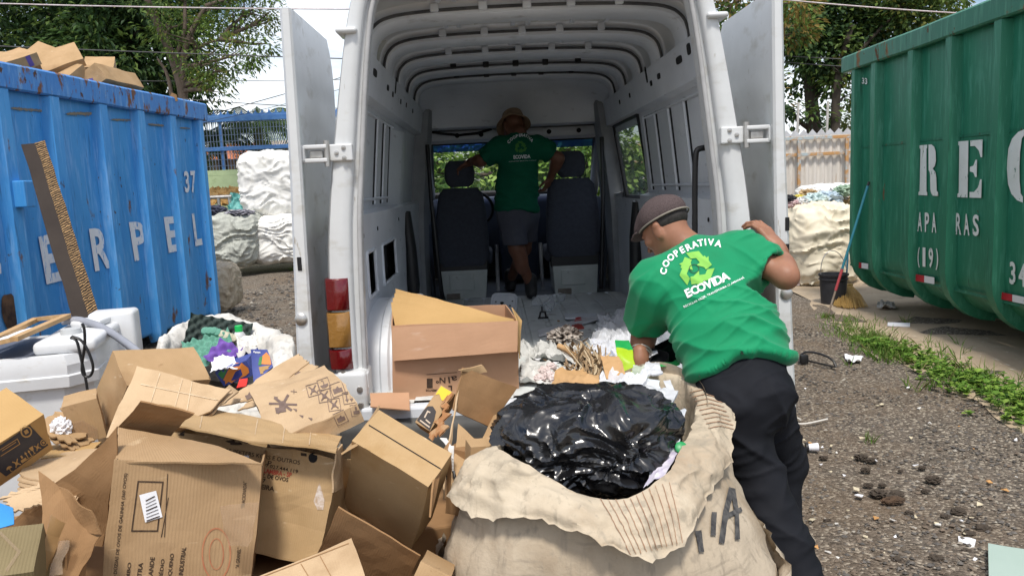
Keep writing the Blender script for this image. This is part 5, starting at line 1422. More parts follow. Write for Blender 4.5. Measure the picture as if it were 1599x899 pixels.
# ------------------------------------------------------------------ the man inside the van
p2 = empty('person', 'man in grey shorts and bucket hat standing inside the van between the seats', 'person', tuple(at(822, 460, 6.05)))
pel, nb_ = npv(at(806, 335, 6.0)), npv(at(810, 212, 6.05))
shL, shR = npv(at(780, 229, 6.03)), npv(at(842, 227, 6.0))
ax_ = unit(nb_-pel); la_ = unit(shR-shL); la_ = unit(la_-ax_*(la_@ax_)); fr_ = np.cross(ax_, la_); MT = cols(la_, ax_, fr_); T = np.linalg.norm(nb_-pel)
elL, wrL = npv(at(753, 250, 6.06)), npv(at(735, 253, 6.24))
elR, wrR = npv(at(872, 247, 6.05)), npv(at(860, 276, 6.18))
mL, mR = lerp(shL, elL, .86), lerp(shR, elR, .60)
print('torso2', T, np.linalg.norm(shL-elL), np.linalg.norm(elL-wrL), np.linalg.norm(shR-elR), np.linalg.norm(elR-wrR))
tors = [('e', tp(.80), (.165, .13, .10), MT, .06), ('e', tp(.5), (.155, .22, .112), MT, .06), ('e', tp(.22), (.158, .22, .118), MT, .06), ('e', tp(.0), (.158, .18, .118), MT, .06), ('c', shL+la_*.03, shR-la_*.03, .06, .06, .06), ('c', tp(.9), tp(1.0), .07, .055, .05)]
sleeves = [('c', shL, mL, .072, .074, .05), ('c', shR, mR, .072, .076, .05)]
hem_t = .07
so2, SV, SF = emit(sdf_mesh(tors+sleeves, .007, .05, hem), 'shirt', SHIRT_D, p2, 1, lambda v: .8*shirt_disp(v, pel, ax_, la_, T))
st2 = bvh(SV, SF)
hd = npv(at(802, 198, 6.14)); hf = unit((-.25, .8, -.55)); hu = unit((-.05, .55, .83))
neck = [('c', tp(.92), tp(1.02), .06, .055, .04), ('c', tp(1.0), hd-hu*.05, .056, .055, .04)]
hL = hand_prims(wrL, (-.5, .5, -.25), (-.1, .1, .95), -1, (.5, .5, .55, .6))
hR = hand_prims(wrR, (-.35, .35, -.85), (.7, -.5, -.2), 1, (.5, .5, .55, .6))
hpL, hpR = npv(at(797, 335, 6.0)), npv(at(822, 335, 6.05)); kn1, kn2 = npv(at(806, 388, 5.96)), npv(at(818, 388, 6.3))
an1, an2 = npv(at(829, 446, 6.05)), npv(at(797, 437, 6.62))
legs = sdf_mesh([('c', hpL, kn1, .085, .060, .03), ('e', lerp(kn1, an1, .28)+np.array((0, -.012, 0)), (.056, .056, .12), np.eye(3), .03), ('c', kn1, an1, .054, .036, .03), ('c', hpR, kn2, .085, .060, .03), ('e', lerp(kn2, an2, .28), (.054, .054, .11), np.eye(3), .03), ('c', kn2, an2, .054, .036, .03)], .0065, .02)
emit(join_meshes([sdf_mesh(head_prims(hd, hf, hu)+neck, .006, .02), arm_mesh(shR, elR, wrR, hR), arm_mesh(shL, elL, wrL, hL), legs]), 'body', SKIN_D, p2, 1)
def sho_post(P, d):
    f1 = 1-np.abs(np.sin(P[:, 0]*38+P[:, 2]*6)); d = d-.006*f1**4
    z0 = kn1[2]+.03
    return np.maximum(np.maximum(d, z0-P[:, 2]), (P-pel)@ax_-.14)
emit(sdf_mesh([('e', tp(.02), (.15, .15, .11), MT, .05), ('c', hpL, kn1, .105, .098, .04), ('c', hpR, kn2, .105, .095, .04)], .007, .05, sho_post), 'shorts', GREY_CLOTH, p2, 1)
for an, fw, lift in ((an1, (.0, .14, -.01), 0), (an2, (-.02, .14, -.05), .02)):
    c = npv(an); fw = np.array(fw)
    emit(sdf_mesh([('c', c+(0, 0, .05), c+(0, .0, -.02), .052, .050), ('c', c+(0, -.03, -.055), c+fw+(0, 0, -.055), .046, .042)], .006, .02, lambda P, d: np.maximum(d, ZF+.002-P[:, 2])), 'boot', LEATHER, p2, 1)
r_, f_, u_ = frame(hf, hu); MH = cols(r_, f_, u_)
mb = MB()
rows = []
for rad, zz in ((.02, .138), (.06, .134), (.085, .115), (.096, .075), (.100, .045), (.116, .035), (.134, .018), (.146, .002), (.144, -.002), (.132, .012), (.118, .028), (.099, .036), (.09, .07), (.07, .10)):
    rows.append([Vector(hd+r_*rad*.92*math.cos(a)+f_*rad*1.08*math.sin(a)+u_*(zz+.012*math.sin(2*a+.6)*(rad > .11)+.006*math.sin(5*a)*(rad > .11))) for a in [6.2832*i/36 for i in range(36)]])
mb.grid(rows, closed=True); mb.add(rows[0], [tuple(range(36))]); mb.build('bucket_hat', STRAW, p2, smooth=60)
items = []
let = [(794.5, 222), (798.5, 218), (803, 215), (807.5, 213), (811.5, 212), (815, 211.7), (818.5, 212), (822, 213), (825, 214.5), (827.5, 216.5), (830.5, 219.5)]
for ch_, (x, y) in zip('COOPERATIVA', let): items.append(place_px(text2d(ch_, .03), x, y, 4.6, (813.5-x)*2.6))
decal(st2, items, PRINT_W, 'letter', so2, .004, 2.5)
decal(st2, [place_px(text2d('ECOVIDA', .03), 815, 245, 6, 3, 26)], PRINT_W, 'print', so2, .004, 2.5)
decal(st2, [place_px(text2d('RECICLAR HOJE, TRANSFORMA O AMANHÃ', .0), 816, 251.5, 1.6, 3, 42)], PRINT_W, 'slogan', so2, .004, 3)
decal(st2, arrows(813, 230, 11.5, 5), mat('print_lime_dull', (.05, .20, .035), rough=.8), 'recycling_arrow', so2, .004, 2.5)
# ================================================================== CARDBOARD
def eul(r):
    return Matrix.Rotation(r[2], 3, 'Z') @ Matrix.Rotation(r[1], 3, 'Y') @ Matrix.Rotation(r[0], 3, 'X')
def fit_box(obs, anchor, Y, dims, rot, wr=.35, wd=.25):
    """least squares: a true box whose corners fall on the given photo points; weak pulls to the guessed turn and size"""
    keys = list(obs); a = np.array(at(*obs[anchor], Y)); rot = np.radians(np.array(rot, float)); d0 = np.log(np.array(dims, float))
    x = np.concatenate([a, rot, d0])
    C3 = np.array(CPOS); fx = np.array(_f); rx = np.array(CX); ux = np.array(CU)
    def res(x):
        M = np.array(eul(x[3:6])); D = np.exp(x[6:9]); out = []
        for k in keys:
            l = (np.array(k)-np.array(anchor))*D; p = x[:3]+M@l-C3; z = max(p@fx, .1)
            out += [(PW/2+FPX*(p@rx)/z-obs[k][0])/3, (PH/2-FPX*(p@ux)/z-obs[k][1])/3]
        out.append((x[1]-Y)/.01); out += list((x[3:6]-rot)/wr); out += list((x[6:9]-d0)/wd)
        return np.array(out)
    lam = 1e-2; r = res(x)
    for _ in range(60):
        J = np.zeros((len(r), 9))
        for i in range(9):
            h = 1e-5; y = x.copy(); y[i] += h; J[:, i] = (res(y)-r)/h
        st = np.linalg.solve(J.T@J+lam*np.eye(9), -J.T@r); y = x+st; r2 = res(y)
        if (r2@r2) < (r@r): x, r, lam = y, r2, lam*.5
        else: lam *= 3
    M = eul(x[3:6]); D = np.exp(x[6:9]); c = Vector(x[:3])
    err = np.abs(r[:2*len(keys)]).max()*3
    return c, M, D, anchor, err
def vnoise(p, s, seed):
    return Vector((N3(p, s, seed), N3(p, s, seed+3.1), N3(p, s, seed+7.7)))
class Carton:
    def __init__(s, label, obs, anchor, Y, dims, rot, m_=None, open_=(), dent=.006, group='cardboard boxes in the heap', name='cardboard_box', wr=.35, wd=.25, seed=0, t=.005):
        s.c, s.M, s.D, s.an, err = fit_box(obs, anchor, Y, dims, rot, wr, wd)
        if err > 12: print('FIT', label[:40], round(err, 1), [round(float(d), 2) for d in s.D])
        s.m = m_ or CARD; s.dent, s.seed, s.t = dent, seed, t
        ctr = s.W(.5, .5, .5); zs = [s.W(i, j, k).z for i in (0, 1) for j in (0, 1) for k in (0, 1)]
        s.e = empty(name, label, 'box', (ctr.x, ctr.y, max(0, min(zs))), group)
        s.mb = MB()
        F = {'-z': ((0,1,0),(1,1,0),(1,0,0),(0,0,0)), '+z': ((0,0,1),(1,0,1),(1,1,1),(0,1,1)), '-y': ((0,0,0),(1,0,0),(1,0,1),(0,0,1)),
             '+y': ((1,1,0),(0,1,0),(0,1,1),(1,1,1)), '-x': ((0,1,0),(0,0,0),(0,0,1),(0,1,1)), '+x': ((1,0,0),(1,1,0),(1,1,1),(1,0,1))}
        for k, q in F.items():
            if k in open_: continue
            s.mb.slab([s.W(*c) for c in q], t, 12, 12, s.warp)
        s.body = s.mb.build('box_body', s.m, s.e)
        s.tree = BVHTree.FromPolygons([Vector(v) for v in s.mb.v], s.mb.f)
    def W(s, i, j, k):
        l = Vector(((i-s.an[0])*s.D[0], (j-s.an[1])*s.D[1], (k-s.an[2])*s.D[2])); return s.c+s.M @ l
    def warp(s, u, v, p, n):
        return p+vnoise(p, 5, s.seed)*s.dent+vnoise(p, 16, s.seed+1)*s.dent*.35
    def flap(s, a, b, off, m_=None, taper=.05, bend=.0):
        """flap hinged on the edge a-b (unit coords), free edge displaced by the local metres off"""
        A_, B_ = s.W(*a), s.W(*b); o = s.M @ Vector(off); d = (B_-A_)*taper
        q = [A_, B_, B_+o-d, A_+o+d]
        n = (B_-A_).cross(o).normalized()
        def fn(u, v, p, nn): return s.warp(u, v, p, nn)+n*bend*v*v
        mb = MB(); mb.slab(q, s.t, 10, 8, fn); f = mb.build('flap', m_ or s.m, s.e); return f
    def panel(s, pts, nm='flap', m_=None, nx=10, ny=8, dent=None, t=None):
        """loose panel of this box from 4 (px,py,Y) corners or vectors"""
        q = [Vector(p) if isinstance(p, Vector) else at(*p) for p in pts]; dd = s.dent if dent is None else dent
        mb = MB(); mb.slab(q, t or s.t, nx, ny, lambda u, v, p, n: p+vnoise(p, 7, s.seed)*dd+vnoise(p, 22, s.seed)*dd*.4)
        o = mb.build(nm, m_ or s.m, s.e); return o, BVHTree.FromPolygons([Vector(v) for v in mb.v], mb.f)
    def marks(s, items, m_, nm='printing', tree_=None, off=.0016):
        return decal(tree_ or s.tree, items, m_, nm, s.body, off, 8)
def sheet(label, layers, m_, cat='cardboard', name='cardboard_sheet', group='loose sheets of cardboard in the heap', dent=.006, t=.005, seed=0, jag=0):
    """flattened carton: one or more layers of 4 (px,py,Y) corners"""
    mb = MB(); first = None
    for q in layers:
        q = [at(*p) for p in q]
        def fn(u, v, p, n):
            d = vnoise(p, 6, seed)*dent+vnoise(p, 20, seed+2)*dent*.4
            if jag: d = d+(q[1]-q[0]).normalized()*jag*N3((v*9, seed, 1), 1)*(u if u > .5 else u-1)*2+(q[3]-q[0]).normalized()*jag*N3((u*11, seed, 4), 1)*(v-.5)*2
            return p+d
        mb.slab(q, t, 14, 12, fn)
    o = thing(mb, name, m_, label, cat, group)
    return o, BVHTree.FromPolygons([Vector(v) for v in mb.v], mb.f)
def px_text(txt, cx, cy, h, ang, w=None, bold=.012): return place_px(text2d(txt, bold), cx, cy, h, ang, w)
def px_quad(*p): return [tuple(q) for q in p], [(0, 1, 2, 3)]
def px_lines(pts, w): return stroke2d(pts, w)

CREASE = mat('crease_paper', (.58, .45, .30), (.46, .33, .20), 30, .85)
# ---------- front of the heap: egg cartons
e1 = Carton('front egg carton printed with egg sizes and a white address label', {(0,0,1): (182,721), (1,0,1): (408,724), (0,0,0): (152,935), (1,0,0): (388,940), (1,1,1): (420,690)}, (0,0,1), 1.92, (.37,.30,.36), (-12,0,0), CARD_B, open_=('+z', '+y'), seed=1, dent=.007, wr=.2)
fl, _ = e1.panel([(181,720,1.925), (408,723,1.925), (330,693,2.04), (184,667,2.10)])
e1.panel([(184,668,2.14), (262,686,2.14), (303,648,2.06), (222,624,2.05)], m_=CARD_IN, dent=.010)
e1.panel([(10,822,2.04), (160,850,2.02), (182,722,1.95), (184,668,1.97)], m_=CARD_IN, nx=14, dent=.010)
def vtext(c, t, x, y, h, L, bold=.012, ang=84): return px_text(t, x, y, h, ang, L, bold)
e1.marks([vtext(e1, 'CONTÉM 30 DÚZIAS DE OVOS DE GALINHA (360 OVOS)', 186, 840, 8, 205)], INK)
for t, x, y, L in (('JUMBO', 201, 897, 40), ('EXTRA', 218, 895, 36), ('GRANDE', 236, 890, 43), ('MÉDIO', 252, 888, 33), ('PEQUENO', 267, 885, 44), ('INDUSTRIAL', 285, 875, 44)):
    e1.marks([vtext(e1, t, x, y, 7, L, .02, 83)], INK)
e1.marks([vtext(e1, '"FRACIONADA"', 381, 772, 6, 42, .01, 85)], INK); e1.marks([vtext(e1, '"A GRANEL"', 372, 870, 6, 32, .01, 85)], INK)
e1.marks([px_lines([(216,751), (254.5,752), (246,828), (206,828), (216,751)], 2.2)], INK, 'printed_frame')
e1.marks([px_lines([(262,739), (257,838)], 1.2)], INK, 'printed_line'); e1.marks([px_lines([(263,776), (252,838)], 1.2)], INK, 'printed_line')
V, F = stroke2d([(22*math.cos(a), 40*math.sin(a)) for a in [6.2832*i/26 for i in range(27)]], 2.4)
e1.marks([([(338+x, 864+y) for x, y in V], F)], mat('red_stamp', (.36, .12, .06), (.40, .19, .09), 40, .8), 'red_stamp')
V, F = stroke2d([(11*math.cos(a), 24*math.sin(a)) for a in [6.2832*i/22 for i in range(23)]], 1.6)
e1.marks([([(338+x, 864+y) for x, y in V], F)], MATS['red_stamp'], 'red_stamp')
# address label and a torn strip of tape stuck on it
lab = e1.marks([px_quad((227,814.5), (254,806), (244,765), (218,772))], PAPER, 'address_label', off=.003)
for i in range(7): e1.marks([px_lines([(lerp(228, 251, .0)+1.2-i*.2+i*.0, 812-i*5.2), (250-i*1.3, 804.5-i*5.2)], 1.0 if i % 3 else 1.8)], INK, 'label_print', off=.0045)
tape, _ = e1.panel([(362,860,1.875), (396,855,1.87), (409,782,1.88), (347,797,1.88)], 'loose_tape', TAPE, 14, 12, .016, .001)

e2 = Carton('big dented egg carton with a farm address in brown and red print', {(1,0,1): (526,721), (1,0,0): (494,878), (0,0,1): (262,671)}, (1,0,1), 2.16, (.56,.33,.34), (-10,5,-12), CARD_Y, open_=('+z',), seed=2, dent=.020, wr=.15, wd=.15)
lid, lt = e2.panel([(276,664,2.16), (527,707,2.08), (533,680,2.28), (236,614,2.52)], nx=16, dent=.012)
e2.panel([(528,708,2.13), (520,770,2.12), (531,760,2.2), (536,690,2.24)], m_=CARD_PALE, dent=.014)
ty = lambda x: 668+(x-270)*.218
e2.marks([px_text('GABRIEL NICOLAAS PEETERS KORS E OUTROS', 375, 706, 6.5, -9.5, 190, .004)], INK)
e2.marks([px_text('HOLAMBRA    S.P.', 375, 712+3, 7.5, -9.5, 105, .006)], INK)
e2.marks([px_text('047.027.444.119', 436, 730, 5.5, -11, 60, .004)], INK)
e2.marks([px_text('HOLAMBRA - SP', 428, 736.5, 7.5, -9, 56, .03)], RED_INK)
e2.marks([px_text('30 DZ. DE OVOS', 422, 743.5, 6.5, -10, 58, .02)], INK); e2.marks([px_text('57', 411, 749.5, 6, -10, None, .03)], INK); e2.marks([px_text('LIMEIRA', 411, 759.5, 7.5, -10, 36, .02)], INK)
for x, y in ((283, 674), (474, 706)): e2.marks([px_quad((x-4, y-4), (x-4, y+5), (x+5, y+6), (x+5, y-3))], INK, 'printed_mark')
e2.marks([([(489+7*math.cos(a), 714+8*math.sin(a)) for a in [6.28*i/14 for i in range(14)]], [tuple(range(14))])], DARK, 'hand_hole')
e2.marks([([(370+15*math.cos(a)*(1+.3*math.sin(4*a)), 690+4.5*math.sin(a)) for a in [6.28*i/22 for i in range(22)]], [tuple(range(22))])], INK, 'printed_emblem')
e2.marks([([(499,752), (507,780), (505,795), (496,795), (490,782)], [(0,1,2,3,4)])], mat('paper_scar', (.62,.55,.5), (.4,.28,.18), 90, .85), 'paper_scar')
e2.marks([([(371,713), (388,710), (392,718), (374,721)], [(0,1,2,3)])], PAPER, 'paper_scar')

e3 = Carton('tilted carton with a seamed pale top and deep brown shaded front mid heap', {(0,0,1): (562,688), (1,0,1): (672,767), (0,1,1): (592,630), (1,1,1): (689,706), (0,0,0): (530,788), (1,0,0): (652,862)}, (0,0,1), 2.08, (.33,.2,.26), (-25,32,-20), CARD_Y, seed=3, dent=.005)
a, b = e3.W(0,.52,1), e3.W(1,.52,1)
e3.marks([px_lines([pix(a), pix(b)], 1.6)], DARK, 'flap_gap')
e3.panel([(533,708,2.05), (563,690,2.08), (592,631,2.24), (548,694,2.25)], m_=CARD, dent=.004)
e3.panel([(672,767,1.98), (689,708,2.14), (700,690,2.16), (668,806,1.95)], m_=CARD_IN, dent=.006)
e4 = Carton('pale carton with a creased top at the very front of the heap', {(1,1,1): (550,841), (0,1,1): (385,908), (1,0,1): (590,960)}, (1,1,1), 1.9, (.36,.28,.25), (-4,-12,24), m_=CARD_PALE, seed=4, wr=.3)
for q in ([(398,905), (545,848)], [(500,868), (520,905)], [(470,880), (485,905)]): e4.marks([px_lines(q, 1.3)], CARD_IN, 'crease')
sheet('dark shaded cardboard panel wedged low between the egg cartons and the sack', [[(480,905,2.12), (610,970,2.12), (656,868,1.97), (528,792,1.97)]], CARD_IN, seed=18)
e17 = Carton('brown carton corner showing low between the heap and the sack', {(0,0,1): (655,868), (1,0,1): (700,905), (0,1,1): (668,858), (0,0,0): (652,910)}, (0,0,1), 1.85, (.2,.2,.2), (0,15,0), seed=17)

# ---------- left side of the heap
e5 = Carton('tall plain carton standing highest on the left of the heap', {(0,1,1): (176,549), (1,1,1): (298,532), (1,0,1): (333,602), (0,0,1): (200,598), (0,1,0): (138,655), (0,0,0): (158,694)}, (0,0,1), 2.6, (.36,.22,.30), (38,12,8), seed=5, wr=.6)
e6 = Carton('small carton with brown tape on its dark side beside the tall one', {(0,0,1): (95,634), (1,0,1): (152,622), (0,1,1): (92,624), (1,1,1): (157,601), (0,0,0): (124,690), (1,0,0): (157,688)}, (0,0,1), 2.5, (.14,.2,.16), (15,10,10), seed=6, wr=.6)
e6.marks([([(108,660), (128,655), (152,668), (154,688), (126,690)], [(0,1,2,3,4)])], TAPE, 'packing_tape', off=.003)
e7 = Carton('carton with a navy printed side of handling symbols at the left edge', {(0,0,1): (-40,714), (1,0,1): (68,648), (1,1,1): (12,603), (1,0,0): (80,697), (0,0,0): (-18,776)}, (1,0,1), 2.25, (.32,.26,.12), (25,-30,5), m_=CARD_OR, seed=7, wr=.6)
NAVY = mat('navy_print', (.030, .032, .045), (.045, .047, .06), 20, .7)
TAN = mat('tan_print', (.40, .25, .10), rough=.8)
e7.marks([([(-8,700), (46,663), (75,694), (9,743), (-14,726)], [(0,1,2,3,4)])], NAVY, 'printed_panel')
def pict(kind, cx, cy, s, ang):
    c, q = math.cos(R(ang)), math.sin(R(ang)); out = []
    def T(V): return [(cx+s*(x*c-y*q), cy-s*(x*q+y*c)) for x, y in V]
    if kind == 'umbrella':
        out.append((T([(math.cos(a), .1+.8*math.sin(a)) for a in [math.pi*i/8 for i in range(9)]]), [tuple(range(9))]))
        V, F = stroke2d([(0, .1), (0, -.9), (.3, -1), (.4, -.8)], .2); out.append((T(V), F))
    elif kind == 'glass':
        out.append((T([(-.6, 1), (.6, 1), (.35, .1), (.1, -.1), (.1, -.8), (.5, -1), (-.5, -1), (-.1, -.8), (-.1, -.1), (-.35, .1)]), [tuple(range(10))]))
    elif kind == 'up':
        for dx in (-.5, .5): out.append((T([(dx-.12, -.8), (dx+.12, -.8), (dx+.12, .3), (dx+.4, .3), (dx, 1), (dx-.4, .3), (dx-.12, .3)]), [tuple(range(7))]))
        out.append((T([(-1, -1.1), (1, -1.1), (1, -.9), (-1, -.9)]), [(0, 1, 2, 3)]))
    elif kind == 'cross':
        for p in ([(-.8, -.9), (.8, .9)], [(-.8, .9), (.8, -.9)]): V, F = stroke2d(p, .28); out.append((T(V), F))
        out.append((T([(-.5, -.5), (.5, -.5), (.3, .3), (-.4, .4)]), [(0, 1, 2, 3)]))
    elif kind == 'stack':
        out.append((T([(-.8, -.9), (.8, -.9), (.8, -.1), (-.8, -.1)]), [(0, 1, 2, 3)])); out.append((T([(-.25, .1), (.25, .1), (.25, .9), (-.25, .9)]), [(0, 1, 2, 3)]))
    elif kind == 'round':
        V, F = stroke2d([(math.cos(a), math.sin(a)) for a in [6.2832*i/16 for i in range(17)]], .3); out.append((T(V), F)); out.append((T([(-.4, -.4), (.4, -.4), (.4, .4), (-.4, .4)]), [(0, 1, 2, 3)]))
    elif kind == 'frame':
        V, F = stroke2d([(-1, -1), (1, -1), (1, 1), (-1, 1), (-1, -1)], .1); out.append((T(V), F))
    elif kind == 'crate':
        out.append((T([(-.9, -.7), (.9, -.7), (.9, .1), (.4, .1), (.2, .6), (-.3, .2), (-.9, .3)]), [tuple(range(7))]))
    return out
for k, x, y, s_ in (('umbrella', 14, 731, 5), ('cross', 25, 722, 6), ('stack', 34.5, 715, 6), ('up', 43, 708, 6), ('glass', 50, 702, 6), ('cross', 57.5, 697, 5), ('round', 67, 690, 4.5)):
    e7.marks(pict(k, x, y, s_, 32), TAN, 'symbol', off=.0028)
e7.marks(pict('round', 40, 673, 8, 32), TAN, 'symbol', off=.0028)
e7.marks([px_lines([(0,711), (30,692), (26,684), (-4,703)], 1.2)], TAN, 'symbol', off=.0028); e7.marks([px_lines([(2,703), (24,689)], 1.2)], TAN, 'symbol', off=.0028)
so5, st5 = sheet('pale creased flattened carton leaning on the tall plain one', [[(165,686,2.28), (330,642,2.32), (362,608,2.44), (214,571,2.52)], [(168,690,2.29), (332,646,2.33), (364,612,2.46), (217,574,2.55)]], CARD_PALE, seed=21, dent=.010)
for q in ([(250,583), (228,652)], [(285,592), (270,648)], [(300,596), (292,643)], [(220,600), (345,626)]): decal(st5, [stroke2d(q, 1.6)], CREASE, 'crease', so5, .002, 8)
for q in ([(405,640), (398,679)], [(447,647), (441,692)], [(487,660), (482,700)], [(320,628), (312,668)]): decal(lt, [stroke2d(q, 1.3)], CREASE, 'crease', lid, .002, 8)
sheet('flattened torn carton under the crumpled white paper', [[(54,668,2.5), (110,690,2.4), (152,668,2.6), (98,634,2.7)], [(60,676,2.49), (116,702,2.38), (156,680,2.58), (100,640,2.68)]], CARD, seed=22, jag=.02)
sheet('stack of flattened cartons with layered front edges left of the front egg carton', [[(30,745-4+i*7,2.2-i*.03), (118,760-2+i*8,2.05-i*.03), (150,700+i*8,2.3), (60,712+i*7,2.45)] for i in range(4)], CARD_PALE, seed=23, dent=.010)
sheet('flat brown sheet running under the small taped carton', [[(62,716,2.35), (140,706,2.3), (158,688,2.5), (80,694,2.6)], [(62,722,2.34), (140,714,2.28), (158,694,2.48), (80,700,2.58)]], CARD_OR, seed=24)
sheet('torn off white cardboard flap beside the blue scrap', [[(22,800,1.92), (74,782,1.95), (76,750,2.0), (2,776,1.98)]], CARD_PALE, seed=25, jag=.02)
sheet('creased sheet leaning between the tall carton and the printed lid', [[(325,640,2.5), (352,628,2.55), (372,610,2.75), (358,600,2.75)]], CARD_PALE, seed=27)
# torn carton at the lower left
t1 = Carton('torn open carton with shiny brown tape at the bottom left corner', {(0,0,1): (14,860), (1,0,1): (104,858), (0,0,0): (4,960), (1,0,0): (100,960)}, (0,0,1), 1.75, (.13,.10,.15), (0,0,0), m_=CARD_IN, open_=('+z', '-y'), seed=8, dent=.012)
t1.panel([(62,905,1.72), (126,905,1.74), (158,830,1.80), (60,735,1.84)], m_=CARD_IN, dent=.016)
t1.panel([(76,800,1.82), (157,830,1.79), (141,788,1.80), (76,758,1.83)], m_=CARD_IN, dent=.02)
t1.panel([(45,905,1.68), (70,905,1.70), (104,812,1.75), (82,800,1.74)], nm='packing_tape', m_=mat('brown_tape', (.26, .14, .05), (.32, .19, .08), 9, .22, coat=.4), dent=.012, t=.001)
t1.panel([(78,905,1.69), (100,905,1.70), (112,842,1.74), (96,838,1.74)], nm='packing_tape', m_=TAPE, dent=.02, t=.001)
t2 = Carton('greenish brown taped carton lying in the bottom left corner', {(0,1,1): (-14,828), (1,1,1): (66,817), (1,0,1): (52,890), (0,0,1): (-40,905)}, (1,1,1), 1.72, (.2,.16,.16), (20,0,5), m_=mat('cardboard_olive', (.20,.155,.075), (.16,.12,.055), 6, .75, corr=.3, uvcorr=45), seed=9)
t2.marks([px_lines([(0,832), (30,862), (10,892)], 5)], TAPE, 'packing_tape', off=.0025)
s_ = MB(); s_.slab([at(-12,830,1.84), at(26,818,1.86), at(22,792,1.92), at(-12,778,1.92)], .003, 8, 8, lambda u, v, p, n: p+vnoise(p, 9, 3)*.012)
thing(s_, 'plastic_scrap', mat('blue_plastic', (.03, .22, .52), (.04, .26, .58), 5, .45), 'bright blue plastic scrap at the left edge of the heap', 'plastic scrap', smooth=40)
# crumpled paper
def crumple(label, cat, c, rad, m_, seed, amp=.35, name='paper', sub=4, freq=3.0, group=None):
    bm = bmesh.new(); bmesh.ops.create_icosphere(bm, subdivisions=sub, radius=1)
    for v in bm.verts:
        d = v.co.normalized(); k = 1-amp*abs(noise.noise(d*freq+Vector((seed, 0, 0))))*1.6+amp*.5*noise.noise(d*freq*2.7+Vector((0, seed, 0)))+amp*.25*abs(noise.noise(d*freq*6+Vector((0, 0, seed))))
        v.co = Vector((c[0]+d.x*rad[0]*k, c[1]+d.y*rad[1]*k, c[2]+d.z*rad[2]*k))
    bm.verts.index_update(); mb = MB(); mb.add([v.co.copy() for v in bm.verts], [tuple(v.index for v in f.verts) for f in bm.faces]); bm.free()
    return thing(mb, name, m_, label, cat, group, smooth=35)
crumple('crumpled sheet of white paper on the flattened cartons', 'paper', at(96,668,2.5), (.035,.03,.04), PAPER, 3)

# ---------- back of the heap, in front of the van
e13 = Carton('flattened pale carton covered with brown handling pictograms', {(0,1,1): (392,600), (1,1,1): (508,574), (1,0,1): (574,622), (0,0,1): (420,690), (1,0,0): (562,662)}, (1,1,1), 2.8, (.33,.34,.10), (10,8,-20), m_=CARD_PALE, seed=13, dent=.020, wr=.6)
FADED = mat('faded_print', (.13, .085, .07), (.18, .125, .10), 60, .85)
for k, x, y, s_, an in (('umbrella', 506, 600, 6.5, 200), ('cross', 489, 609, 7, 15), ('crate', 527, 608, 8, 20), ('cross', 507, 618, 7.5, 10), ('up', 545, 621, 7, 190), ('cross', 522, 632, 7, 10), ('crate', 532, 652, 7, 25), ('stack', 556, 640, 6, 10)):
    e13.marks(pict(k, x, y, s_, an), FADED, 'symbol'); e13.marks(pict('frame', x, y, s_+2.2, an if an < 100 else an-180), FADED, 'symbol_frame')
e13.marks(pict('cross', 442, 631, 14, 12), FADED, 'symbol'); e13.marks([px_lines([(420,630), (464,632)], 3)], FADED, 'symbol'); e13.marks(pict('crate', 438, 638, 9, 10), FADED, 'symbol')
e13.marks([px_lines([(454,611), (464,612)], 1)], FADED, 'symbol'); e13.marks([px_lines([(459,608), (459,615)], 1)], FADED, 'symbol')
for x, y in ((430,621), (460,640), (470,650), (484,654)): e13.marks([([(x-3,y-2), (x+4,y-1), (x+3,y+3)], [(0,1,2)])], FADED, 'symbol')
so_, st3 = sheet('long flattened carton flap with faint symbols behind the pictogram one', [[(330,634,2.75), (405,622,2.75), (482,566,2.95), (466,552,3.0)], [(372,640,2.7), (430,625,2.72), (496,572,2.92), (482,568,2.95)]], CARD_PALE, seed=26, jag=.015)
for k, x, y, s_ in (('crate', 446, 596, 6), ('umbrella', 466, 586, 6), ('crate', 390, 617, 8)): decal(st3, pict(k, x, y, s_, 25), FADED, 'symbol', so_, .002, 8)

e14 = Carton('slim beer carton with a yellow end and a dark arched emblem', {(0,1,1): (689,602), (1,1,1): (708,613), (0,0,1): (648,657), (1,0,1): (672,674), (0,0,0): (655,668)}, (0,0,1), 2.5, (.06,.2,.10), (20,25,-20), m_=CARD, seed=14, dent=.003, wr=.6)
e14.marks([([(689,602.5), (707,613), (698,624), (690,625), (686,615), (680,616)], [tuple(range(6))])], mat('yellow_print', (.70,.50,.02), rough=.6), 'yellow_print')
e14.marks([([(651,656), (661,641), (668,634), (676,634), (681,642), (678,656), (671,672)], [tuple(range(7))])], mat('dark_print', (.04,.035,.035), rough=.7), 'emblem')
for q in ([(663,652), (668,642), (672,644)], [(665,655), (672,661)], [(656,656), (671,667)]): e14.marks([px_lines(q, 2.2)], mat('cream_print', (.55,.45,.35), rough=.8), 'emblem_detail', off=.003)
sheet('torn orange brown strip hanging on the beer carton', [[(676,676,2.42), (690,672,2.40), (706,613,2.55), (698,624,2.52)]], mat('cardboard_torn', (.36,.17,.07), (.44,.27,.14), 22, .9, lo=.45, hi=.55), seed=28, jag=.03, dent=.012)

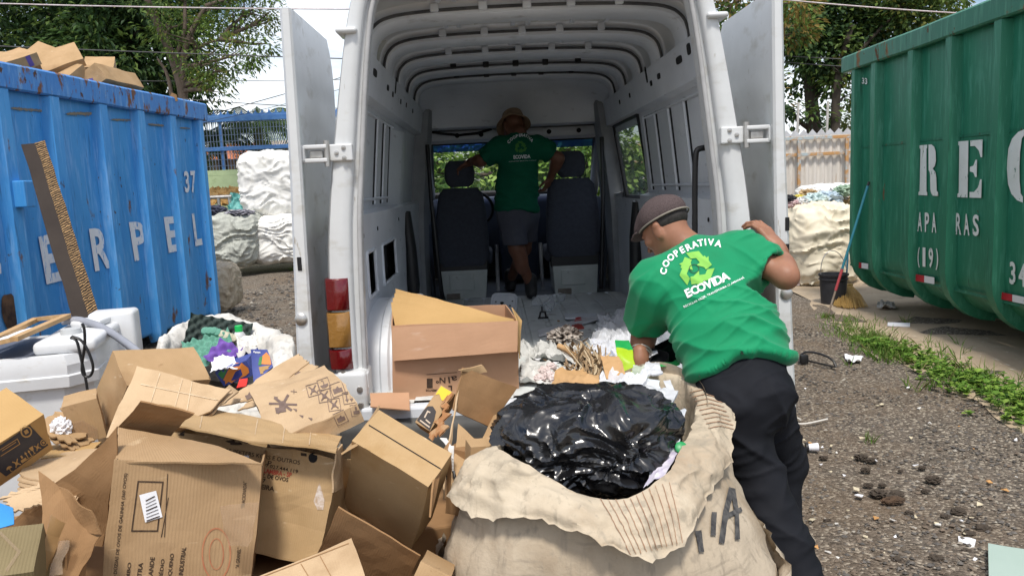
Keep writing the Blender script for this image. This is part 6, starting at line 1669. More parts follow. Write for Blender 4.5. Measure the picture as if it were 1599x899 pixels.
e15 = Carton('open upright carton with a torn rim and dark inside behind the black bag', {(0,0,1): (702,700), (1,0,1): (775,712), (0,0,0): (692,800), (1,0,0): (770,820)}, (0,0,1), 2.3, (.15,.14,.2), (0,0,-5), m_=CARD_IN, seed=15, dent=.006)
e15.panel([(708,642,2.42), (764,666,2.52), (809,604,2.64), (722,573,2.5)], m_=CARD_IN, dent=.006, nx=14)
e15.panel([(738,585,2.53), (760,580,2.58), (752,569,2.57), (716,578,2.47)], m_=CARD, dent=.008)
e15.panel([(702,768,2.16), (730,748,2.2), (747,690,2.36), (716,662,2.4)], m_=CARD, dent=.008)
e15.panel([(752,690,2.45), (780,694,2.4), (786,640,2.5), (768,650,2.55)], m_=CARD, dent=.006)
e15.panel([(690,780,2.2), (697,700,2.3), (712,640,2.42), (716,600,2.48)], m_=CARD_PALE, dent=.010)
e16 = Carton('small clean carton standing beside the rim of the sack', {(0,0,1): (736,697), (1,0,1): (771,696), (0,0,0): (731,749), (1,0,0): (766,742)}, (0,0,1), 2.2, (.066,.06,.1), (-8,0,0), seed=16, dent=.002, open_=('-z',))
t_ = MB(); t_.tube(chaikin([at(708,735,2.2), at(712,752,2.18), at(722,762,2.15)], 2), .005, 6); thing(t_, 'strap', BLACK, 'short black strap hanging down beside the torn carton', 'strap', smooth=60)
t_ = MB()
for k in range(5): t_.tube(chaikin([at(688+k*2,684,2.25), at(696+k*3,692+k*3,2.22), at(700+k*2,700-k*2,2.21), at(707,716+k*5,2.2)], 2), .0025, 5)
thing(t_, 'string_knot', mat('white_string', (.7,.68,.65), rough=.8), 'knotted white plastic string on the torn carton edge', 'string', smooth=60)

# supporting cartons deep in the heap
for i, (x, y, sx, sy, sz, rz) in enumerate(((-1.35,2.15,.6,.5,.5,8), (-.75,2.35,.62,.55,.5,-10), (-.30,2.55,.5,.4,.52,14), (-.95,1.9,.5,.36,.42,-4), (-1.55,2.75,.7,.5,.42,20), (-.85,2.8,.6,.42,.5,4), (-1.05,2.4,.42,.35,.62,30), (-1.58,2.12,.42,.4,.6,-12), (-1.28,1.82,.36,.3,.5,22))):
    M = Matrix.Translation((x, y, 0)) @ Matrix.Rotation(R(rz), 4, 'Z'); mb = MB()
    mb.bbox((-sx/2, -sy/2, .0), (sx/2, sy/2, sz), .008, M=M)
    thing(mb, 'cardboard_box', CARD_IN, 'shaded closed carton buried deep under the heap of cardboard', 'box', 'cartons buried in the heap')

# ---------- the big box on the van floor
bb = Carton('big open carton on the van floor with upside down print', {(0,0,1): (611,510), (1,0,1): (808,499), (0,0,0): (615,634), (1,0,0): (811,628), (1,1,1): (790,476), (0,1,1): (612,480)}, (0,0,0), 3.28, (.53,.34,.34), (0,0,-2), m_=CARD_PINK, open_=('+z',), group='boxes in the van', seed=30, dent=.004)
bb.panel([(614,563,3.24), (808,549,3.24), (808.5,500,3.265), (612,511,3.265)], m_=CARD_PINK, dent=.003)
bb.panel([(808,502,3.27), (812,560,3.3), (815,500,3.55), (800,480,3.6)], m_=CARD_OR, dent=.004)
bb.marks([px_text('1', 671, 598, 15, 180, 9, .05)], INK, 'letter'); bb.marks([px_text('Nº', 688, 593.5, 9, 180, 15, .02)], INK, 'letter')
bb.marks([px_text('al', 707, 592, 10, 188, 14, .01)], INK, 'letter'); bb.marks([px_text('L', 703, 606, 9, 180, 6, .05)], INK, 'letter')
bb.marks([px_text('ALIMENTOS', 676, 609, 3.4, 180, 22, .03)], INK); bb.marks([px_lines([(666,584.5), (714,581)], .8)], INK, 'printed_line')
bb.marks([px_quad((613,605), (613,609), (619,609), (619,604))], INK, 'printed_mark')
fo, _ = sheet('folded tan cardboard standing inside the big open carton', [[(618,514+i*.0,3.50-i*.03), (806,505,3.34-i*.01), (800,497,3.42), (617+i*-2,450+i*7,3.62-i*.02)] for i in range(4)], CARD_OR, seed=31, dent=.008, group='boxes in the van')
d_, _ = sheet('brown cardboard sheet lying under the left door of the van', [[(578,634,3.12), (640,640,3.1), (640,612,3.25), (578,612,3.25)]], CARD_PINK, seed=32)

# ---------- cartons heaped in the blue container
gb = 'cartons heaped in the blue container'
k1 = Carton('carton with a purple tape mark at the right end of the blue container heap', {(0,1,1): (153,101), (1,1,1): (215,114), (1,0,1): (222,138), (0,0,1): (163,126), (0,1,0): (107,124), (0,0,0): (150,134)}, (0,0,1), 8.0, (.45,.25,.35), (25,35,-5), group=gb, seed=40, wr=.8, dent=.01)
k1.marks([px_quad((139,123), (145,122), (147,130), (141,131))], mat('purple_tape', (.12,.08,.3), rough=.5), 'tape_mark')
k2 = Carton('largest flat carton on top of the blue container heap', {(0,1,1): (60,84), (1,1,1): (112,68), (1,0,1): (135,92), (0,0,1): (64,115), (1,0,0): (133,98)}, (0,0,1), 7.9, (.5,.35,.12), (25,0,15), group=gb, seed=41, wr=.8, dent=.01)
k3 = Carton('long carton with a taped end at the left of the blue container heap', {(0,0,1): (-4,103), (1,0,1): (58,82), (1,0,0): (65,100), (0,0,0): (2,121), (1,1,1): (30,74)}, (1,0,1), 7.6, (.45,.3,.14), (10,-15,5), group=gb, seed=42, wr=.6, dent=.01)
k3.marks([px_quad((39,89), (46,86), (54,102), (47,105))], mat('purple_tape', (.12,.08,.3)), 'tape_mark')
k4 = Carton('carton half hidden behind the others on the blue container', {(0,0,1): (128,106), (1,0,1): (180,105), (0,1,1): (136,88), (1,1,1): (176,89)}, (0,0,1), 8.6, (.4,.3,.2), (10,0,0), group=gb, seed=43, wr=.6)
k5 = Carton('carton peak showing behind the largest one on the blue container', {(0,0,1): (38,82), (0,1,1): (61,65), (1,1,1): (86,76), (0,0,0): (40,100)}, (0,0,1), 8.4, (.35,.35,.2), (20,10,20), group=gb, seed=44, wr=.8)
k6 = Carton('leftmost carton on the blue container heap', {(1,1,1): (26,83), (0,1,1): (-20,78), (1,0,1): (2,94)}, (1,1,1), 8.2, (.4,.3,.2), (10,0,0), group=gb, seed=45, wr=.6)
k7 = Carton('carton lid sunk between the others on the blue container', {(0,0,1): (66,116), (1,0,1): (110,122), (1,1,1): (122,100), (0,1,1): (100,98)}, (0,0,1), 8.0, (.4,.3,.15), (5,0,-10), group=gb, seed=46, wr=.6)
mb = MB(); mb.slab([at(262,158,9.2), at(277,158,9.2), at(275,148,9.2), at(268,145,9.2)], .02); thing(mb, 'cardboard_sheet', CARD_IN, 'small torn brown corner poking above the blue container rim', 'cardboard', gb)
for i, (x, Y) in enumerate(((-5.0,7.4), (-5.2,8.3), (-4.7,9.0))):
    mb = MB(); mb.bbox((x-.4,Y-.3,.3), (x+.4,Y+.35,zt_b+.02), .01); thing(mb, 'cardboard_box', CARD_IN, 'carton buried inside the blue container under the heap', 'box', 'cartons buried in the blue container')

# ---------- honeycomb board leaning on the blue container
HONEY = bpy.data.materials.new('honeycomb_edge'); HONEY.use_nodes = True
_N, _L = HONEY.node_tree.nodes, HONEY.node_tree.links
wv = _N.new('ShaderNodeTexWave'); wv.bands_direction = 'Y'; wv.inputs['Scale'].default_value = 14; wv.inputs['Distortion'].default_value = 3.5; wv.inputs['Detail'].default_value = 2; wv.inputs['Detail Scale'].default_value = 3
rp = _N.new('ShaderNodeValToRGB'); rp.color_ramp.elements[0].color = (.03, .017, .008, 1); rp.color_ramp.elements[1].color = (.36, .22, .095, 1); rp.color_ramp.elements[0].position = .3; rp.color_ramp.elements[1].position = .65
uvn = _N.new('ShaderNodeTexCoord'); _L.new(uvn.outputs['UV'], wv.inputs[0]); _L.new(wv.outputs[0], rp.inputs[0]); _L.new(rp.outputs[0], _N['Principled BSDF'].inputs['Base Color'])
_N['Principled BSDF'].inputs['Roughness'].default_value = .9
bp = _N.new('ShaderNodeBump'); bp.inputs['Distance'].default_value = .01; _L.new(wv.outputs[0], bp.inputs['Height']); _L.new(bp.outputs[0], _N['Principled BSDF'].inputs['Normal'])
tl, tr, trr = at(33,226,5.95), at(55,224,5.95), at(69,219,6.04)
dn = (at(142,600,4.55)-tl); dn = dn*(tl.z/max(.01, -dn.z)) if dn.z < 0 else dn
e = empty('honeycomb_board', 'long brown honeycomb cardboard board leaning against the blue container', 'board', (tl+dn))
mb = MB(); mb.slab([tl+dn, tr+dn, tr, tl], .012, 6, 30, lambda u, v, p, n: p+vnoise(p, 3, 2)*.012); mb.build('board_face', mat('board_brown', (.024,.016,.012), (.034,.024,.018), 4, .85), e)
mb = MB(); mb.slab([tr+dn+Vector((.001,-.003,0)), trr+dn, trr, tr+Vector((.001,-.003,0))], .03, 4, 60, lambda u, v, p, n: p+vnoise(p, 3, 2)*.012+vnoise(p, 60, 5)*.004); mb.build('honeycomb_core', HONEY, e)
# ================================================================== BIG WOVEN SACKS AND WHAT IS IN THEM
def weave_mat(name, c1, c2, dirt):
    mt = mat(name, c1, c2, 3.0, .85, spec=.15, bump=.28, bscale=70, layers=[(dirt, 3.2, (1, 1, 1), .52, .75, None), ([x*.66 for x in c1], 34, (1, 1, .06), .54, .66, None), ([x*.62 for x in c1], 40, (.08, .08, 1), .56, .68, None), ([x*.5 for x in c1], 5, (1, 1, 1.5), .66, .8, None)])
    return mt
RAFFIA = weave_mat('raffia_beige', (.51, .435, .33), (.43, .36, .265), (.34, .26, .18))
RAFFIA_BW = mat('bulk_white', (.78, .77, .74), (.70, .69, .65), 3, .75, bump=.1, bscale=25, layers=[((.60, .57, .50), 4, (1, 1, 1), .58, .76, None)])
RAFFIA_BC = mat('bulk_cream', (.74, .67, .53), (.66, .58, .44), 3, .8, bump=.1, bscale=25, layers=[((.56, .47, .33), 4, (1, 1, 1), .58, .76, None)])
RAFFIA_W = weave_mat('raffia_white', (.66, .645, .61), (.58, .56, .52), (.44, .40, .34))
RAFFIA_C = weave_mat('raffia_cream', (.60, .52, .40), (.52, .43, .31), (.42, .32, .20))
def ring(pts, n=160):
    p = chaikin(pts, 3, True); d = [0]; L = len(p)
    for i in range(L): d.append(d[-1]+(p[(i+1) % L]-p[i]).length)
    out = []
    for k in range(n):
        s = d[-1]*k/n; i = max(j for j in range(L) if d[j] <= s); t = (s-d[i])/max(1e-9, d[i+1]-d[i]); out.append(p[i].lerp(p[(i+1) % L], t))
    return out
def crease(p, s, seed):
    a = 1-abs(noise.noise(Vector((p[0]*s+seed, p[1]*s, p[2]*s*1.0)))*2.2)
    b = 1-abs(noise.noise(Vector((p[0]*s*2.3-seed, p[1]*s*2.3, p[2]*s*1.2+seed)))*2.2)
    return max(0, a)**3+.5*max(0, b)**3
def rdg(x, y, z, k=2.4): return max(0, 1-k*abs(noise.noise(Vector((x, y, z)))))
def fold_noise(p, seed, amp=1.0):
    x, y, z = p[0], p[1], p[2]; w = .5*N3(p, 3, seed)
    m1 = min(1, max(0, .5+1.5*N3(p, 2.2, seed+8))); m2 = 1-m1
    return amp*(.012*N3(p, 3.5, seed)+.016*m1*rdg(x*2.6+seed, y*2.6, z*8+w*2)**2+.014*m2*rdg(x*7+w, y*7+seed, z*2.2+x*3)**2
                +.007*rdg(x*6+seed, y*6, z*19+w*3)**2+.005*rdg(x*15+w*2, y*15, z*7+seed)**2+.003*rdg(x*30, y*30+seed, z*34)+.0015*N3(p, 60, seed))
def sack_body(c, rx, ry, ztop, m_, e, seed, rings=46, bulge=1.12, sag=0, name='sack_body', zbase=0, top_k=.86):
    mb = MB(); rows = []
    for j in range(rings+1):
        t = j/rings; z = lerp(zbase, ztop, t)
        k = lerp(.88, bulge, math.sin(min(1, t*1.15)*math.pi*.5)) if t < .55 else lerp(bulge, top_k, ((t-.55)/.45)**2)
        if t < .06: k *= .93+t
        row = []
        for i in range(150):
            a = 6.2832*i/150; ca, sa = math.cos(a), math.sin(a)
            n4 = (abs(ca)**3.2+abs(sa)**3.2)**(-1/3.2)
            p = Vector((c[0]+rx*k*n4*ca, c[1]+ry*k*n4*sa, z)); q = Vector((p.x*1.0, p.y*1.0, p.z*1.6))
            dr = fold_noise(q, seed, 2.1)+.012*N3((i*.35, z*14+N3(p, 3, seed)*2, seed), 1)*sag
            row.append(Vector((p.x+ca*dr, p.y+sa*dr, z+.01*N3(p, 6, seed+2))))
        rows.append(row)
    mb.grid(rows, closed=True)
    mb.add(rows[0], [tuple(range(149, -1, -1))])
    return mb.build(name, m_, e, smooth=50), rows

# ------------------------------------------------------------------ the sack in the foreground
RAFFIA_SHADE = weave_mat('raffia_shaded', (.47, .395, .30), (.39, .32, .235), (.27, .20, .13))  # darker beige copy: the sack body's shade is put into its colour
sk = empty('raffia_sack', 'huge beige woven sack with a rolled down rim, overfull in the right foreground', 'sack', (.29, 2.3, 0))
SC = (.285, 2.30)
bodyo, brow = sack_body(SC, .455, .44, .50, RAFFIA_SHADE, sk, 3, bulge=1.06, sag=.6, top_k=1.05)
mouth = [(775,690,2.08), (800,700,2.0), (836,722,1.95), (885,750,1.91), (930,770,1.88), (985,766,1.87), (1035,735,1.95), (1060,700,2.08), (1075,655,2.3), (1088,622,2.5), (1072,590,2.68), (1030,586,2.74), (980,606,2.76), (905,640,2.6), (850,668,2.45), (806,690,2.28)]
hemp = [(704,758,2.06), (732,792,1.97), (788,806,1.89), (845,798,1.845), (895,818,1.80), (955,850,1.76), (1020,878,1.76), (1078,812,1.86), (1108,755,2.02), (1136,700,2.24), (1138,645,2.46), (1112,602,2.70), (1040,572,2.86), (975,592,2.9), (880,640,2.75), (770,705,2.36)]
mo, he = ring([at(*p) for p in mouth], 200), ring([at(*p) for p in hemp], 200)
# start both rings at the same side
def align(a, b):
    n = len(a); best = min(range(n), key=lambda k: sum((a[i]-b[(i+k) % n]).length for i in range(0, n, 10))); return b[best:]+b[:best]
he = align(mo, he)
rows = []
cen = Vector((SC[0], SC[1], 0))
NJ = 30
for j in range(NJ+1):
    t = j/NJ; row = []
    for i in range(200):
        m_, h_ = mo[i], he[i]
        out = Vector((h_.x-cen.x, h_.y-cen.y, 0)).normalized()
        if t < .22:
            p = m_+Vector((0, 0, -.20))*(1-t/.22)-out*.03*(1-t/.22)
        else:
            s = (t-.22)/.78
            p = m_.lerp(h_, s)+(out*.016+Vector((0, 0, .016)))*math.sin(math.pi*min(1, s*1.05))**.8
        amp = min(1, .25+t)
        p = p+out*fold_noise(p, 8, 1.25*amp)+Vector((0, 0, fold_noise(p, 12, .9*amp)-.016))
        pl_ = rdg(i*.11+N3((t*3, i*.05, 2), 1)*.8, t*1.3, 4.4)**2*.012+rdg(i*.27, t*2.2+i*.02, 9.1)**2*.006
        p = p+(out*.8+Vector((0, 0, .6)))*pl_*min(1, t*3)
        if t > .93: p = p+Vector((0, 0, .012*N3((i*.8, 2, 0), 1)))
        row.append(p)
    rows.append(row)
mb = MB(); mb.grid(rows, closed=True); cuff = mb.build('rolled_rim', RAFFIA, sk, smooth=60)
cufft = BVHTree.FromPolygons([Vector(v) for v in mb.v], mb.f)
# the part of the wall between the hem and the round body
rows2 = []
for j in range(9):
    t = j/8; row = []
    for i in range(200):
        a = he[i]; d = Vector((a.x-cen.x, a.y-cen.y, 0)); an = math.atan2(d.y, d.x); ca, sa = math.cos(an), math.sin(an); n4 = (abs(ca)**3.2+abs(sa)**3.2)**(-1/3.2)
        b = Vector((SC[0]+.455*1.055*n4*ca, SC[1]+.44*1.055*n4*sa, .45)); s_ = a+Vector((0, 0, .05))-d.normalized()*.075
        p = s_.lerp(b, t)+d.normalized()*(.02*math.sin(math.pi*t)); row.append(p+d.normalized()*fold_noise(Vector((p.x, p.y, p.z*1.6)), 3, 1.2)*min(1, t*3)*(1 if t < .99 else 1))
    rows2.append(row)
mb = MB(); mb.grid(rows2, closed=True); shoulder = mb.build('sack_wall', RAFFIA_SHADE, sk, smooth=60)
shd = BVHTree.FromPolygons([Vector(v) for v in mb.v], mb.f)
allv, allf = [], []
for r_, cl in ((rows, 200), (rows2, 200), (brow, 150)):
    b = len(allv); nyy = len(r_)
    for row in r_: allv.extend(row)
    allf += [(b+j*cl+i, b+j*cl+(i+1) % cl, b+(j+1)*cl+(i+1) % cl, b+(j+1)*cl+i) for j in range(nyy-1) for i in range(cl)]
allsk = BVHTree.FromPolygons(allv, allf)
# painted marks and dark weft stripes
MARK = mat('charcoal_paint', (.03, .03, .033), (.10, .095, .09), 45, .9)
for q, w in (([(1088,828), (1093,862)], 9), ([(1113,800), (1111,836)], 8), ([(1140,762), (1131,800), (1124,848)], 9), ([(1142,764), (1148,800), (1149,842)], 7), ([(1132,806), (1156,796)], 7)):
    for tr_ in (allsk,): decal(tr_, [stroke2d(q, w)], MARK, 'painted_mark', shoulder, .006, 4)
WEFT = mat('weft_thread', (.25, .13, .075), (.33, .2, .12), 30, .9)
for k in range(11):
    x0, y0 = 935+k*11, 776-k*2.2; x1, y1 = 985+k*8, 862+(k < 6)*4-k*1.5
    decal(cufft, [stroke2d([(x0, y0), (lerp(x0, x1, .5)+2, lerp(y0, y1, .5)), (x1, y1)], 1.1)], WEFT, 'weft_stripe', cuff, .003, 5)
for k in range(9):
    x0, y0 = 1092+k*3.5, 608+k*7; decal(cufft, [stroke2d([(x0-14, y0+5), (x0+6, y0+1), (x0+28, y0+7)], 1.1)], WEFT, 'weft_stripe', cuff, .003, 5)

# ------------------------------------------------------------------ black bag on top
BIN = mat('black_film', (.006, .006, .007), (.010, .010, .011), 9, .20, .32, spec=.7, coat=.25)
def bag(label, c, rad, m_, seed, name='garbage_bag', cat='bag', sub=6, amp=1.0, tilt=None, group=None, smooth=60, sq=2.6, woven=False):
    bm = bmesh.new(); bmesh.ops.create_icosphere(bm, subdivisions=sub, radius=1)
    for v in bm.verts:
        d = v.co.normalized(); n4 = (abs(d.x)**sq+abs(d.y)**sq+abs(d.z)**sq)**(-1/sq)
        w = Vector((N3(d, 1.7, seed), N3(d, 1.7, seed+2), N3(d, 1.7, seed+4)))*.35; q = d+w
        R1 = rdg(q.x*2.0+q.z*1.4+seed, q.y*2.0, q.z*1.4-q.x*1.2, 2.2); R2 = rdg(q.x*4.6-q.z*2, q.y*3.4+seed, q.z*3.0+q.x*2.6, 2.2); R3 = rdg(q.x*9+q.y*3, q.y*7, q.z*5+seed-q.x*3, 2.2); R4 = rdg(q.x*17+seed, q.y*15, q.z*12, 2.2)
        k = 1+amp*(.13*N3(d, 1.3, seed)+.12*R1+.06*R2+.020*R3+.005*R4-.09)
        if woven:
            pp = Vector((d.x*rad[0], d.y*rad[1], d.z*rad[2]))*(1/max(rad)); k = 1+amp*(.10*N3(d, 1.6, seed)+.07*rdg(pp.x*1.4+seed, pp.y*1.4, pp.z*6+2*N3(pp, 2, seed))**2+.03*rdg(pp.x*3, pp.y*3+seed, pp.z*14+3*N3(pp, 2.5, seed))**2+.04*rdg(pp.x*5+N3(pp, 2, seed), pp.y*5, pp.z*2+seed)**2)
        p = Vector((d.x*rad[0], d.y*rad[1], d.z*rad[2]))*n4*k
        if tilt: p = tilt @ p
        v.co = p+Vector(c)
    bm.verts.index_update(); mb = MB(); mb.add([v.co.copy() for v in bm.verts], [tuple(v.index for v in f.verts) for f in bm.faces]); bm.free()
    return thing(mb, name, m_, label, cat, group, smooth=smooth)
bag('shiny crumpled black garbage bag filling the mouth of the beige sack', at(914,684,2.26), (.268,.23,.15), BIN, 4, tilt=Matrix.Rotation(R(-4), 3, 'Y'), smooth=26, sub=7)
# ------------------------------------------------------------------ other contents
WHITE_PL = mat('white_plastic', (.70, .71, .73), (.62, .63, .66), 8, .38, transl=.2)
GREYFOAM = mat('pale_foam', (.66, .69, .72), (.58, .61, .65), 6, .7, transl=.15)
def crinkle(label, cat, pts, m_, name, seed, amp=.02, nx=22, ny=16, group=None, t=.0):
    q = [at(*p) for p in pts]; mb = MB()
    mb.slab(q, t, nx, ny, lambda u, v, p, n: p+n*(amp*(N3(p, 9, seed)*1.2+crease(p, 12, seed)*.9))+vnoise(p, 14, seed)*amp*.6)
    return thing(mb, name, m_, label, cat, group, smooth=60 if t == 0 else 40)
crinkle('tall white plastic sheet standing between the black bag and the rim', 'plastic sheet', [(1010,755,2.04), (1052,720,2.1), (1072,640,2.28), (1030,650,2.2)], GREYFOAM, 'plastic_sheet', 1, .012)
crinkle('white foam tray lying behind the black bag', 'tray', [(985,622,2.42), (1048,634,2.36), (1060,612,2.5), (1000,600,2.56)], WHITE_PL, 'foam_tray', 2, .010, t=.012)
crinkle('narrow white plastic strip leaning against the inside of the sack rim', 'plastic strip', [(1046,620,2.5), (1055,616,2.5), (1047,592,2.62), (1036,594,2.62)], WHITE_PL, 'plastic_strip', 3, .004, 6, 10, t=.008)
crinkle('white foam sheet with a ragged top beside the narrow strip', 'foam sheet', [(990,616,2.5), (1035,622,2.46), (1030,596,2.6), (985,594,2.62)], GREYFOAM, 'foam_sheet', 4, .014)
crinkle('clear crinkled plastic bag between the brown paper and the white foam', 'plastic bag', [(932,612,2.45), (1000,622,2.4), (1010,588,2.62), (938,586,2.66)], FILM, 'plastic_bag', 5, .03, 26, 20)
crinkle('lilac and white packet low inside the sack rim', 'packet', [(1004,762,1.98), (1040,742,2.0), (1062,704,2.12), (1030,706,2.12)], mat('lilac_print', (.42, .38, .50), (.66, .64, .68), 30, .6), 'packet', 6, .008)
c_ = at(1062, 702, 2.13); mb = MB(); mb.lathe([(.018, 0), (.018, .02), (.015, .022)], c_, 16, M=Matrix.Rotation(R(50), 3, 'X')); thing(mb, 'bottle_cap', mat('green_cap', (.01, .25, .07), rough=.4), 'small green bottle cap inside the right of the rim', 'bottle cap', smooth=40)
KRAFT = mat('kraft_paper', (.46, .28, .13), (.40, .235, .10), 9, .8, bump=.2, bscale=60)
crinkle('creased brown paper bag lying on the black garbage bag', 'paper bag', [(858,606,2.38), (930,618,2.36), (936,594,2.55), (868,582,2.58)], KRAFT, 'paper_bag', 7, .018, t=.01)
crinkle('open brown paper carton with dark inside beside the dried bouquet', 'paper carton', [(946,590,2.62), (985,598,2.58), (966,560,2.72), (938,556,2.74)], KRAFT, 'paper_carton', 8, .012, t=.008)
# dried bouquet
STALK = [mat('dry_stalk', (.36, .25, .14), (.26, .17, .09), 40, .9), mat('dry_leaf', (.24, .16, .085), (.17, .11, .06), 40, .9), mat('pale_stalk', (.52, .42, .28), (.44, .33, .2), 40, .9)]
rg = random.Random(5); mb = MB(); b0, b1 = at(912,602,2.66), at(905,548,2.82)
for k in range(90):
    a = b0+Vector((rg.gauss(0, .03), rg.gauss(0, .02), rg.gauss(0, .01))); b = b1+Vector((rg.gauss(.02, .035), rg.gauss(0, .04), rg.gauss(-.005, .02)))
    mid = a.lerp(b, .5)+Vector((rg.gauss(.02, .02), rg.gauss(0, .02), .015)); mb.tube(chaikin([a, mid, b], 2), .003*rg.uniform(.5, 1.3), 4, mi=rg.choice((0, 0, 1, 2)))
for k in range(70):
    o = b0.lerp(b1, rg.random())+Vector((rg.gauss(0, .03), rg.gauss(-.02, .02), rg.gauss(.01, .015))); d = Vector((rg.gauss(0, 1), rg.gauss(0, 1), rg.gauss(0, 1))).normalized(); s = d.cross(Vector((0, .3, 1))).normalized()
    mb.add([o, o+d*.02+s*.008, o+d*.045, o+d*.02-s*.008], [(0, 1, 2, 3)], mi=1)
thing(mb, 'dried_bouquet', STALK, 'bundle of dried brown stalks and leaves behind the black bag', 'dried plants', smooth=60)
mb = MB()
mb.tube(chaikin([at(872,540,2.9), at(890,548,2.86), at(902,562,2.8)], 2), .012, 6, radii=None); thing(mb, 'twisted_paper', KRAFT, 'twist of brown paper pointing left from the dried bouquet', 'paper', smooth=60)
# green and lime bag he is pulling out, black trays beside his hand
LIME = mat('lime_film', (.42, .62, .015), (.50, .70, .05), 9, .3, transl=.25); GRN = mat('green_film', (.01, .26, .05), (.02, .32, .08), 9, .3)
lb = empty('product_bag', 'lime yellow bag with a green top held in his left hand', 'bag', at(975,580,2.86))
mb = MB(); mb.slab([at(970,592,2.80), at(994,580,2.80), at(988,545,2.90), at(962,543,2.92)], .012, 14, 14, lambda u, v, p, n: p+n*.018*N3(p, 14, 2)+vnoise(p, 22, 3)*.006); mb.build('bag_body', LIME, lb, smooth=50)
mb = MB(); mb.slab([at(962,544,2.918), at(989,546,2.898), at(982,531,2.95), at(960,530,2.96)], .014, 10, 8, lambda u, v, p, n: p+n*.010*N3(p, 14, 2)); mb.build('bag_top', GRN, lb, smooth=50)
def tray(label, c, w, d, h, rot, m_, name='plastic_tray'):
    M = Matrix.Translation(c) @ eul([R(x) for x in rot]).to_4x4(); mb = MB(); rows = []
    for sx, z in ((1.08, h), (1.0, h), (.86, 0), (.0, .004), (.84, .004), (.97, h-.003), (1.06, h-.004)):
        row = []
        for i in range(28):
            a = 6.2832*i/28; ca, sa = math.cos(a), math.sin(a); n4 = (abs(ca)**6+abs(sa)**6)**(-1/6); row.append(M @ Vector((w/2*sx*ca*n4, d/2*sx*sa*n4, z)))
        rows.append(row)
    mb.grid(rows, closed=True); return thing(mb, name, m_, label, 'tray', smooth=40)
tray('glossy black plastic tray tipped beside his left hand', at(1044,556,2.98), .13, .10, .035, (50, -20, 15), mat('gloss_black', (.008, .008, .009), rough=.15, coat=.4))
tray('dark tray with a torn label next to his wrist', at(1020,563,2.92), .10, .07, .03, (35, 15, -10), BLACK)
crinkle('torn white label on the dark tray beside his wrist', 'label', [(1014,560,2.90), (1028,553,2.90), (1026,545,2.94), (1012,550,2.94)], PAPER, 'label', 9, .004)
mb = MB(); mb.lathe([(.001, .05), (.03, .048), (.055, .035), (.075, .012), (.085, 0), (.088, -.004)], at(1037,535,3.12), 28, M=Matrix.Rotation(R(25), 3, 'X')); thing(mb, 'clear_lid', CLEAR, 'clear domed plastic lid behind the black tray', 'lid', smooth=60)
crinkle('pale green plastic wrapper under his left hand', 'wrapper', [(985,592,2.66), (1015,590,2.64), (1010,574,2.76), (988,572,2.78)], mat('pale_green_film', (.50, .58, .46), (.60, .66, .56), 12, .3, transl=.3), 'wrapper', 10, .014)
crinkle('white foam bowl shard near his left hand', 'foam piece', [(1004,586,2.68), (1036,584,2.66), (1030,568,2.78), (1008,570,2.78)], WHITE_PL, 'foam_piece', 11, .012, t=.006)
crinkle('dark green scrap of wrapper between the tray and the sack rim', 'wrapper', [(1030,575,2.76), (1062,572,2.78), (1058,564,2.85), (1034,566,2.84)], GRN, 'wrapper', 12, .008)

# ------------------------------------------------------------------ white sack with egg trays behind the heap
ws = empty('raffia_sack', 'open white woven sack of coloured egg trays by the blue container', 'sack', tuple(atz(350, 640, 0)))
mouth = [(262,560,3.55), (300,608,3.42), (352,628,3.32), (395,618,3.35), (418,588,3.5), (402,545,3.72), (360,524,3.88), (312,522,3.9), (282,535,3.75)]
hemp = [(238,560,3.5), (285,630,3.3), (350,655,3.2), (420,640,3.22), (458,572,3.45), (458,522,3.75), (402,512,4.0), (325,490,4.1), (250,525,3.8)]
mo, he = ring([at(*p) for p in mouth], 160), ring([at(*p) for p in hemp], 160); he = align(mo, he)
cen = sum(mo, Vector())/160; rows = []
for j in range(34):
    t = j/33; row = []
    for i in range(160):
        m_, h_ = mo[i], he[i]; out = Vector((h_.x-cen.x, h_.y-cen.y, 0)).normalized()
        if t < .2: p = m_-Vector((0, 0, .25))*(1-t/.2)
        elif t < .65: s = (t-.2)/.45; p = m_.lerp(h_, s)+Vector((0, 0, .05))*math.sin(math.pi*s)
        else: s = (t-.65)/.35; p = Vector((h_.x, h_.y, 0))+out*(.06*math.sin(math.pi*s)-.08*s)+Vector((0, 0, h_.z*(1-s)+.0))
        row.append(p+out*fold_noise(p, 21, 1.1)+Vector((0, 0, (fold_noise(p, 25, 1.5)-.02)*(1 if t < .7 else 0))))
    rows.append(row)
mb = MB(); mb.grid(rows, closed=True); mb.build('sack_body', RAFFIA_W, ws, smooth=60)
def egg_tray(label, c, w, d, rot, m_, nx=5, ny=5, seed=0):
    M = Matrix.Translation(c) @ eul([R(x) for x in rot]).to_4x4(); P = []
    for j in range(ny*10+1):
        row = []
        for i in range(nx*10+1):
            u, v = i/(nx*10), j/(ny*10); h = .013*math.cos(u*nx*6.2832)*math.cos(v*ny*6.2832)+.003*math.cos(u*nx*12.566); row.append(M @ Vector(((u-.5)*w, (v-.5)*d, h+.02*N3((u*2, v*2, seed), 1))))
        P.append(row)
    mb = MB(); mb.grid(P); return thing(mb, 'egg_tray', m_, label, 'egg tray', 'egg trays in the white sack', smooth=60)
PULP_G = mat('pulp_teal', (.10, .27, .20), (.14, .33, .25), 20, .9); PULP_P = mat('pulp_purple', (.13, .06, .30), (.17, .09, .36), 20, .9); PULP_D = mat('pulp_dark', (.025, .04, .035), (.04, .055, .05), 20, .9)
egg_tray('dark teal egg tray standing on edge at the back of the white sack', at(340,527,3.78), .3, .2, (65, 15, 10), PULP_D, 6, 4, 1)
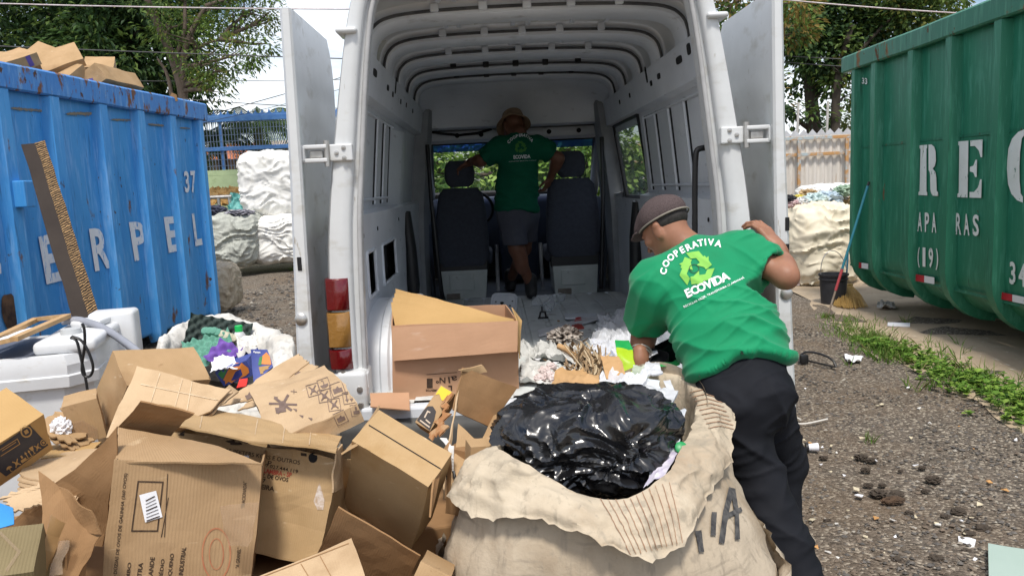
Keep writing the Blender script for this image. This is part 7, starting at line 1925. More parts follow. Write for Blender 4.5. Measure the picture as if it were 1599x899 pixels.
egg_tray('crushed teal green egg tray on the left in the white sack', at(326,545,3.62), .22, .2, (30, -12, 20), PULP_G, 4, 4, 2)
egg_tray('purple egg tray piece in the middle of the white sack', at(350,552,3.56), .13, .13, (35, 20, -15), PULP_P, 2, 2, 3)
for i in range(8):
    c_ = at(322+i*6.5, 518+max(0, i-2)*2.4, 3.72); mb = MB(); mb.lathe([(.001, .028), (.016, .024), (.023, .008), (.023, -.02), (.016, -.03)], c_, 14, M=Matrix.Rotation(R(60), 3, 'X'))
    thing(mb, 'egg_cup', PULP_G if i < 4 else mat('pulp_cream', (.50, .47, .36), (.42, .39, .3), 20, .9), ('green cup torn from an egg tray at the back of the white sack' if i < 4 else 'cream cup torn from an egg tray at the back of the white sack'), 'egg cup', 'green egg cups' if i < 4 else 'cream egg cups', smooth=50)
gb_ = empty('plastic_bottle', 'small white bottle with a bright green cap in the white sack', 'bottle', at(374,535,3.7))
mb = MB(); mb.lathe([(.03, -.08), (.034, -.06), (.034, .0), (.02, .025), (.016, .03)], at(374,526,3.74), 18); mb.build('bottle_body', WHITE_PL, gb_, smooth=50)
mb = MB(); mb.lathe([(.019, .028), (.019, .055), (.016, .058)], at(374,526,3.74), 18); mb.build('bottle_cap', mat('bright_green_cap', (.01, .42, .09), rough=.4), gb_, smooth=40)
crinkle('crumpled white plastic bag on the right of the white sack', 'plastic bag', [(372,562,3.52), (408,560,3.5), (402,524,3.68), (370,526,3.7)], RAFFIA_W, 'plastic_bag', 31, .03)
crinkle('white paper under the papaya printed box', 'paper', [(328,585,3.42), (372,575,3.42), (366,556,3.52), (334,562,3.52)], PAPER, 'paper', 32, .02)
pb = Carton('blue fruit box printed with orange papayas lying in the white sack', {(0,0,1): (327,583), (1,0,1): (392,562), (1,1,1): (388,546), (0,0,0): (345,604), (1,0,0): (403,583), (0,1,1): (368,557)}, (1,0,1), 3.42, (.22,.12,.09), (10,-15,0), m_=mat('blue_carton', (.045, .065, .26), (.06, .085, .30), 9, .6), group='boxes in the white sack', seed=50, dent=.003, wr=.6)
pb2, pbt = pb.panel([(396,600,3.40), (426,572,3.44), (417,545,3.5), (391,545,3.46)], nm='end_panel', dent=.003)
PAP_O = mat('papaya_orange', (.62, .20, .035), rough=.6); PAP_G = mat('papaya_green', (.04, .20, .06), rough=.6); PAP_S = mat('papaya_seed', (.03, .04, .2), rough=.6)
pb.marks([([(337,589), (350,569), (358,569), (346,598)], [(0,1,2,3)])], PAP_G); pb.marks([([(346,598), (356,578), (366,567), (378,566), (388,574), (391,588), (384,586), (375,590), (366,594), (358,601)], [tuple(range(10))])], PAP_O, 'fruit_print', off=.0022)
pb.marks([([(361,594), (368,580), (376,575), (379,584), (372,591)], [tuple(range(5))])], PAP_S, 'seed_print', off=.003)
decal(pbt, [([(407,568), (409,556), (416,550), (421,556), (424,569), (414,569)], [tuple(range(6))])], PAP_O, 'fruit_print', pb2, .002, 30); decal(pbt, [([(403,570), (405,558), (410,556), (408,570)], [(0,1,2,3)])], PAP_G, 'fruit_print', pb2, .0025, 6)
decal(pbt, [px_text('Papaya', 401, 550, 4, -4, 11, .03)], PAPER, 'printing', pb2, .0025, 6)
decal(pbt, [([(404,573), (423,570), (426,580), (407,584)], [(0,1,2,3)])], TAN, 'printed_strip', pb2, .0025, 6)
crinkle('red scrap of card tucked under the papaya printed box', 'scrap', [(370,606,3.34), (384,602,3.33), (387,591,3.38), (374,592,3.38)], mat('red_card', (.62, .03, .02), rough=.6), 'scrap', 33, .004, 6, 6, t=.004)
# ================================================================== WASHING MACHINE
APPL = mat('appliance_white', (.66, .67, .68), (.58, .59, .60), 4, .4, layers=[((.45, .42, .36), 9, (1, 1, 2), .60, .78, .7)])
APPL_G = mat('appliance_lid', (.12, .13, .17), (.09, .10, .13), 5, .5)
WMC = at(45, 560, 3.35); WMX, WMY = WMC.x, WMC.y
wm = empty('washing_machine', 'old white top loading washing machine with a grey lid and loose hoses', 'washing machine', (WMX, WMY, 0))
def wmring(w, d, z, cham=.09, skew=0):
    w, d = w*.93, d*.93
    pts = [(-w, -d+cham), (-w+cham, -d), (w-cham, -d), (w, -d+cham), (w, d-cham), (w-cham, d), (-w+cham, d), (-w, d-cham)]
    M = Matrix.Rotation(R(14), 3, 'Z'); return [Vector((WMX, WMY, z))+M @ Vector((x, y, 0)) for x, y in pts]
zt = at(45, 552, 3.35).z
mb = MB(); rows = [wmring(.27, .26, .02), wmring(.29, .28, .10), wmring(.315, .30, zt-.10)]; mb.grid(rows, closed=True); mb.add(rows[0], [tuple(range(7, -1, -1))]); mb.build('tub', APPL, wm, smooth=20)
mb = MB(); rows = [wmring(.315, .30, zt-.105), wmring(.345, .33, zt-.10), wmring(.35, .335, zt-.055), wmring(.342, .326, zt-.05), wmring(.345, .33, zt-.01), wmring(.335, .32, zt+.03), wmring(.30, .285, zt+.032), wmring(.295, .28, zt+.01)]; mb.grid(rows, closed=True); mb.build('top_rim', APPL, wm, smooth=20)
mb = MB(); rows = [wmring(.296, .28, zt+.012), wmring(.29, .275, zt+.026)]; mb.grid(rows, closed=True); mb.add(rows[1], [tuple(range(8))]); mb.build('lid', APPL_G, wm, smooth=20)
M_ = Matrix.Translation((WMX, WMY, zt)) @ Matrix.Rotation(R(14), 4, 'Z')
mb = MB(); mb.bbox((.10, -.27, .03), (.335, .29, .085), .02, 3, M=M_); cpn = mb.build('control_panel', APPL, wm, smooth=30)
mb = MB(); mb.bbox((.20, .18, -.10), (.40, .33, .13), .02, 3, M=M_); mb.build('hose_bracket', APPL, wm, smooth=30)
mb = MB(); mb.lathe([(.045, .085), (.043, .105), (.001, .107)], M_.to_translation(), 20, M=M_.to_3x3()); 
mb = MB(); k0 = M_ @ Vector((.2, -.08, .085)); mb.lathe([(.042, 0), (.040, .022), (.001, .024)], k0, 20); mb.build('knob', mat('knob_grey', (.45, .46, .46), rough=.5), cpn, smooth=40)
mb = MB(); k0 = M_ @ Vector((.23, .12, .085)); mb.bbox((-.07, -.05, 0), (.07, .06, .03), .012, M=Matrix.Translation(k0)); mb.build('button_block', APPL, cpn, smooth=40)
mb = MB(); mb.bbox((.355, .05, -zt+.05), (.40, .14, -.06), .01, M=M_); mb.build('side_channel', APPL, wm)
for dz, dy in ((0, 0), (-.012, .03)):
    mb = MB(); mb.tube(chaikin([at(98, 502, 3.5+dy), at(125, 500+dz*200, 3.5+dy), at(155, 508-dz*300, 3.45+dy), at(182, 524, 3.35+dy), at(215, 548-dz*300, 3.2+dy), at(235, 570, 3.1+dy)], 3), .016, 10); mb.build('drain_hose', mat('hose_grey', (.28, .29, .33), (.22, .23, .26), 6, .5), wm, smooth=60)
for pts in ([(110,527), (120,530), (124,548), (129,570), (134,592), (137,612)], [(112,525), (128,530), (140,552), (147,575), (140,590), (128,585), (128,565), (133,540), (132,512), (128,505)]):
    mb = MB(); mb.tube(chaikin([at(x, y, 3.06) for x, y in pts], 3), .0055, 6); mb.build('power_cord', BLACK, wm, smooth=60)
FR = mat('frame_wood', (.40, .24, .10), (.48, .31, .15), 20, .6)
fr = empty('picture_frame', 'empty wooden picture frame lying on the washing machine lid', 'frame', at(30, 515, 3.3))
fp = [at(-40, 548, 3.15), at(22, 533, 3.05), at(106, 496, 3.5), at(58, 501, 3.65)]
for i in range(4):
    a, b = fp[i], fp[(i+1) % 4]; mb = MB(); d = (b-a).normalized(); s = Vector((-d.y, d.x, 0)).normalized()*.016
    mb.slab([a-s, a+s, b+s, b-s], .018); mb.build('frame_bar', FR, fr)
crinkle('white sheet of paper inside the picture frame on the washing machine', 'paper', [(-30,541,3.12), (20,526,3.1), (78,508,3.5), (40,512,3.55)], PAPER, 'paper', 41, .004)

# ================================================================== LITTER ON THE VAN FLOOR
def fl(px, py, dz=.0): p = atz(px, py, ZF+.004+dz); return p
def flq(pts, dz=.004): return [atz(x, y, ZF+dz) for x, y in pts]
def litter(label, cat, name, pts, m_, seed, amp=.01, t=.0, n=12, dz=.006, lift=0):
    q = [p+Vector((0, 0, lift if i > 1 else 0)) for i, p in enumerate(flq(pts, dz))]; mb = MB()
    mb.slab(q, t, n, n, lambda u, v, p, nn: p+Vector((0, 0, abs(amp*(N3(p, 12, seed)*1.5+crease(p, 14, seed)))))+vnoise(p, 11, seed)*amp*.7)
    return thing(mb, name, m_, label, cat, smooth=45)
tr_ = MB(); c0 = atz(787, 474, ZF+.05)
tm = Matrix.Translation(c0) @ eul((R(48), R(4), R(-6))).to_4x4(); rows = []
for sx, z in ((1, 0), (.98, .012), (.86, .010), (.82, .0), (.001, .0)):
    rows.append([tm @ Vector((.098*sx*n4*math.cos(a), .088*sx*n4*math.sin(a), z)) for a in [6.2832*i/28 for i in range(28)] for n4 in [(abs(math.cos(a))**5+abs(math.sin(a))**5)**-.2]])
tr_.grid(rows, closed=True); ft = empty('foam_tray', 'white rounded foam tray with dark marks lying by the left seat', 'tray', c0)
tr_.build('tray_body', WHITE_PL, ft, smooth=40)
for x, y, r_ in ((-.015, 0, .014), (.045, -.02, .007), (.06, .02, .006), (-.06, .01, .006)):
    mb = MB(); mb.add([tm @ Vector((x+r_*math.cos(a)*(1+.3*math.sin(3*a)), y+r_*math.sin(a), .006)) for a in [6.28*i/12 for i in range(12)]], [tuple(range(12))]); mb.build('dark_mark', DARK, ft)
for i, (px, py, L, an, lab) in enumerate(((848, 468, .17, 20, 'crushed clear plastic bottle lying flat by the boot'), (872, 464, .16, -50, 'crushed clear plastic bottle leaning against the right seat base'), (858, 476, .14, 75, 'short crushed clear bottle nearest on the floor before the right seat'))):
    c = fl(px, py, .04); d = Vector((math.cos(R(an)), math.sin(R(an))*.8, .25 if i == 1 else .02)).normalized()
    pts = [c+d*L*(t-.5) for t in (0, .08, .2, .35, .5, .65, .8, .9, 1)]; mb = MB()
    mb.tube([p+vnoise(p, 14, i)*.018 for p in pts], 0, 14, radii=[.028, .036, .034, .038, .030, .037, .030, .014, .013]); thing(mb, 'plastic_bottle', CLEAR, lab, 'bottle', smooth=50)
mb = MB(); c = fl(847, 498, 0)
for a, b in (((-.03, 0, .008), (.04, .01, .008)), ((-.02, 0, .01), (-.01, 0, .05)), ((.025, 0, .01), (.02, 0, .045)), ((-.01, 0, .05), (.025, 0, .045)), ((.0, 0, .05), (.0, .01, .085))): mb.tube([c+Vector(a), c+Vector(b)], .007, 6)
thing(mb, 'broken_bracket', BLACK, 'small black broken plastic bracket on the middle of the van floor', 'bracket', smooth=40)
litter('white strip of plastic moulding lying across the van floor', 'strip', 'plastic_strip', [(841,523), (946,494), (944,487), (840,516)], WHITE_PL, 1, .003, .012, 10, .02)
litter('second paler strip lying behind the white moulding', 'strip', 'plastic_strip', [(882,496), (932,495), (932,489), (882,489)], GREYFOAM, 2, .003, .012, 8, .02)
litter('small red lid beside the white strips in the van', 'lid', 'red_lid', [(897,502), (909,500), (907,495), (899,496)], mat('red_plastic', (.45, .02, .02), rough=.4), 3, .004, .01, 6, .02)
litter('dark red wrapper on top of the crumpled bag in the van', 'wrapper', 'wrapper', [(893,514), (912,512), (906,507), (894,508)], mat('dark_red', (.25, .03, .02), rough=.5), 4, .01, .004, 8, .06)
crumple('crumpled bag of grey and cream scraps on the van floor', 'bag', fl(882, 525, .05), (.10, .12, .055), mat('scrap_mix', (.10, .075, .06), (.58, .52, .46), 16, .6, lo=.42, hi=.55), 6, .55, 'scrap_bag', 5, 2.6)
crinkle('large crumpled sheet of translucent film on the right of the van floor', 'plastic film', [(918,558,3.75), (1000,548,3.65), (1000,480,5.0), (938,500,4.9)], FILM, 'plastic_film', 51, .035, 40, 40)
crinkle('sheet of milky plastic with blue print on the van floor', 'plastic film', [(922,556,3.72), (968,560,3.62), (960,528,4.2), (925,530,4.2)], mat('printed_film', (.68, .70, .76), (.62, .65, .74), 20, .35, layers=[((.10, .14, .55), 26, (1, 1, 1), .66, .70, None)]), 'plastic_film', 52, .025, 24, 24)
crinkle('heap of white plastic sheet behind his left sleeve', 'plastic film', [(1008,560,3.35), (1070,600,3.3), (1050,505,3.95), (1010,500,4.0)], FILM, 'plastic_film', 53, .035, 26, 26)
litter('long crumpled strip of grey white fabric across the van floor', 'fabric', 'fabric_strip', [(808,560), (925,575), (935,556), (812,541)], mat('dirty_cloth', (.58, .58, .56), (.46, .46, .44), 8, .85, bump=.2, bscale=60), 54, .035, .004, 30)
litter('crumpled white sheet near the rear sill of the van', 'plastic film', 'plastic_sheet', [(812,603), (905,606), (915,578), (812,566)], mat('dirty_film', (.62, .62, .60), (.52, .52, .50), 6, .5), 55, .025, .0, 26)
rg = random.Random(12)
BITS = [PAPER, mat('bit_brown', (.25, .15, .08), rough=.9), mat('bit_pink', (.55, .32, .28), rough=.7), mat('bit_grey', (.3, .3, .3), rough=.7)]
for i in range(26):
    px, py = rg.uniform(818, 925), rg.uniform(500, 602); c = fl(px, py, .012); s = rg.uniform(.008, .022)
    mb = MB(); an = rg.random()*6.28; q = [c+Vector((math.cos(an+k*1.57)*s*rg.uniform(.6, 1.3), math.sin(an+k*1.57)*s*rg.uniform(.6, 1.3), rg.uniform(0, .012))) for k in range(4)]
    mb.slab(q, .003); thing(mb, 'scrap', BITS[rg.choice((0, 0, 1, 2, 3))], 'small torn scrap lying on the van floor', 'scrap', 'small scraps on the van floor')
for i, (px, py) in enumerate(((850,578), (857,585), (843,590), (860,572), (866,590))):
    c = fl(px, py, .03); crumple('pinkish white crumpled tissue behind the black garbage bag', 'tissue', c, (.03, .03, .022), mat('tissue', (.66, .58, .56), (.55, .42, .40), 30, .9), 60+i, .4, 'tissue', 3, 3, 'crumpled tissues in the van')
mb = MB(); mb.tube([fl(885,600,.0), fl(884,560,.12)], .004, 5); thing(mb, 'wooden_stick', mat('stick', (.45, .3, .18), rough=.8), 'thin upright wooden stick before the dried bouquet', 'stick', smooth=60)

# ================================================================== BULK BAGS ON THE LEFT
def bulk(label, px0, px1, py0, py1, Y, m_, seed, depth=.7, group=None, amp=.8, name='bulk_bag'):
    a, b = at(px0, py1, Y), at(px1, py0, Y); c = ((a.x+b.x)/2, Y+depth*.6, (a.z+b.z)/2)
    return bag(label, c, ((b.x-a.x)/2*1.02, depth, (b.z-a.z)/2*1.04), m_, seed, name, 'bag', 6, amp, None, group, 60, 4.2, True)
gl = 'bulk bags stacked on the left'
bulk('white bulk bag on top of the stack left of the van', 380, 470, 236, 338, 16.6, RAFFIA_BW, 11, .8, gl)
bulk('white bulk bag standing under the top one left of the van', 396, 480, 336, 411, 16.2, RAFFIA_BW, 12, .8, gl)
bulk('greyer wrinkled bulk bag beside the white stack', 328, 397, 334, 414, 15.8, weave_mat('raffia_grey', (.46, .47, .42), (.37, .38, .34), (.26, .26, .22)), 13, .8, gl, 1.1)
bulk('beige sack slumped at the end of the blue container', 296, 350, 418, 487, 10.3, RAFFIA, 14, .45, gl, 1.0)
crinkle('orange tarpaulin piled on the railing behind the grey bag', 'tarpaulin', [(312,322,17.6), (392,325,17.6), (390,294,18.2), (318,296,18.2)], mat('orange_tarp', (.58, .36, .13), (.50, .30, .10), 4, .6), 'tarpaulin', 61, .09, 26, 20)
crinkle('teal plastic sheet hanging between the tarpaulin and the white bag', 'plastic sheet', [(355,335,17.0), (392,338,17.0), (390,302,17.3), (360,302,17.3)], mat('teal_sheet', (.14, .40, .38), (.10, .32, .31), 5, .5), 'plastic_sheet', 62, .06, 22, 20)
rl = empty('railing', 'low pale metal railing behind the grey bulk bag', 'railing', tuple(atz(350, 405, 0)))
mb = MB(); mb.tube([at(316, 309, 17.2), at(362, 307, 17.2)], .045, 8); mb.build('top_bar', STEEL, rl, smooth=60)
for x in (322, 341, 358):
    p = at(x, 308, 17.2); mb = MB(); mb.tube([(p.x, p.y, 0), p], .04, 8); mb.build('post', STEEL, rl, smooth=60)
crumple('dark cloth heaped on top of the grey bulk bag', 'cloth', at(336, 330, 15.9), (.25, .3, .13), mat('navy_cloth', (.03, .035, .06), (.07, .07, .10), 8, .9), 63, .4, 'cloth', 4)
crumple('black and grey rags spilling from the grey bulk bag', 'cloth', at(372, 333, 15.9), (.35, .3, .08), mat('grey_rag', (.10, .10, .13), (.35, .34, .38), 8, .9), 64, .5, 'cloth', 4)

# ================================================================== RIGHT BACKGROUND
gr = 'bulk bags by the metal wall'
bulk('large cream bulk bag standing beside the black bucket', 1235, 1345, 322, 447, 10.8, RAFFIA_BC, 21, .7, gr, .9)
bulk('cream bulk bag half hidden behind the right van door', 1195, 1252, 316, 432, 12.6, RAFFIA_BC, 22, .7, gr, .9)
bulk('pale bulk bag lying at the back of the rubbish by the metal wall', 1272, 1350, 287, 330, 13.2, RAFFIA_BW, 23, .6, gr, 1.2)
cs = [mat('rub_%s' % n, c, [x*.7 for x in c], 12, .6) for n, c in (('white', (.7, .7, .7)), ('blue', (.46, .56, .64)), ('yellow', (.60, .50, .08)), ('black', (.02, .02, .025)), ('aqua', (.52, .64, .64)), ('tan', (.5, .36, .2)), ('pink', (.62, .46, .47)), ('green', (.34, .46, .34)))]
for i, (px, py, r_, ci, lab) in enumerate(((1233,310,.10,3,'black scrap bag on the rubbish left end'), (1248,311,.12,2,'yellow wrapper bundle on the cream bulk bags'), (1262,304,.16,5,'tan paper bundle on the cream bulk bags'), (1272,313,.2,4,'aqua plastic bundle on the large cream bag'), (1292,311,.22,1,'blue film bundle on the large cream bag'), (1308,305,.2,0,'white film bundle at the container end of the rubbish'),
    (1254,316,.14,0,'white paper bundle beside the black scrap bag'), (1318,298,.16,7,'greenish bundle highest on the rubbish'), (1322,312,.2,5,'tan rag against the green container end'), (1240,318,.12,6,'pink packet at the front of the rubbish'), (1283,318,.14,0,'white bag under the blue film bundle'))):
    crumple(lab, 'rubbish', at(px, py, 11.2+i % 3*.3), (r_, r_*.9, r_*.6), cs[ci], 70+i, .5, 'rubbish_bundle', 4, 2.4)
crumple('pink and white packet on the ground by the right van door', 'packet', atz(1240, 436, .1), (.10, .08, .12), mat('pink_packet', (.62, .45, .52), (.7, .68, .68), 14, .5), 90, .4, 'packet', 4)
# bucket
bc = atz(1301, 474, 0); rb = .165; zb_ = .37
bk_ = empty('bucket', 'black plastic bucket with a wire handle beside the cream bag', 'bucket', bc)
mb = MB(); mb.lathe([(.001, .004), (rb*.84, 0), (rb*.97, zb_*.93), (rb*1.05, zb_*.94), (rb*1.06, zb_), (rb*1.0, zb_), (rb*.94, zb_*.93), (rb*.82, .02), (.001, .02)], bc, 32, cap=False); mb.lathe([(rb*.98, zb_*.80), (rb*1.03, zb_*.81), (rb*1.03, zb_*.84), (rb*.98, zb_*.85)], bc, 32, cap=False)
mb.build('bucket_body', mat('bucket_plastic', (.022, .023, .027), (.035, .035, .04), 8, .5), bk_, smooth=40)
mb = MB(); mb.tube([bc+Vector((rb*math.cos(a)*.98-.03*math.sin(a), -.02, zb_-.02+.30*math.sin(a))) for a in [math.pi*i/16 for i in range(17)]], .005, 6); mb.build('handle', STEEL, bk_, smooth=60)
# pole and broom
p0, p3 = atz(1292, 495, .0), onp(1357, 284, pg+ng*.10, ng)
pe = empty('broom_pole', 'long teal and red pole leaning against the green container', 'pole', p0)
for t0, t1, r_, m_, nm in ((0, .20, .011, mat('bare_metal', (.20, .13, .09), (.3, .25, .2), 14, .6), 'metal_end'), (.20, .36, .015, mat('red_sleeve', (.42, .05, .06), (.36, .06, .07), 9, .5), 'red_sleeve'), (.36, .97, .014, mat('teal_paint', (.02, .15, .20), (.03, .19, .25), 9, .45), 'teal_shaft'), (.97, 1.0, .012, BLACK, 'end_cap')):
    mb = MB(); mb.tube([p0.lerp(p3, t0), p0.lerp(p3, t1)], r_, 10); mb.build(nm, m_, pe, smooth=60)
BR = mat('broom_straw', (.50, .32, .10), (.40, .24, .07), 50, .9)
bp0, bh = atz(1330, 480, .03), atz(1325, 456, .20); rg = random.Random(3); mb = MB()
top_ = atz(1327, 470, 0)+Vector((.02, .15, .17))
for k in range(170):
    a = rg.uniform(-1, 1); e_ = atz(lerp(1303, 1350, (a+1)/2), 482-abs(a)*4, .012)+Vector((rg.gauss(0, .02), rg.gauss(0, .05), abs(rg.gauss(0, .012))))
    s = top_+Vector((a*.06, rg.gauss(0, .015), rg.gauss(0, .008))); m2 = s.lerp(e_, .55)+Vector((a*.01, 0, .03)); mb.tube(chaikin([s, m2, e_], 1), .0035, 4)
bro = empty('broom', 'straw broom lying with spread bristles behind the pole foot', 'broom', top_)
mb.build('bristles', BR, bro, smooth=60)
mb = MB(); mb.bbox((-.08, -.025, -.02), (.08, .025, .025), .01, M=Matrix.Translation(top_)); mb.build('broom_head', BR, bro)
mb = MB(); mb.tube([top_, top_+Vector((.25, .5, .35))], .012, 8); mb.build('handle', mat('teal_paint', (.02, .15, .20)), bro, smooth=60)

# ================================================================== WEEDS
WEED = [leafmat('weed_mid', (.12, .24, .035), (.15, .28, .045)), leafmat('weed_bright', (.22, .36, .06), (.28, .40, .08)), leafmat('weed_dark', (.06, .13, .025), (.08, .16, .03))]
GRASS = [leafmat('grass_blade', (.11, .21, .035), (.16, .25, .05)), leafmat('grass_dry', (.24, .24, .09), (.28, .26, .11)), WEED[0]]
rg = random.Random(8); mb = MB()
spine = chaikin([atz(x, y, 0) for x, y in ((1366, 540), (1400, 548), (1440, 566), (1490, 588), (1540, 610), (1590, 634), (1650, 664))], 2)
for k in range(470):
    t = rg.random()**.8; f = t*(len(spine)-1); i = min(int(f), len(spine)-2); c = spine[i].lerp(spine[i+1], f-i)
    wdt = lerp(.08, .19, min(1, t*1.6)); c = c+Vector((rg.gauss(0, wdt*.75), rg.gauss(0, .10), 0)); c.z = ground_z(c.x, c.y)
    h = rg.uniform(.03, .12)*lerp(.7, 1.2, t); lean = Vector((rg.gauss(0, .35), rg.gauss(0, .35), 1)).normalized()
    mb.tube([c, c+lean*h], .0018, 3, mi=0)
    n = rg.randint(6, 13)
    for q in range(n):
        o = c+lean*h*rg.uniform(.25, 1); a = rg.random()*6.28; d = Vector((math.cos(a), math.sin(a), rg.uniform(-.1, .55))).normalized(); s = d.cross(Vector((0, 0, 1))).normalized(); L = rg.uniform(.02, .048); W_ = L*rg.uniform(.3, .5)
        up = Vector((0, 0, L*.12)); mi = rg.choices((0, 1, 2), (5, 4, 1.2))[0]
        mb.add([o, o+d*L*.35+s*W_+up, o+d*L*.75+s*W_*.8+up, o+d*L, o+d*L*.75-s*W_*.8+up, o+d*L*.35-s*W_+up], [(0, 1, 2, 3), (0, 3, 4, 5)], mi=mi)
tag(mb.build('weeds', WEED, smooth='keep'), kind='stuff')
def blades(mb, c, n, h, spread, rg):
    for k in range(n):
        b = c+Vector((rg.gauss(0, spread), rg.gauss(0, spread), 0)); d = Vector((rg.gauss(0, .5), rg.gauss(0, .5), 1)).normalized(); L = h*rg.uniform(.5, 1.1); s = Vector((rg.uniform(-1, 1), rg.uniform(-1, 1), 0)).normalized()*.0035
        m_ = b+d*L*.55; t_ = b+d*L+Vector((d.x, d.y, -.15))*L*.3; mb.add([b-s, b+s, m_+s*.8, t_, m_-s*.8], [(0, 1, 2, 3, 4)], mi=rg.choices((0, 1, 2), (5, 1.5, 2))[0])
mb = MB()
for k in range(150):
    t = rg.random(); c = atz(lerp(1306, 1400, t)+rg.gauss(0, 14), lerp(506, 556, t)+rg.gauss(0, 9), 0); blades(mb, c, 9, .10, .05, rg)
for k in range(70):
    t = rg.random(); f = t*(len(spine)-1); i = min(int(f), len(spine)-2); c = spine[i].lerp(spine[i+1], f-i)+Vector((rg.gauss(0, .2), rg.gauss(0, .2), 0)); blades(mb, c, 7, .16, .02, rg)
tag(mb.build('grass', GRASS, smooth='keep'), kind='stuff')
for px, py, n, h, lab in ((1288, 496, 40, .08, 'grass tuft at the foot of the leaning pole'), (1360, 690, 16, .10, 'single grass tuft alone on the gravel'), (1415, 505, 14, .14, 'grass tuft on the dirt under the green container'), (455, 423, 30, .12, 'grass tuft beside the left bulk bags'), (1497, 540, 12, .12, 'sprig of grass on the bare dirt before the weeds')):
    mb = MB(); c = atz(px, py, 0); blades(mb, c, n, h, .016, rg); thing(mb, 'grass_tuft', GRASS, lab, 'grass', smooth='keep')

# ================================================================== LITTER ON THE YARD
mbk = MB(); pts = [atz(1248, 566, .02), atz(1252, 549, .10), atz(1275, 550, .10), atz(1300, 560, .08), atz(1306, 573, .02)]
mbk.tube(chaikin(pts, 1), .010, 6); mbk.tube([atz(1262, 563, .03), atz(1284, 568, .03), atz(1304, 573, .02)], .007, 6)
mbk.bbox((-.035, -.02, -.03), (.03, .02, .045), .008, M=Matrix.Translation(atz(1256, 562, .04))); thing(mbk, 'mirror_frame', BLACK, 'broken black plastic mirror frame lying on the gravel behind the man', 'mirror frame', smooth=40)
def gl_(label, cat, name, pts, m_, amp=.006, t=.002, z=.015, n=8, seed=0):
    q = [atz(x, y, z) for x, y in pts]; mb = MB(); mb.slab(q, t, n, n, lambda u, v, p, nn: p+Vector((0, 0, abs(amp*N3(p, 20, seed)*2))))
    return thing(mb, name, m_, label, cat, smooth=40)
gl_('crumpled white paper on the gravel beside the weeds', 'paper', 'paper', [(1324,566), (1344,565), (1348,557), (1317,554)], PAPER, .03, seed=1)
gl_('white paper slip with faint print near the pale green panel', 'paper', 'paper_slip', [(1497,846), (1522,852), (1524,842), (1496,837)], PAPER, .006, seed=2)
gl_('pale green board lying flat in the bottom right corner', 'board', 'board', [(1546,990), (1700,1000), (1660,866), (1543,848)], mat('pale_green_board', (.36, .45, .40), (.33, .42, .37), 3, .6), .004, .02, .05, 4)
gl_('white strip of board on the dirt under the green container', 'strip', 'board', [(1386,508), (1421,509), (1421,504), (1386,503)], PAPER, .003, .01, .02, 4)
gl_('crumpled pale rag below the far end of the green container', 'rag', 'rag', [(1369,480), (1398,481), (1396,474), (1371,473)], mat('pale_rag', (.5, .47, .42), (.35, .32, .28), 20, .9), .05, .01, .03, 12, 5)
mb = MB(); mb.tube(chaikin([atz(1250, 655, .012), atz(1243, 651, .012), atz(1240, 656, .012), atz(1246, 662, .012), atz(1262, 661, .012), atz(1292, 654, .012)], 3), .006, 7); thing(mb, 'strap', mat('pale_strap', (.6, .57, .52), rough=.6), 'curled pale plastic strap lying on the gravel', 'strap', smooth=60)
cu = empty('paper_cup', 'small white cup with a black rim lying on the gravel', 'cup', atz(1264, 700, .0)); cm = Matrix.Rotation(R(88), 3, 'Y') @ Matrix.Rotation(R(10), 3, 'X')
mb = MB(); mb.lathe([(.019, 0), (.025, .055)], atz(1262, 698, .026), 18, M=cm); mb.build('cup_body', PAPER, cu, smooth=40)
mb = MB(); mb.lathe([(.027, -.014), (.026, .0), (.024, .0)], atz(1262, 698, .026), 18, M=cm); mb.build('black_rim', BLACK, cu, smooth=40)
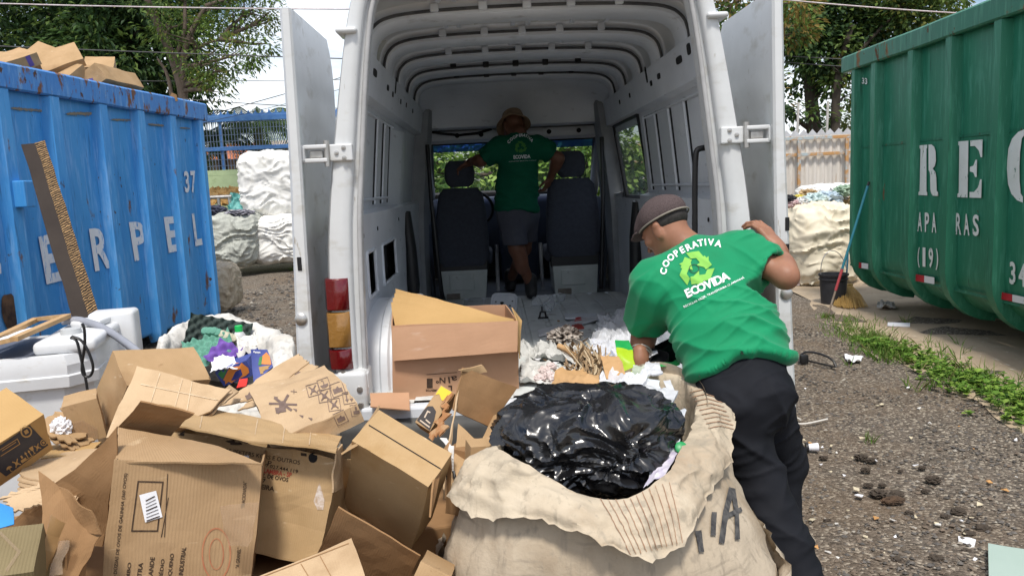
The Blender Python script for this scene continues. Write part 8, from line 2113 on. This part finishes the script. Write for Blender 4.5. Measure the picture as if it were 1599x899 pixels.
SOIL = mat('dark_soil', (.042, .032, .024), (.07, .053, .038), 25, .95, bump=.5, bscale=60)
for i, (px, py, s) in enumerate(((1286,714,.035), (1345,713,.05), (1360,718,.04), (1352,733,.04), (1396,779,.06), (1372,770,.06), (1400,771,.05), (1457,748,.055), (1445,766,.03), (1496,798,.05), (1536,824,.05), (1513,833,.04), (1462,872,.045), (1401,875,.04), (1508,860,.03), (1356,757,.035), (1378,757,.03), (1334,834,.025), (1292,812,.025), (1420,800,.03), (1520,808,.03), (1476,806,.03), (1440,730,.03), (1406,735,.02))):
    crumple('dark clod of soil lying on the gravel', 'soil clod', atz(px, py, s*.3), (s*.8, s*.6, s*.36), SOIL, 100+i, .5, 'soil_clod', 3, 2.2, 'clods of soil on the gravel')
crumple('short piece of dark rotten wood on the gravel', 'wood', atz(1394, 781, .02), (.06, .025, .022), mat('rotten_wood', (.10, .06, .035), (.045, .03, .02), 20, .95), 140, .3, 'wood_piece', 4, 3)
rg = random.Random(33)
PB = [PAPER, mat('bit_cream', (.55, .48, .34), rough=.9), mat('bit_white', (.66, .64, .60), rough=.8), mat('bit_orange', (.5, .27, .1), rough=.8)]
for i in range(60):
    px, py = rg.uniform(1255, 1590), rg.uniform(600, 890)
    if i < 8: px, py = ((1337,765), (1343,775), (1246,779), (1324,798), (1587,745), (1570,765), (1258,871), (1318,742))[i]
    if px > 1440 and py < 660: continue
    c = atz(px, py, .012); s = rg.uniform(.006, .016)*(1.4 if i < 8 else 1); mb = MB(); an = rg.random()*6.28
    mb.slab([c+Vector((math.cos(an+k*1.57)*s*rg.uniform(.6, 1.4), math.sin(an+k*1.57)*s*rg.uniform(.6, 1.4), rg.uniform(0, .012))) for k in range(4)], .004)
    thing(mb, 'litter_scrap', PB[rg.choice((0, 1, 1, 2, 2, 3))], 'tiny pale scrap of litter on the gravel', 'scrap', 'tiny scraps on the gravel')
gl_('thin dead twig lying between the gravel and the weeds', 'twig', 'twig', [(1346,545), (1372,560), (1374,558), (1348,543)], mat('twig', (.25, .2, .15), rough=.9), .004, .006, .02, 4)
